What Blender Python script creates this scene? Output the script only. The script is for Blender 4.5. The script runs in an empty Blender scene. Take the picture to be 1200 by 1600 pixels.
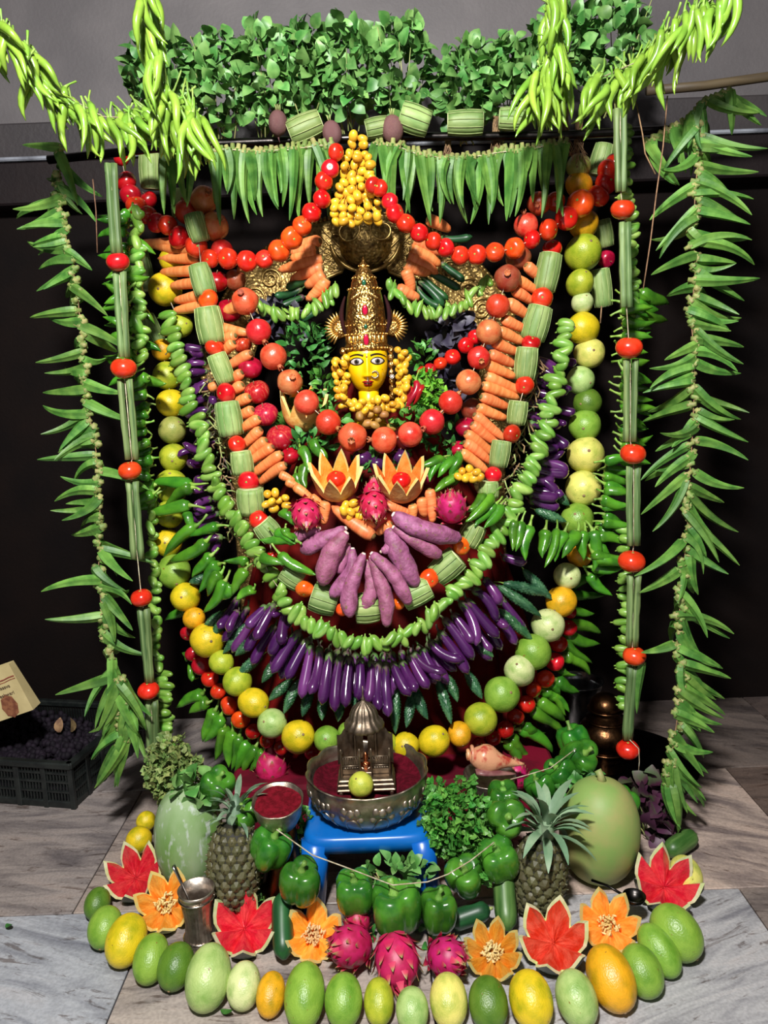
import bpy, math, random
import numpy as np
from mathutils import Vector, Quaternion, Matrix

# ------------------------------------------------------------------ camera, world, lamps, exposure
scene = bpy.context.scene
COL = scene.collection
random.seed(7)
PITCH = math.radians(10.0)
CAMZ = 1.2
F = 1200.0            # focal length in pixels of the 1200x1600 frame
cam_d = bpy.data.cameras.new('camera')
cam_d.sensor_fit = 'VERTICAL'
cam_d.sensor_height = 36.0
cam_d.lens = 36.0 * F / 1600.0
cam_d.clip_start = 0.02
cam = bpy.data.objects.new('camera', cam_d)
cam.location = (0, 0, CAMZ)
ROLL = math.radians(2.2)      # the phone was held slightly tilted
_r, _u, _f = Vector((1, 0, 0)), Vector((0, math.sin(PITCH), math.cos(PITCH))), Vector((0, math.cos(PITCH), -math.sin(PITCH)))
CR = _r * math.cos(ROLL) - _u * math.sin(ROLL)
CU = _r * math.sin(ROLL) + _u * math.cos(ROLL)
cam.rotation_euler = Matrix((CR, CU, -_f)).transposed().to_euler()
COL.objects.link(cam)
scene.camera = cam

world = bpy.data.worlds.new('world')
scene.world = world
world.use_nodes = True
bg = world.node_tree.nodes['Background']
bg.inputs[0].default_value = (0.93, 0.96, 1.0, 1)
bg.inputs[1].default_value = 0.17

def area(name, loc, target, size, power, color=(1, 1, 1)):
    l = bpy.data.lights.new(name, 'AREA')
    l.shape = 'DISK'
    l.size = size
    l.energy = power
    l.color = color
    o = bpy.data.objects.new(name, l)
    o.location = loc
    d = Vector(target) - Vector(loc)
    o.rotation_euler = d.to_track_quat('-Z', 'Y').to_euler()
    COL.objects.link(o)
    return o
area('ceiling_lamp', (-0.22, -0.05, 2.55), (0.0, 1.95, 0.9), 0.24, 84, (1.0, 0.985, 0.955))

vs = scene.view_settings
vs.view_transform = 'Standard'
vs.look = 'None'
vs.gamma = 1.0
vs.use_curve_mapping = False
vs.exposure = 0.55

# ------------------------------------------------------------------ pixel -> place
def ray(px, py):
    u = (px - 600.0) / F
    v = (800.0 - py) / F
    return CR * u + CU * v + _f
def at(px, py, Y):
    d = ray(px, py)
    t = Y / d.y
    return Vector((d.x * t, Y, CAMZ + d.z * t))
def atz(px, py, z):
    d = ray(px, py)
    t = (z - CAMZ) / d.z
    return Vector((d.x * t, d.y * t, z))
def mpp(px, py, Y):            # metres per pixel
    return Y / ray(px, py).y / F
def interp(x, tab):
    if x <= tab[0][0]: return tab[0][1]
    for (a, b), (c, d) in zip(tab, tab[1:]):
        if x <= c: return b + (d - b) * (x - a) / (c - a)
    return tab[-1][1]
YB = [(200, 2.15), (400, 2.15), (600, 2.10), (800, 2.0), (1000, 1.93), (1200, 1.87)]
def S(px, py, off=0.0):        # depth of the front of the dressed altar
    return interp(py, YB) + 0.20 * ((px - 590) / 340.0) ** 2 - off

# ------------------------------------------------------------------ colour + materials
def lin(c):
    return c / 12.92 if c <= 0.04045 else ((c + 0.055) / 1.055) ** 2.4
def rgb(r, g, b):
    return (lin(r / 255), lin(g / 255), lin(b / 255), 1.0)

class NT:
    def __init__(s, name):
        s.m = bpy.data.materials.new(name)
        s.m.use_nodes = True
        s.t = s.m.node_tree
        s.b = s.t.nodes['Principled BSDF']
    def n(s, typ, **kw):
        x = s.t.nodes.new(typ)
        for k, v in kw.items():
            if k.startswith('i_'):
                x.inputs[k[2:].replace('_', ' ')].default_value = v
            else:
                setattr(x, k, v)
        return x
    def l(s, a, b):
        s.t.links.new(a, b)
    def mix(s, fac, a, b, mode='MIX'):
        x = s.n('ShaderNodeMix', data_type='RGBA', blend_type=mode)
        for sock, val in ((x.inputs[0], fac), (x.inputs[6], a), (x.inputs[7], b)):
            if hasattr(val, 'is_linked'): s.l(val, sock)
            else: sock.default_value = val
        return x.outputs[2]
    def ramp(s, fac, stops):
        x = s.n('ShaderNodeValToRGB')
        e = x.color_ramp.elements
        while len(e) < len(stops): e.new(0.5)
        for i, (p, c) in enumerate(stops):
            e[i].position = p
            e[i].color = c if len(c) == 4 else (*c, 1)
        s.l(fac, x.inputs[0])
        return x.outputs[0]
    def coord(s, scale=(1, 1, 1), rnd=True):
        tc = s.n('ShaderNodeTexCoord')
        mp = s.n('ShaderNodeMapping')
        mp.inputs['Scale'].default_value = scale
        s.l(tc.outputs['Object'], mp.inputs[0])
        if rnd:
            oi = s.n('ShaderNodeObjectInfo')
            mu = s.n('ShaderNodeMath', operation='MULTIPLY'); mu.inputs[1].default_value = 37.0
            s.l(oi.outputs['Random'], mu.inputs[0])
            cb = s.n('ShaderNodeCombineXYZ')
            s.l(mu.outputs[0], cb.inputs[0]); s.l(mu.outputs[0], cb.inputs[2])
            s.l(cb.outputs[0], mp.inputs['Location'])
        return mp.outputs[0]

MATS = {}
def produce(name, c1, c2=None, scale=30.0, contrast=(0.4, 0.62), stretch=(1, 1, 1), rough=0.35,
            rnd=0.25, hue=0.015, bump=0.0, bscale=120.0, objcol=False, spec=0.5, coat=0.0,
            third=None, tscale=90.0, tcontrast=(0.60, 0.68), sss=0.0, sub=None):
    """fruit / leaf skin: two colours blended by noise, varied a little per object"""
    k = NT(name)
    oi = k.n('ShaderNodeObjectInfo')
    vec = k.coord(stretch)
    nz = k.n('ShaderNodeTexNoise', i_Scale=scale, i_Detail=4.0)
    k.l(vec, nz.inputs['Vector'])
    base = oi.outputs['Color'] if objcol else c1
    if c2 is None:
        col = k.mix(0.0, base, c1)
    else:
        f = k.ramp(nz.outputs['Fac'], [(contrast[0], (0, 0, 0)), (contrast[1], (1, 1, 1))])
        if objcol:   # c2 multiplies the object's own colour
            m2 = k.mix(1.0, base, c2, 'MULTIPLY')
            col = k.mix(f, base, m2)
        else:
            col = k.mix(f, base, c2)
    if third is not None:
        n3 = k.n('ShaderNodeTexNoise', i_Scale=tscale, i_Detail=3.0)
        k.l(vec, n3.inputs['Vector'])
        f3 = k.ramp(n3.outputs['Fac'], [(tcontrast[0], (0, 0, 0)), (tcontrast[1], (1, 1, 1))])
        col = k.mix(f3, col, third)
    hs = k.n('ShaderNodeHueSaturation')
    mr = k.n('ShaderNodeMapRange'); mr.inputs[3].default_value = 0.5 - hue; mr.inputs[4].default_value = 0.5 + hue
    k.l(oi.outputs['Random'], mr.inputs[0]); k.l(mr.outputs[0], hs.inputs['Hue'])
    w = k.n('ShaderNodeTexWhiteNoise', noise_dimensions='1D'); k.l(oi.outputs['Random'], w.inputs['W'])
    mv = k.n('ShaderNodeMapRange'); mv.inputs[3].default_value = 1 - rnd; mv.inputs[4].default_value = 1 + rnd
    k.l(w.outputs['Value'], mv.inputs[0]); k.l(mv.outputs[0], hs.inputs['Value'])
    k.l(col, hs.inputs['Color'])
    k.l(hs.outputs[0], k.b.inputs['Base Color'])
    k.b.inputs['Roughness'].default_value = rough
    k.b.inputs['Specular IOR Level'].default_value = spec
    if coat: k.b.inputs['Coat Weight'].default_value = coat; k.b.inputs['Coat Roughness'].default_value = 0.12
    if bump:
        nb = k.n('ShaderNodeTexNoise', i_Scale=bscale, i_Detail=2.0); k.l(vec, nb.inputs['Vector'])
        bp = k.n('ShaderNodeBump', i_Strength=bump, i_Distance=0.004)
        k.l(nb.outputs['Fac'], bp.inputs['Height']); k.l(bp.outputs[0], k.b.inputs['Normal'])
    MATS[name] = k.m
    return k.m

W1 = (1, 1, 1, 1)
produce('tomato', W1, (0.80, 0.62, 0.5, 1), scale=1.3, objcol=True, rough=0.22, rnd=0.06, hue=0.006, coat=0.25)
produce('melon', W1, (0.50, 0.66, 0.42, 1), scale=1.5, contrast=(0.42, 0.72), objcol=True, rough=0.36, rnd=0.05, hue=0.006,
        bump=0.25, bscale=14, third=rgb(128, 100, 44), tscale=5.0, tcontrast=(0.70, 0.74))
produce('pomegranate', W1, (0.86, 0.42, 0.34, 1), scale=1.4, contrast=(0.42, 0.66), objcol=True, rough=0.32, rnd=0.06, hue=0.006,
        bump=0.25, bscale=5, third=rgb(104, 58, 34), tscale=9, tcontrast=(0.69, 0.74))
produce('pomegranate_crown', rgb(196, 120, 70), rgb(150, 70, 45), rough=0.6)
produce('apple', rgb(176, 22, 40), rgb(205, 98, 74), scale=6, stretch=(1, 1, 0.12), contrast=(0.48, 0.72), rough=0.28, rnd=0.1, coat=0.2)
produce('apple_magenta', rgb(176, 14, 62), rgb(140, 10, 40), scale=1.6, rough=0.3, rnd=0.12, coat=0.15)
produce('carrot', rgb(238, 146, 86), rgb(222, 118, 62), scale=60, stretch=(0.3, 0.3, 2.2), rough=0.45, rnd=0.10, hue=0.006,
        bump=0.12, bscale=90)
produce('carrot_crown', rgb(120, 80, 40), rgb(96, 92, 40), rough=0.7)
produce('okra', rgb(66, 112, 42), rgb(104, 148, 62), scale=30, rough=0.5, rnd=0.22, hue=0.012, bump=0.05)
produce('okra_cap', rgb(112, 136, 66), rgb(158, 152, 96), scale=80, rough=0.6, rnd=0.15)
produce('chili_light', rgb(140, 178, 64), rgb(108, 150, 48), scale=22, rough=0.28, rnd=0.14, hue=0.012, coat=0.2)
produce('chili_stem', rgb(112, 158, 52), rgb(142, 170, 80), rough=0.5)
produce('chili_big', rgb(80, 140, 34), rgb(54, 108, 28), scale=24, rough=0.26, rnd=0.20, hue=0.012, coat=0.2, bump=0.25, bscale=60)
produce('gherkin', rgb(96, 146, 48), rgb(150, 184, 92), scale=55, stretch=(1, 1, 0.25), contrast=(0.42, 0.68), rough=0.36, rnd=0.16, hue=0.014)
produce('eggplant', rgb(66, 24, 76), rgb(108, 54, 112), scale=18, stretch=(1, 1, 0.35), contrast=(0.48, 0.8), rough=0.2, rnd=0.3, hue=0.012, coat=0.35)
produce('eggplant_cap', rgb(84, 120, 56), rgb(96, 66, 72), scale=50, rough=0.6)
produce('bitter', rgb(38, 80, 50), rgb(70, 112, 74), scale=60, contrast=(0.45, 0.62), rough=0.34, rnd=0.15)
produce('sweet_potato', rgb(160, 92, 128), rgb(124, 66, 92), scale=45, rough=0.6, rnd=0.10, bump=0.5, bscale=130,
        third=rgb(120, 92, 70), tscale=110, tcontrast=(0.6, 0.7))
produce('sweet_potato_cut', rgb(226, 214, 208), rgb(200, 170, 150), scale=80, rough=0.7)
produce('ridge_gourd', rgb(112, 142, 76), rgb(148, 168, 102), scale=40, stretch=(1, 1, 0.3), rough=0.55, rnd=0.16, hue=0.012, bump=0.2)
produce('ridge', rgb(164, 180, 118), rgb(134, 158, 88), scale=60, rough=0.6)
produce('gourd_flesh', rgb(196, 206, 152), rgb(160, 176, 112), scale=60, rough=0.6)
produce('drumstick', rgb(74, 100, 54), rgb(126, 148, 92), scale=110, stretch=(1, 1, 0.03), rough=0.55, rnd=0.12)
produce('pepper', rgb(66, 128, 36), rgb(38, 96, 28), scale=1.1, rough=0.24, rnd=0.28, hue=0.014, coat=0.2)
produce('pepper_stem', rgb(122, 168, 74), rgb(96, 140, 56), rough=0.5)
produce('date', rgb(232, 186, 50), rgb(210, 154, 38), scale=50, rough=0.34, rnd=0.12, hue=0.010)
produce('date_brown', rgb(178, 134, 66), rgb(146, 104, 46), scale=60, rough=0.5, rnd=0.12)
produce('dragon', rgb(196, 34, 92), rgb(166, 26, 66), scale=2, rough=0.4, rnd=0.08, bump=0.1)
def dragon_scale():
    k = NT('dragon_scale')
    tc = k.n('ShaderNodeTexCoord'); sx = k.n('ShaderNodeSeparateXYZ'); k.l(tc.outputs['Object'], sx.inputs[0])
    c = k.ramp(sx.outputs['Z'], [(0.30, rgb(200, 34, 88)), (0.55, rgb(206, 70, 96)), (0.80, rgb(150, 150, 88))])
    k.l(c, k.b.inputs['Base Color']); k.b.inputs['Roughness'].default_value = 0.45
    MATS['dragon_scale'] = k.m
dragon_scale()
produce('leaf_mid', rgb(70, 122, 54), rgb(120, 166, 90), scale=26, rough=0.45, rnd=0.28, hue=0.014)
produce('leaf_deep', rgb(40, 100, 38), rgb(78, 140, 62), scale=26, rough=0.5, rnd=0.3, hue=0.012)
produce('leaf_herb', rgb(52, 116, 34), rgb(96, 154, 64), scale=40, rough=0.5, rnd=0.3, hue=0.014)
produce('leaf_lettuce', rgb(122, 186, 60), rgb(92, 162, 48), scale=30, rough=0.45, rnd=0.2)
produce('leaf_dry', rgb(92, 124, 58), rgb(138, 146, 84), scale=40, rough=0.6, rnd=0.25)
produce('leaf_purple', rgb(72, 34, 58), rgb(70, 88, 52), scale=14, contrast=(0.5, 0.66), rough=0.5, rnd=0.3)
produce('leaf_black', rgb(52, 46, 64), rgb(88, 86, 98), scale=26, rough=0.45, rnd=0.3)
produce('leaf_silver', rgb(104, 138, 104), rgb(140, 164, 132), scale=20, stretch=(1, 1, 0.2), rough=0.5, rnd=0.2)
produce('stalk', rgb(132, 158, 84), rgb(166, 160, 104), scale=40, rough=0.6)
produce('root', rgb(150, 122, 84), rgb(110, 84, 60), scale=60, rough=0.8)
produce('beet', rgb(96, 52, 66), rgb(130, 96, 84), scale=40, rough=0.6, bump=0.4)
produce('watermelon_rind', rgb(18, 44, 22), rgb(34, 72, 30), scale=18, rough=0.35)
produce('pith', rgb(206, 216, 150), rgb(228, 226, 186), scale=40, rough=0.5)
produce('watermelon_flesh', rgb(216, 34, 42), rgb(232, 76, 70), scale=45, rough=0.35, bump=0.3, bscale=200)
produce('cantaloupe_rind', rgb(150, 166, 100), rgb(190, 190, 130), scale=60, rough=0.6, bump=0.3)
produce('papaya_rind', rgb(208, 150, 72), rgb(222, 176, 100), scale=60, rough=0.6, bump=0.3)
produce('cantaloupe_flesh', rgb(246, 150, 46), rgb(250, 176, 78), scale=40, rough=0.4, bump=0.25, bscale=180)
produce('cantaloupe_pith', rgb(236, 206, 116), rgb(214, 214, 140), scale=40, rough=0.5)
produce('seed', rgb(240, 196, 124), rgb(248, 220, 160), scale=60, rough=0.4)
produce('ash_gourd', rgb(100, 138, 62), rgb(146, 166, 126), scale=9, contrast=(0.40, 0.66), stretch=(1, 1, 0.45), rough=0.7, rnd=0.03, bump=0.1,
        third=rgb(176, 186, 174), tscale=70, tcontrast=(0.56, 0.70))
produce('big_gourd', rgb(132, 160, 84), rgb(162, 156, 96), scale=9, contrast=(0.42, 0.64), rough=0.55, rnd=0.03, bump=0.05)
produce('pine_body', rgb(34, 34, 22), rgb(24, 22, 16), scale=40, rough=0.7)
produce('pine_eye', rgb(58, 60, 36), rgb(122, 112, 74), scale=70, contrast=(0.48, 0.66), rough=0.5, rnd=0.25)
produce('pine_leaf', rgb(84, 112, 88), rgb(124, 148, 120), scale=20, stretch=(1, 1, 0.2), rough=0.5, rnd=0.2)
produce('cucumber', rgb(52, 96, 40), rgb(96, 136, 70), scale=50, stretch=(1, 1, 0.12), rough=0.4, rnd=0.15)
produce('cucumber_dark', rgb(24, 64, 34), rgb(40, 92, 48), scale=50, stretch=(1, 1, 0.12), rough=0.4, rnd=0.15)
produce('onion', rgb(96, 44, 66), rgb(60, 26, 44), scale=20, rough=0.3)
produce('red_chili', rgb(150, 14, 20), rgb(190, 34, 28), scale=30, rough=0.3)
produce('cloth', rgb(112, 6, 16), rgb(80, 5, 12), scale=12, rough=0.8, spec=0.2, bump=0.15, bscale=300)
produce('dark_cloth', rgb(44, 12, 16), rgb(30, 10, 12), scale=12, rough=0.85, spec=0.2)
produce('kumkum', rgb(80, 8, 26), rgb(104, 14, 38), scale=90, rough=0.95, spec=0.1, bump=0.8, bscale=260)
produce('string', rgb(206, 196, 170), rgb(170, 150, 120), scale=90, rough=0.8)
produce('twine', rgb(150, 116, 86), rgb(120, 92, 66), scale=90, rough=0.9)
produce('blue_plastic', rgb(14, 104, 186), rgb(10, 92, 170), scale=8, rough=0.28, rnd=0.02)
produce('crate', rgb(20, 24, 24), rgb(34, 38, 36), scale=30, rough=0.42, rnd=0.05)
produce('grape', rgb(20, 16, 24), rgb(36, 28, 40), scale=40, rough=0.75, spec=0.2)
produce('paper', rgb(206, 188, 136), rgb(190, 172, 122), scale=14, rough=0.8, rnd=0.02)
produce('print_brown', rgb(112, 52, 40), rgb(150, 88, 64), scale=60, rough=0.8)
produce('print_orange', rgb(186, 112, 62), rgb(150, 70, 44), scale=40, rough=0.8)
produce('print_dark', rgb(70, 40, 32), rgb(60, 34, 28), scale=40, rough=0.8)
produce('newsprint', rgb(70, 68, 74), rgb(34, 34, 40), scale=70, stretch=(0.25, 1, 1), contrast=(0.45, 0.55), rough=0.6)
produce('conch', rgb(206, 150, 112), rgb(172, 70, 52), scale=40, contrast=(0.52, 0.66), rough=0.35, bump=0.2)
produce('conch_inner', rgb(120, 70, 76), rgb(150, 104, 100), scale=40, rough=0.4)
produce('bamboo', rgb(70, 56, 42), rgb(92, 76, 56), scale=40, stretch=(0.1, 1, 1), rough=0.6)

def metal(name, col, col2, rough=0.28, bump=0.5, bscale=60.0, kind='voronoi', metallic=1.0):
    k = NT(name)
    vec = k.coord((1, 1, 1), rnd=False)
    nz = k.n('ShaderNodeTexNoise', i_Scale=bscale * 0.6, i_Detail=4.0); k.l(vec, nz.inputs['Vector'])
    c = k.mix(k.ramp(nz.outputs['Fac'], [(0.4, (0, 0, 0)), (0.65, (1, 1, 1))]), col, col2)
    k.l(c, k.b.inputs['Base Color'])
    k.b.inputs['Metallic'].default_value = metallic
    k.b.inputs['Roughness'].default_value = rough
    if bump:
        if kind == 'voronoi':
            t = k.n('ShaderNodeTexVoronoi', feature='SMOOTH_F1', i_Scale=bscale)
            out = t.outputs['Distance']
        else:
            t = k.n('ShaderNodeTexNoise', i_Scale=bscale, i_Detail=3.0); out = t.outputs['Fac']
        k.l(vec, t.inputs['Vector'])
        bp = k.n('ShaderNodeBump', i_Strength=bump, i_Distance=0.004)
        k.l(out, bp.inputs['Height']); k.l(bp.outputs[0], k.b.inputs['Normal'])
    MATS[name] = k.m
metal('gold', rgb(206, 166, 96), rgb(150, 108, 56), 0.34, 0.7, 190)
metal('gold_plain', rgb(232, 198, 124), rgb(206, 164, 88), 0.34, 0.1, 90, 'noise')
metal('brass', rgb(190, 158, 92), rgb(112, 88, 48), 0.42, 0.9, 130, metallic=0.65)
metal('brass_plain', rgb(196, 164, 98), rgb(150, 120, 66), 0.36, 0.2, 60, 'noise', metallic=0.75)
metal('silver', rgb(200, 188, 176), rgb(150, 136, 124), 0.44, 0.25, 90, 'noise')
metal('silver_bright', rgb(206, 198, 188), rgb(170, 160, 150), 0.22, 0.1, 90, 'noise')
metal('silver_bowl', rgb(196, 182, 166), rgb(150, 136, 122), 0.42, 0.25, 70, 'noise')
metal('old_brass', rgb(96, 66, 42), rgb(56, 38, 26), 0.32, 0.3, 60, 'noise')
metal('steel', rgb(170, 170, 172), rgb(140, 140, 144), 0.22, 0.05, 60, 'noise')
metal('dark_steel', rgb(64, 60, 58), rgb(44, 42, 42), 0.3, 0.1, 60, 'noise')
metal('dull_silver', rgb(150, 134, 116), rgb(108, 94, 80), 0.5, 0.3, 90, 'noise')
metal('copper', rgb(200, 120, 80), rgb(150, 84, 54), 0.3, 0.5, 150)

def plain(name, col, rough=0.4, coat=0.0, spec=0.5):
    k = NT(name)
    nz = k.n('ShaderNodeTexNoise', i_Scale=40.0); k.l(k.coord(), nz.inputs['Vector'])
    c = k.mix(nz.outputs['Fac'], tuple(x * 0.93 for x in col[:3]) + (1,), col)
    k.l(c, k.b.inputs['Base Color'])
    k.b.inputs['Roughness'].default_value = rough
    k.b.inputs['Coat Weight'].default_value = coat
    k.b.inputs['Specular IOR Level'].default_value = spec
    MATS[name] = k.m
plain('face_yellow', rgb(246, 196, 8), 0.3, 0.3)
plain('eye_white', rgb(206, 196, 190), 0.3)
plain('eye_iris', rgb(92, 84, 76), 0.25)
plain('black_paint', rgb(18, 12, 10), 0.35)
plain('lip_red', rgb(150, 20, 26), 0.3)
plain('ruby', rgb(190, 10, 60), 0.1, 0.6)
plain('emerald', rgb(30, 90, 60), 0.1, 0.6)
plain('pearl', rgb(232, 226, 216), 0.2, 0.3)

# ------------------------------------------------------------------ mesh helpers
def mesh(name, parts, smooth=True):
    """parts: list of (verts, faces, material name) joined into one mesh"""
    V, FA, MI, mats = [], [], [], []
    for v, f, m in parts:
        o = len(V)
        V += [tuple(p) for p in v]
        FA += [tuple(i + o for i in q) for q in f]
        if m not in mats: mats.append(m)
        MI += [mats.index(m)] * len(f)
    me = bpy.data.meshes.new(name)
    me.from_pydata(V, [], FA)
    for m in mats: me.materials.append(MATS[m])
    me.polygons.foreach_set('material_index', MI)
    me.polygons.foreach_set('use_smooth', [smooth] * len(FA))
    me.update()
    return me

def sweep(path, radii, seg=10, mod=None, caps=True, flat=1.0):
    P = [Vector(p) for p in path]
    n = len(P)
    T = [(P[min(i + 1, n - 1)] - P[max(i - 1, 0)]).normalized() for i in range(n)]
    ref = Vector((0, 1, 0)) if abs(T[0].y) < 0.9 else Vector((1, 0, 0))
    N = (ref - T[0] * ref.dot(T[0])).normalized()
    V, FA = [], []
    for i in range(n):
        N = (N - T[i] * N.dot(T[i])).normalized()
        B = T[i].cross(N)
        for j in range(seg):
            a = 2 * math.pi * j / seg
            r = radii[i] * (mod(a, i / (n - 1), i, j) if mod else 1.0)
            V.append(P[i] + N * (r * math.cos(a)) + B * (r * math.sin(a) * flat))
    for i in range(n - 1):
        for j in range(seg):
            k = (j + 1) % seg
            FA.append((i * seg + j, i * seg + k, (i + 1) * seg + k, (i + 1) * seg + j))
    if caps:
        FA.append(tuple(reversed(range(seg))))
        FA.append(tuple((n - 1) * seg + j for j in range(seg)))
    return V, FA

def lathe(prof, seg=20, mod=None, caps=True):
    V, FA = [], []
    n = len(prof)
    for i, (r, z) in enumerate(prof):
        for j in range(seg):
            a = 2 * math.pi * j / seg
            rr, zz = (mod(a, r, z, i) if mod else (r, z))
            V.append((rr * math.cos(a), rr * math.sin(a), zz))
    for i in range(n - 1):
        for j in range(seg):
            k = (j + 1) % seg
            FA.append((i * seg + j, i * seg + k, (i + 1) * seg + k, (i + 1) * seg + j))
    if caps:
        FA.append(tuple(reversed(range(seg))))
        FA.append(tuple((n - 1) * seg + j for j in range(seg)))
    return V, FA

def ell(a, c, n=10, seg=16, e=1.0):
    """profile of an ellipsoid from bottom to top"""
    return [(max(a * abs(math.sin(math.pi * i / n)) ** e, a * 0.02), -c * math.cos(math.pi * i / n)) for i in range(n + 1)]

def box(x0, x1, y0, y1, z0, z1):
    V = [(x, y, z) for z in (z0, z1) for y in (y0, y1) for x in (x0, x1)]
    FA = [(0, 2, 3, 1), (4, 5, 7, 6), (0, 1, 5, 4), (2, 6, 7, 3), (0, 4, 6, 2), (1, 3, 7, 5)]
    return V, FA

def bbox(x0, x1, y0, y1, z0, z1, b=0.004):
    """box with chamfered edges"""
    V, FA = [], []
    rings = [(b, 0), (0, b), (0, 1), (b, 2)]
    zs = [z0, z0 + b, z1 - b, z1]
    ins = [b, 0, 0, b]
    for z, q in zip(zs, ins):
        V += [(x0 + q + b, y0 + q, z), (x1 - q - b, y0 + q, z), (x1 - q, y0 + q + b, z), (x1 - q, y1 - q - b, z),
              (x1 - q - b, y1 - q, z), (x0 + q + b, y1 - q, z), (x0 + q, y1 - q - b, z), (x0 + q, y0 + q + b, z)]
    for i in range(3):
        for j in range(8):
            k = (j + 1) % 8
            FA.append((i * 8 + j, i * 8 + k, (i + 1) * 8 + k, (i + 1) * 8 + j))
    FA.append(tuple(reversed(range(8)))); FA.append(tuple(range(24, 32)))
    return V, FA

def xf(vf, M):
    v, f = vf
    return [M @ Vector(p) for p in v], f

def T_(x, y, z): return Matrix.Translation((x, y, z))
def R_(a, ax): return Matrix.Rotation(a, 4, ax)
def S_(x, y, z): return Matrix.Diagonal((x, y, z, 1))

def put(o, name):
    COL.objects.link(o)
    return o
def obj(name, me, parent=None, label=None, cat=None, group=None, kind=None, color=None, M=None):
    o = bpy.data.objects.new(name, me)
    COL.objects.link(o)
    if parent is not None: o.parent = parent
    if label: o['label'] = label
    if cat: o['category'] = cat
    if group: o['group'] = group
    if kind: o['kind'] = kind
    if color: o.color = color
    if M is not None: o.matrix_local = M
    return o
def empty(name, loc, label, cat, group=None, rot=None, scale=None):
    o = bpy.data.objects.new(name, None)
    o.empty_display_size = 0.05
    COL.objects.link(o)
    o.location = loc
    if rot is not None: o.rotation_mode = 'QUATERNION'; o.rotation_quaternion = rot
    if scale is not None: o.scale = (scale,) * 3
    o['label'] = label; o['category'] = cat
    if group: o['group'] = group
    return o
def aim(d, roll=0.0, up='Y'):
    q = Vector(d).normalized().to_track_quat('Z', 'Y')
    return q @ Quaternion((0, 0, 1), roll)
def spawn(name, proto, loc, quat, scale, label, cat, group=None, color=None):
    """proto: (mesh, [(part name, part mesh, colour)...]); one thing with its parts"""
    me, parts = proto
    o = bpy.data.objects.new(name, me)
    o.rotation_mode = 'QUATERNION'
    o.location = loc
    o.rotation_quaternion = quat
    o.scale = scale if hasattr(scale, '__len__') else (scale,) * 3
    if color: o.color = color
    o['label'] = label; o['category'] = cat
    if group: o['group'] = group
    COL.objects.link(o)
    for pn, pm in parts:
        c = bpy.data.objects.new(pn, pm)
        c.parent = o
        COL.objects.link(c)
    return o
def U(a, b): return random.uniform(a, b)
ORD = ['first', 'second', 'third', 'fourth', 'fifth', 'sixth', 'seventh', 'eighth', 'ninth', 'tenth', 'eleventh', 'twelfth',
       'thirteenth', 'fourteenth', 'fifteenth', 'sixteenth', 'seventeenth', 'eighteenth', 'nineteenth', 'twentieth',
       'twenty-first', 'twenty-second', 'twenty-third', 'twenty-fourth', 'twenty-fifth', 'twenty-sixth', 'twenty-seventh']

def arc(L, bend, n, sway=0.0, ph=0.0):
    """path along +Z of length L that bends by 'bend' radians towards +X"""
    out = [Vector((0, 0, 0))]
    x = z = y = 0.0
    for i in range(1, n):
        s = (i - 0.5) / (n - 1)
        a = bend * s
        d = L / (n - 1)
        x += math.sin(a) * d
        z += math.cos(a) * d
        y += sway * math.sin(ph + 6 * s) * d
        out.append(Vector((x, y, z)))
    return out
def prof(tab, n, k=1.0):
    return [interp(i / (n - 1), tab) * k for i in range(n)]

# ------------------------------------------------------------------ prototypes of produce
def p_okra(i):
    L = 0.112
    b = [0.2, 0.6, -0.45, 0.95][i % 4]
    n = 11
    r = prof([(0, .0080), (.08, .0090), (.25, .0088), (.5, .0068), (.75, .0046), (.92, .0026), (1, .0006)], n)
    body = mesh('okra', [(*sweep(arc(L, b, n), r, 10, lambda a, s, i, j: 1.10 if j % 2 == 0 else 0.82), 'okra')], smooth=False)
    cap = mesh('okra_cap', [(*sweep([(0, 0, -.010), (0, 0, -.003), (0, 0, .0), (0, 0, .004)], [.0040, .0044, .0074, .0086], 8), 'okra_cap')])
    return body, [('cap', cap)]
def p_chili(i):
    L = [.082, .092, .074, .086][i % 4]
    b = [0.5, -0.7, 1.1, 0.2][i % 4]
    n = 9
    r = prof([(0, .0045), (.1, .0064), (.4, .0062), (.75, .0042), (1, .0005)], n)
    body = mesh('green_chili', [(*sweep(arc(L, b, n, .25, i), r, 8), 'chili_light')])
    st = [Vector((0, 0, .002)), Vector((-.001, 0, -.006)), Vector((-.004, .001, -.015)), Vector((-.010, .002, -.026))]
    stem = mesh('chili_stem', [(*sweep(st, [.0042, .0022, .0014, .0018], 6), 'chili_stem')])
    return body, [('stem', stem)]
def p_big(i):
    L = [.098, .088, .105, .080][i % 4]
    b = [0.45, -0.5, 0.9, 0.1][i % 4]
    n = 11
    rnd = random.Random(i)
    tab = [(0, .010), (.07, .0150), (.25, .0152), (.5, .0128), (.78, .0085), (1, .0008)]
    r = [x * rnd.uniform(.93, 1.07) for x in prof(tab, n)]
    body = mesh('long_green_pepper', [(*sweep(arc(L, b, n, .2, i), r, 12, lambda a, s, i, j: 1 + .10 * math.cos(3 * a + i * .2)), 'chili_big')])
    st = [Vector((0, 0, .004)), Vector((0, 0, -.006)), Vector((.003, .001, -.018)), Vector((.009, .002, -.030))]
    stem = mesh('pepper_stem', [(*sweep(st, [.0088, .0040, .0026, .0032], 7), 'chili_stem')])
    return body, [('stem', stem)]
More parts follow.
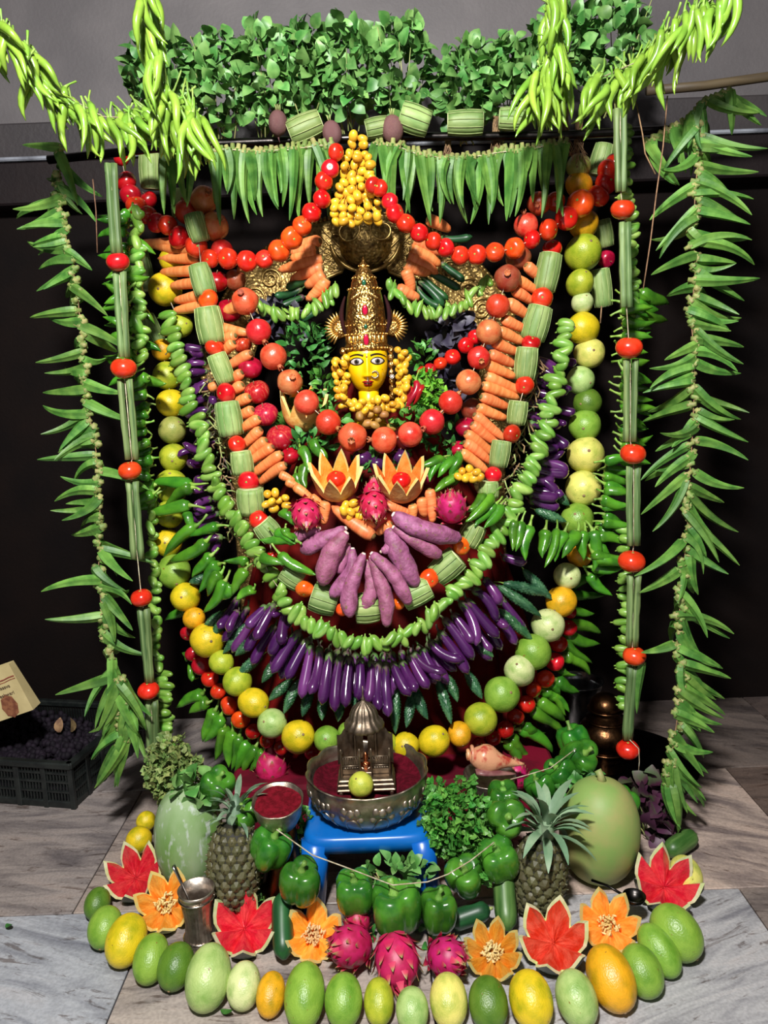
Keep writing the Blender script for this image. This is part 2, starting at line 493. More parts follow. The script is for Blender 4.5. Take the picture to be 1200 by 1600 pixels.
def p_gherkin(i):
    L = .047
    b = [0.5, 0.9, 0.15, -0.5][i % 4]
    n = 11
    r = prof([(0, .0030), (.08, .0068), (.25, .0092), (.5, .0098), (.75, .0090), (.92, .0062), (1, .0022)], n)
    body = mesh('gherkin', [(*sweep(arc(L, b, n), r, 10), 'gherkin')])
    stem = mesh('gherkin_stem', [(*sweep([(0, 0, -.006), (0, 0, .002)], [.0014, .0022], 6), 'chili_stem')])
    return body, [('stem', stem)]
def p_egg(i):
    L = [.122, .112, .132, .105][i % 4]
    b = [0.12, 0.4, -0.2, 0.9][i % 4]
    n = 12
    r = prof([(0, .0075), (.15, .0092), (.5, .0115), (.8, .0128), (.93, .0098), (1, .0012)], n)
    body = mesh('long_eggplant', [(*sweep(arc(L, b, n), r, 12), 'eggplant')])
    def m(a, r, z, k): return (r * (1 + (.22 * math.cos(5 * a) if k == 0 else 0)), z + (.006 * math.cos(5 * a) if k == 0 else 0))
    v1 = lathe([(.0098, .016), (.0094, .004), (.0072, -.002), (.0026, -.006)], 10, m)
    v2 = sweep([(0, 0, -.004), (.002, 0, -.014), (.006, 0, -.022)], [.003, .0024, .0028], 6)
    cap = mesh('eggplant_cap', [(*v1, 'eggplant_cap'), (*v2, 'eggplant_cap')])
    return body, [('calyx', cap)]
def p_bitter(i):
    L = [.085, .075, .095][i % 3]
    b = [0.2, -0.3, 0.45][i % 3]
    n = 34
    r = prof([(0, .004), (.1, .0115), (.4, .0175), (.65, .0165), (.88, .0085), (1, .0010)], n)
    def m(a, s, i, j):
        return .88 + .30 * max(0, math.cos(9 * a + math.pi * ((i // 2) % 2) + .5 * math.sin(i * 1.7))) * (1.0 if i % 2 else .35) + .04 * math.cos(4 * a)
    body = mesh('bitter_gourd', [(*sweep(arc(L, b, n), r, 36, m), 'bitter')])
    stem = mesh('bitter_stem', [(*sweep([(0, 0, -.014), (.002, 0, -.005), (0, 0, .004)], [.0016, .0018, .004], 6), 'chili_stem')])
    return body, [('stem', stem)]
def p_carrot(i):
    L = .092
    n = 11
    rnd = random.Random(i + 5)
    tab = [(0, .0080), (.05, .0112), (.3, .0118), (.7, .0098), (.92, .0070), (1, .0018)]
    r = [x * rnd.uniform(.96, 1.04) for x in prof(tab, n)]
    body = mesh('carrot', [(*sweep(arc(L, [.1, -.18, .25][i % 3], n), r, 12), 'carrot')])
    crown = mesh('carrot_crown', [(*sweep([(0, 0, .0035), (0, 0, -.0012), (0, 0, -.004)], [.0066, .0052, .003], 9), 'carrot_crown')])
    return body, [('crown', crown)]
def p_sweet(pts, rad, i):
    """sweet potato through given local points, as its own mesh"""
    P = [Vector(p) for p in pts]
    path = []
    for k in range(len(P) - 1):
        p0 = P[max(k - 1, 0)]; p1 = P[k]; p2 = P[k + 1]; p3 = P[min(k + 2, len(P) - 1)]
        for s in range(6):
            t = s / 6
            path.append(0.5 * ((2 * p1) + (p2 - p0) * t + (2 * p0 - 5 * p1 + 4 * p2 - p3) * t * t + (-p0 + 3 * p1 - 3 * p2 + p3) * t ** 3))
    path.append(P[-1])
    n = len(path)
    rnd = random.Random(i)
    r = [x * rad * rnd.uniform(.93, 1.07) for x in prof([(0, .38), (.12, .62), (.45, 1.0), (.75, 1.02), (.93, .62), (1, .22)], n)]
    ph = rnd.uniform(0, 6)
    body = mesh('sweet_potato', [(*sweep(path, r, 14, lambda a, s, i, j: 1 + .07 * math.sin(2 * a + ph + 5 * s) + .04 * math.sin(3 * a + 9 * s)), 'sweet_potato')])
    d = (path[0] - path[1]).normalized()
    tip = mesh('sweet_potato_end', [(*sweep([path[0] - d * .003, path[0] + d * .004], [rad * .40, rad * .22], 9), 'sweet_potato_cut')])
    return body, [('cut_end', tip)]
def p_ridge_gourd(i):
    """cut cylinder of ridge gourd, axis Z, unit: length .08 radius .03 (scaled per piece)"""
    L, R = .08, .030
    n = 7
    path = [(0, 0, (k / (n - 1) - .5) * L) for k in range(n)]
    r = [R * (.90 + .10 * math.sin(math.pi * k / (n - 1))) * (1 + .06 * (k / (n - 1) - .5) * (1 if i % 2 else -1)) for k in range(n)]
    body = mesh('ridge_gourd_piece', [(*sweep(path, r, 30, lambda a, s, i, j: 1.0 if j % 3 else 1.06), 'ridge_gourd')])
    parts = []
    for q in range(10):
        a = 2 * math.pi * q / 10
        pp = []
        for k in range(n):
            rr = r[k] * 1.055
            pp.append((rr * math.sin(a + math.pi / 2) if False else rr * math.cos(a), rr * math.sin(a), path[k][2] * .995))
        parts.append(sweep(pp, [.0011] * n, 5))
    rib = mesh('ridges', [(*p, 'ridge') for p in parts])
    ends = []
    for z in (-L / 2 - .0006, L / 2 + .0006):
        rr = r[0] if z < 0 else r[-1]
        ends.append(mesh('cut_face', [(*lathe([(rr * .93, z - .0008), (rr * .93, z + .0008)], 20), 'gourd_flesh')]))
    return body, [('ridges', rib), ('cut_face', ends[0]), ('cut_face', ends[1])]
def p_drum(i):
    L = .2
    n = 8
    path = [(.0014 * math.sin(k * .5 + i), .0014 * math.cos(k * .4 + i), L * k / (n - 1)) for k in range(n)]
    body = mesh('drumstick', [(*sweep(path, [.0086 * (.95 + .1 * math.sin(k * 2.1 + i)) for k in range(n)], 18, lambda a, s, i, j: (1.06, .98, .90)[j % 3]), 'drumstick')])
    return body, []
def p_tomato(i):
    pr = []
    n = 12
    for k in range(n + 1):
        a = math.pi * k / n
        r = math.sin(a); z = -math.cos(a) * .86
        if k > n - 3: z -= .10 * (k - (n - 3)) ** 1.3 * .35
        pr.append((max(r, .02), z))
    lob = [4, 5, 6][i % 3]
    me = mesh('tomato', [(*lathe(pr, 24, lambda a, r, z, k: (r * (1 + .018 * math.cos(lob * a)), z)), 'tomato')])
    scar = mesh('stem_scar', [(*lathe([(.11, .70), (.10, .735), (.05, .75)], 8, lambda a, r, z, k: (r * (1 + .3 * math.cos(5 * a)), z)), 'chili_stem')])
    return me, [('stem_scar', scar)]
def p_melon(i):
    pr = [(max(math.sin(math.pi * k / 14) ** .92, .03), -math.cos(math.pi * k / 14)) for k in range(15)]
    me = mesh('melon', [(*lathe(pr, 28, lambda a, r, z, k: (r * (1 + .012 * math.cos(3 * a + i) + .01 * math.cos(5 * a + 2 * i)), z)), 'melon')])
    scar = mesh('stem_scar', [(*lathe([(.10, .975), (.075, 1.01), (.03, 1.03)], 9), 'root')])
    return me, [('stem_scar', scar)]
def p_pome(i):
    pr = [(max(math.sin(math.pi * k / 14) ** .88, .03), -math.cos(math.pi * k / 14) * .95) for k in range(15)]
    me = mesh('pomegranate', [(*lathe(pr, 26, lambda a, r, z, k: (r * (1 + .022 * math.cos(5 * a + i)), z)), 'pomegranate')])
    def m(a, r, z, k): return (r, z + (.09 * math.cos(6 * a) if k in (2, 3) else 0))
    cr = mesh('crown', [(*lathe([(.20, .90), (.17, 1.05), (.25, 1.20), (.19, 1.19), (.10, 1.0)], 18, m), 'pomegranate_crown')])
    return me, [('crown', cr)]
def p_apple(i, mat='apple'):
    pr = []
    n = 14
    for k in range(n + 1):
        a = math.pi * k / n
        pr.append((max(math.sin(a) * (1 + .06 * math.cos(a) * -1), .03), -math.cos(a) * .88 + (-.16 * max(0, (k - n + 3)) / 3 if k > n - 3 else 0)))
    me = mesh('apple', [(*lathe(pr, 26, lambda a, r, z, k: (r * (1 + .02 * math.cos(5 * a)), z)), mat)])
    st = mesh('stem', [(*sweep([(0, 0, .66), (.02, 0, .85), (.08, 0, 1.02)], [.035, .03, .04], 6), 'root')])
    return me, [('stem', st)]
def p_pepper(i):
    tab = [(0, .15), (.05, .48), (.15, .78), (.35, .93), (.6, 1.0), (.8, .97), (.92, .80), (.97, .55), (1, .18)]
    zs = [-.98, -1.04, -.95, -.60, -.1, .45, .82, .88, .66]
    nl = 4 if i % 2 == 0 else 3
    pr = [(r, z) for (s, r), z in zip(tab, zs)]
    fine = []
    for k in range(len(pr) - 1):
        for q in range(2):
            t = q / 2
            fine.append((pr[k][0] * (1 - t) + pr[k + 1][0] * t, pr[k][1] * (1 - t) + pr[k + 1][1] * t))
    fine.append(pr[-1])
    def m(a, r, z, k):
        w = .24 * min(1, r / .6)
        return (r * (1 - w + w * 1.35 * abs(math.cos(nl * a / 2)) ** .7), z - (.10 * (1 - abs(math.cos(nl * a / 2))) if z > .7 else 0))
    me = mesh('bell_pepper', [(*lathe(fine, 36, m), 'pepper')])
    st = mesh('stem', [(*sweep([(0, 0, .58), (0, 0, .74), (.04, 0, 1.0), (.14, .03, 1.26)], [.34, .15, .10, .13], 9, lambda a, s, i, j: 1 + .12 * math.cos(5 * a)), 'pepper_stem')])
    return me, [('stem', st)]
def p_leaf(i, mat, L=.05, W=.026, curl=.5, fold=.25, n=5):
    """leaf along +Z, lying in XZ, thin but two-sided with fold and curl"""
    V, FA = [], []
    rnd = random.Random(i * 3 + 1)
    tw = rnd.uniform(-.5, .5)
    z = y = 0
    for k in range(n + 1):
        s = k / n
        w = W * (math.sin(math.pi * min(1, s * .94 + .05)) ** .75)
        a = curl * s * 1.4
        if k: z += L / n * math.cos(a); y += L / n * math.sin(a)
        t = tw * s
        for q in (-1, 0, 1):
            V.append((q * w * math.cos(t) * .5, y - abs(q) * fold * w * .5 + q * w * .5 * math.sin(t), z))
    for k in range(n):
        for q in (0, 1):
            FA.append((k * 3 + q, k * 3 + q + 1, (k + 1) * 3 + q + 1, (k + 1) * 3 + q))
    return mesh('leaf', [(V, FA, mat)])
def p_sprig(i, mat, R=.022):
    """small compound herb leaf: five lobed leaflets on a stalk"""
    V, FA = [], []
    rnd = random.Random(i)
    for q in range(5):
        a = (q - 2) * .75 + rnd.uniform(-.2, .2)
        c = Vector((math.sin(a) * R * .55, rnd.uniform(-.3, .3) * R, R * .5 + math.cos(a) * R * .6))
        r = R * rnd.uniform(.36, .5)
        o = len(V)
        tilt = rnd.uniform(-.9, .9)
        V.append(tuple(c))
        for j in range(7):
            b = 2 * math.pi * j / 7
            rr = r * (1.0 if j % 2 else .72)
            V.append((c.x + math.cos(b) * rr, c.y + math.sin(b) * rr * math.sin(tilt) + (.25 * r if j % 2 else 0), c.z + math.sin(b) * rr * math.cos(tilt)))
        for j in range(7): FA.append((o, o + 1 + j, o + 1 + (j + 1) % 7))
        o = len(V)
        V += [(-.0006, 0, 0), (.0006, 0, 0), (c.x, c.y, c.z)]
        FA.append((o, o + 1, o + 2))
    return mesh('sprig', [(V, FA, mat)], smooth=False)

PR = {
    'okra': [p_okra(i) for i in range(4)], 'chili': [p_chili(i) for i in range(4)], 'big': [p_big(i) for i in range(4)],
    'gherkin': [p_gherkin(i) for i in range(4)], 'egg': [p_egg(i) for i in range(4)], 'bitter': [p_bitter(i) for i in range(3)],
    'carrot': [p_carrot(i) for i in range(3)], 'ridge': [p_ridge_gourd(i) for i in range(2)], 'drum': [p_drum(i) for i in range(3)],
    'tomato': [p_tomato(i) for i in range(3)], 'melon': [p_melon(i) for i in range(3)], 'pome': [p_pome(i) for i in range(3)],
    'apple': [p_apple(i) for i in range(2)], 'magenta': [p_apple(i, 'apple_magenta') for i in range(2)],
    'pepper': [p_pepper(i) for i in range(2)],
}
# local rest length / radius of the long ones
def chord(pr):
    me = pr[0]
    zs = [v.co.z for v in me.vertices]
    k = max(range(len(zs)), key=lambda i: zs[i])
    return me.vertices[k].co.copy()
CH = {k: [chord(p) for p in PR[k]] for k in ('okra', 'chili', 'big', 'gherkin', 'egg', 'bitter', 'carrot')}
RAD = {'okra': .0092, 'chili': .0064, 'big': .0155, 'gherkin': .0094, 'egg': .0128, 'bitter': .0195, 'carrot': .0118}

def longitem(kind, name, A, B, rad, label, cat, group, roll=None, var=None):
    """one long vegetable from stem point A to tip B (world), maximum radius rad"""
    i = random.randrange(len(PR[kind])) if var is None else var
    c = CH[kind][i]
    d = B - A
    q0 = c.normalized().rotation_difference(Vector((0, 0, 1)))   # chord -> +Z
    rl = U(0, 6.28) if roll is None else roll
    q = aim(d, rl) @ q0
    sL = d.length / c.length
    sr = rad / RAD[kind]
    sr = min(max(sr, sL * .45), sL * 2.2)
    return spawn(name, PR[kind][i], A, q, (sr, sr, sL), label, cat, group)

def pathpts(pts, step):
    """resample a list of (px,py,Y) at about 'step' pixels: yields (px,py,Y,tx,ty)"""
    out = []
    acc = 0.0
    for (a, b) in zip(pts, pts[1:]):
        L = math.hypot(b[0] - a[0], b[1] - a[1])
        while acc < L:
            t = acc / L
            out.append((a[0] + (b[0] - a[0]) * t, a[1] + (b[1] - a[1]) * t, a[2] + (b[2] - a[2]) * t, (b[0] - a[0]) / L, (b[1] - a[1]) / L))
            acc += step
        acc -= L
    return out
def dirpx(ang, depth=0.0):
    """direction for an angle in the picture plane (degrees, 0 = right, 90 = down)"""
    a = math.radians(ang)
    return Vector((math.cos(a), depth, -math.sin(a))).normalized()
def thread(name, pts, rad, label, mat='string', parent=None, part=False):
    me = mesh(name, [(*sweep(pts, [rad] * len(pts), 5), mat)])
    return obj(name, me, parent, None if part else label, None if part else 'string')

# ------------------------------------------------------------------ the setting
def marble():
    k = NT('marble')
    oi = k.n('ShaderNodeObjectInfo')
    vec = k.coord((1, 1, 1))
    rot = k.n('ShaderNodeVectorRotate', rotation_type='Z_AXIS')
    ang = k.n('ShaderNodeMapRange'); ang.inputs[3].default_value = -1.1; ang.inputs[4].default_value = 0.5
    k.l(oi.outputs['Random'], ang.inputs[0]); k.l(ang.outputs[0], rot.inputs['Angle']); k.l(vec, rot.inputs['Vector'])
    mp = k.n('ShaderNodeMapping'); mp.inputs['Scale'].default_value = (1.1, 5.5, 1); k.l(rot.outputs[0], mp.inputs[0])
    n1 = k.n('ShaderNodeTexNoise', i_Scale=2.6, i_Detail=8.0, i_Roughness=0.62, i_Distortion=0.9); k.l(mp.outputs[0], n1.inputs['Vector'])
    n2 = k.n('ShaderNodeTexNoise', i_Scale=7.0, i_Detail=8.0, i_Roughness=0.7, i_Distortion=1.6); k.l(mp.outputs[0], n2.inputs['Vector'])
    n3 = k.n('ShaderNodeTexNoise', i_Scale=160.0, i_Detail=2.0); k.l(vec, n3.inputs['Vector'])
    f1 = k.ramp(n1.outputs['Fac'], [(0.34, (0.42, 0.42, 0.46)), (0.55, (1, 1, 1)), (0.72, (1.12, 1.06, 1.02))])
    col = k.mix(1.0, oi.outputs['Color'], f1, 'MULTIPLY')
    f2 = k.ramp(n2.outputs['Fac'], [(0.36, (1, 1, 1)), (0.44, (0, 0, 0))])
    col = k.mix(f2, col, k.mix(1.0, col, (0.45, 0.40, 0.38, 1), 'MULTIPLY'))
    f3 = k.ramp(n3.outputs['Fac'], [(0.4, (0.88, 0.88, 0.88)), (0.6, (1.05, 1.05, 1.05))])
    col = k.mix(1.0, col, f3, 'MULTIPLY')
    k.l(col, k.b.inputs['Base Color'])
    k.b.inputs['Roughness'].default_value = 0.42
    bp = k.n('ShaderNodeBump', i_Strength=0.08, i_Distance=0.002); k.l(n3.outputs['Fac'], bp.inputs['Height']); k.l(bp.outputs[0], k.b.inputs['Normal'])
    MATS['marble'] = k.m
marble()
def painted(name, c1, c2, rough, scale=6.0, spec=0.4):
    k = NT(name)
    k.b.inputs['Specular IOR Level'].default_value = spec
    vec = k.coord((1, 1, 1), rnd=False)
    nz = k.n('ShaderNodeTexNoise', i_Scale=scale, i_Detail=7.0); k.l(vec, nz.inputs['Vector'])
    n2 = k.n('ShaderNodeTexNoise', i_Scale=90.0, i_Detail=3.0); k.l(vec, n2.inputs['Vector'])
    c = k.mix(k.ramp(nz.outputs['Fac'], [(0.35, (0, 0, 0)), (0.7, (1, 1, 1))]), c1, c2)
    k.l(c, k.b.inputs['Base Color'])
    k.b.inputs['Roughness'].default_value = rough
    bp = k.n('ShaderNodeBump', i_Strength=0.25, i_Distance=0.004); k.l(n2.outputs['Fac'], bp.inputs['Height']); k.l(bp.outputs[0], k.b.inputs['Normal'])
    MATS[name] = k.m
painted('wall_dark', rgb(13, 8, 8), rgb(20, 12, 10), 0.8, spec=0.12)
painted('wall_grey', rgb(88, 84, 86), rgb(106, 101, 102), 0.6, 4)
painted('beam_grey', rgb(54, 50, 52), rgb(64, 59, 60), 0.5)
painted('beam_dark', rgb(26, 20, 22), rgb(33, 25, 25), 0.6, spec=0.2)
painted('edge_highlight', rgb(150, 154, 164), rgb(90, 92, 100), 0.3, 14)  # highlight along the ledge edge, put into the colour as pale grey-blue
painted('grout', rgb(92, 70, 64), rgb(70, 56, 52), 0.9)

WALLY = 2.63
def struct(name, vf, mat, parent=None):
    return obj(name, mesh(name, [(*vf, mat)], smooth=False), parent, kind='structure')
floor = struct('floor', box(-2.2, 2.2, -.6, WALLY + .05, -.05, -.012), 'grout')
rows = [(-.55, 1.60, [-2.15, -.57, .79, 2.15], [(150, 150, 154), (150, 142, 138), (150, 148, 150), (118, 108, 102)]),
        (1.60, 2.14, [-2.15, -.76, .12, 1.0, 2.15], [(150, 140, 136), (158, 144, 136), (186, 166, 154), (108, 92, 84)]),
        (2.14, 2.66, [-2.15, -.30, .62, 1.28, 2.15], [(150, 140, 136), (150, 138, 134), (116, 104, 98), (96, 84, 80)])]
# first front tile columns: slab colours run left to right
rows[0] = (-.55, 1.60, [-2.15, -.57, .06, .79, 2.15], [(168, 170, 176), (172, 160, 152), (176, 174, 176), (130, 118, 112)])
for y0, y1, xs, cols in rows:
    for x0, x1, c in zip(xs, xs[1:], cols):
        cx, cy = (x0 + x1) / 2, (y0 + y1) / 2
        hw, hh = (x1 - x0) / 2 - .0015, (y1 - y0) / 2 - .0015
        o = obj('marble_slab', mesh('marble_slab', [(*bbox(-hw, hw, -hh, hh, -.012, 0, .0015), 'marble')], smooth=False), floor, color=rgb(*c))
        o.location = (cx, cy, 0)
zA, zB, zC = at(600, 298, 2.55).z, at(600, 226, 2.55).z, at(600, 166, 2.55).z
struct('wall_back', box(-2.2, 2.2, WALLY, WALLY + .08, -.05, zA + .02), 'wall_dark')
struct('trim_1', bbox(-2.2, 2.2, 2.55, WALLY + .08, zA, zB - .008, .006), 'beam_dark')
struct('trim_2', bbox(-2.2, 2.2, 2.54, WALLY + .08, zB - .008, zB + .004, .004), 'edge_highlight')  # thin ledge edge whose pale colour stands in for its highlight
struct('trim_3', bbox(-2.2, 2.2, 2.57, WALLY + .08, zB + .004, zC, .006), 'beam_grey')
struct('wall_upper', box(-2.2, 2.2, 2.60, WALLY + .08, zC, 2.85), 'wall_grey')
struct('ceiling', box(-2.2, 2.2, -.6, WALLY + .08, 2.85, 2.92), 'wall_grey')
struct('wall_left', box(-2.28, -2.2, -.6, WALLY + .08, -.05, 2.92), 'wall_dark')
struct('wall_right', box(2.2, 2.28, -.6, WALLY + .08, -.05, 2.92), 'wall_dark')

# poles that carry the garlands
def tube(name, pts, r, mat, label, cat, seg=10):
    return obj(name, mesh(name, [(*sweep(pts, [r] * len(pts), seg, lambda a, s, i, j: 1 + .03 * math.sin(7 * s + a)), mat)]), label=label, cat=cat)
tube('hanging_pole', [at(x, y, 2.17) for x, y in ((75, 250), (300, 226), (600, 214), (860, 212), (1000, 205), (1100, 200))], .011, 'dark_steel',
     'dark metal pole carrying the fringe of okra above the altar', 'pole')
tube('bamboo_pole', [at(x, y, 2.2) for x, y in ((1010, 142), (1100, 134), (1200, 120), (1290, 108))], .012, 'bamboo',
     'brown bamboo pole end sticking out above the okra strand', 'pole')

# platform + red cloth body behind the garlands
pl = obj('altar_platform', mesh('altar_platform', [(*bbox(-.44, .44, 1.86, 2.5, .0, .15, .01), 'cloth')], smooth=False),
         label='low altar platform wrapped in dark red cloth behind the blue stool', cat='platform')
def skirt():
    V, FA = [], []
    zs = [.15 + .05 * i for i in range(22)]
    NA = 120
    fy = [(.15, 1.965), (.4, 2.02), (.7, 2.08), (1.0, 2.15), (1.2, 2.17)]
    wx = [(.15, .50), (.4, .46), (.7, .37), (.95, .25), (1.1, .14), (1.2, .07)]
    for z in zs:
        w, y0 = interp(z, wx), interp(z, fy)
        for j in range(NA + 1):
            a = math.radians(-100 + 200 * j / NA)
            pl_ = .012 * math.cos(26 * a + .6 * math.sin(3 * z * 4)) * (1.25 - z * .6)
            V.append(((w + pl_) * math.sin(a) - .02, 2.40 - (2.40 - y0 + pl_) * math.cos(a), z))
    for i in range(len(zs) - 1):
        for j in range(NA):
            FA.append((i * (NA + 1) + j, i * (NA + 1) + j + 1, (i + 1) * (NA + 1) + j + 1, (i + 1) * (NA + 1) + j))
    return V, FA
obj('red_sari', mesh('red_sari', [(*skirt(), 'cloth')]), label='dark red pleated sari cloth wrapped round the idol behind the garlands', cat='cloth')

# ------------------------------------------------------------------ brass arch behind the idol
def brass_arch():
    Y = 2.44
    c = at(570, 600, Y)
    k = mpp(570, 500, Y)
    ri, ro = 178 * k, 252 * k
    root = empty('brass_arch', (c.x, Y, .15), 'ornate brass arch standing behind the gold-crowned idol', 'arch')
    Z0 = c.z - .15
    def P(r, a, y=0): return Vector((r * math.sin(a), y, Z0 + r * math.cos(a)))
    n = 48
    V, FA = [], []
    sec = [(ri, 0), (ri, -.012), (ri + .012, -.02), (ri + .02, -.01), (ro - .03, -.012), (ro - .015, -.024), (ro, -.012), (ro, 0)]
    for i in range(n + 1):
        a = math.radians(-115 + 230 * i / n)
        for r, y in sec: V.append(P(r, a, y))
    m = len(sec)
    for i in range(n):
        for j in range(m):
            q = (j + 1) % m
            FA.append((i * m + j, i * m + q, (i + 1) * m + q, (i + 1) * m + j))
    obj('band', mesh('band', [(V, FA, 'brass')]), root)
    beads = []
    for i in range(150):
        a = math.radians(-113 + 226 * i / 149)
        p = P(ro + .004, a, -.008)
        beads.append((*xf(lathe(ell(.007, .009, 5), 7), T_(*p) @ R_(-a + math.pi, 'Y')), 'brass_plain'))
        if i % 2 == 0:
            p = P(ri + .006, a, -.02)
            beads.append((*xf(lathe(ell(.005, .005, 4), 6), T_(*p)), 'brass_plain'))
    obj('bead_row', mesh('bead_row', beads), root, kind='stuff')
    for i in range(23):          # rolled scrolls along the band
        a = math.radians(-110 + 220 * i / 22)
        p = P((ri + ro) / 2, a, -.014)
        pts = []
        for s in range(22):
            th = s * .52
            rr = .034 * (1 - s / 26)
            pts.append(p + Vector((rr * math.cos(th + a), -.004 * s / 22, rr * math.sin(th + a))))
        obj('scroll', mesh('scroll', [(*sweep(pts, [.0042 - .0001 * s for s in range(22)], 6), 'brass_plain')]), root)
    # side legs of the arch
    for sgn in (-1, 1):
        a = math.radians(115) * sgn
        p = P((ri + ro) / 2, a)
        obj('arch_leg', mesh('arch_leg', [(*bbox(p.x - .05, p.x + .05, -.02, 0, 0, p.z + .01, .004), 'brass')], smooth=False), root)
    # bulging boss at the crown of the arch
    b = at(571, 378, Y - .06)
    bx, bz = b.x - c.x, b.z - .15
    boss = obj('boss', mesh('boss', [(*xf(lathe(ell(42 * k, 42 * k, 14), 30), T_(bx, -.03, bz) @ S_(1, .75, .92)), 'brass')]), root)
    ring = []
    for s in range(41):
        a = math.pi * (.06 + .88 * s / 40)
        ring.append((bx + 50 * k * math.cos(a) * 1.05, -.075, bz + .012 - 50 * k * math.sin(a)))
    obj('boss_rim', mesh('boss_rim', [(*sweep(ring, [.006] * 41, 8), 'brass_plain')]), boss)
    for sgn in (-1, 1):
        pts = []
        for s in range(30):
            th = s * .34
            rr = .05 * (1 - s / 34)
            pts.append((bx + sgn * (.052 + rr * math.cos(th)), -.092 + .0006 * s, bz + .03 + rr * math.sin(th)))
        obj('boss_scroll', mesh('boss_scroll', [(*sweep(pts, [.005 - .0001 * s for s in range(30)], 7), 'brass_plain')]), boss)
    # flared plates either side of the boss
    for sgn in (-1, 1):
        V, FA = [], []
        rr = [(20, 395), (66, 352), (78, 372), (64, 436), (36, 424)]
        q = [at(571 + sgn * x, y, Y - .045) for x, y in rr]
        n = len(q)
        V = [(p.x - c.x, -.045, p.z - .15) for p in q] + [(p.x - c.x, -.02, p.z - .15) for p in q]
        FA = [tuple(range(n)) if sgn < 0 else tuple(reversed(range(n))), tuple(range(n, 2 * n))] + [(i, (i + 1) % n, n + (i + 1) % n, n + i) for i in range(n)]
        pl_ = obj('flared_plate', mesh('flared_plate', [(V, FA, 'brass')], smooth=False), root)
        for u, w in ((.25, .9), (.6, .9)):
            a0, a1 = q[1].lerp(q[2], u), q[0].lerp(q[4], u)
            pts = [(a0.lerp(a1, s / 8).x - c.x, -.048, a0.lerp(a1, s / 8).z - .15) for s in range(9)]
            obj('rib', mesh('rib', [(*sweep(pts, [.0028] * 9, 6), 'brass_plain')]), pl_)
        a0, a1 = q[3], q[4]
        pts = [(a0.lerp(a1, s / 8).x - c.x, -.048, a0.lerp(a1, s / 8).z - .15) for s in range(9)]
        obj('rib', mesh('rib', [(*sweep(pts, [.006] * 9, 8), 'brass_plain')]), pl_)
        curls = []
        for s in range(5):
            p = q[2].lerp(q[3], (s + .5) / 5).lerp(q[0], .25)
            cc = Vector((p.x - c.x, -.047, p.z - .15))
            curls.append((*sweep([cc + Vector((.011 * (1 - t / 14) * math.cos(t * .7), -.001, .011 * (1 - t / 14) * math.sin(t * .7))) for t in range(12)], [.0022] * 12, 5), 'brass_plain'))
        obj('curl_row', mesh('curl_row', curls), pl_)
brass_arch()

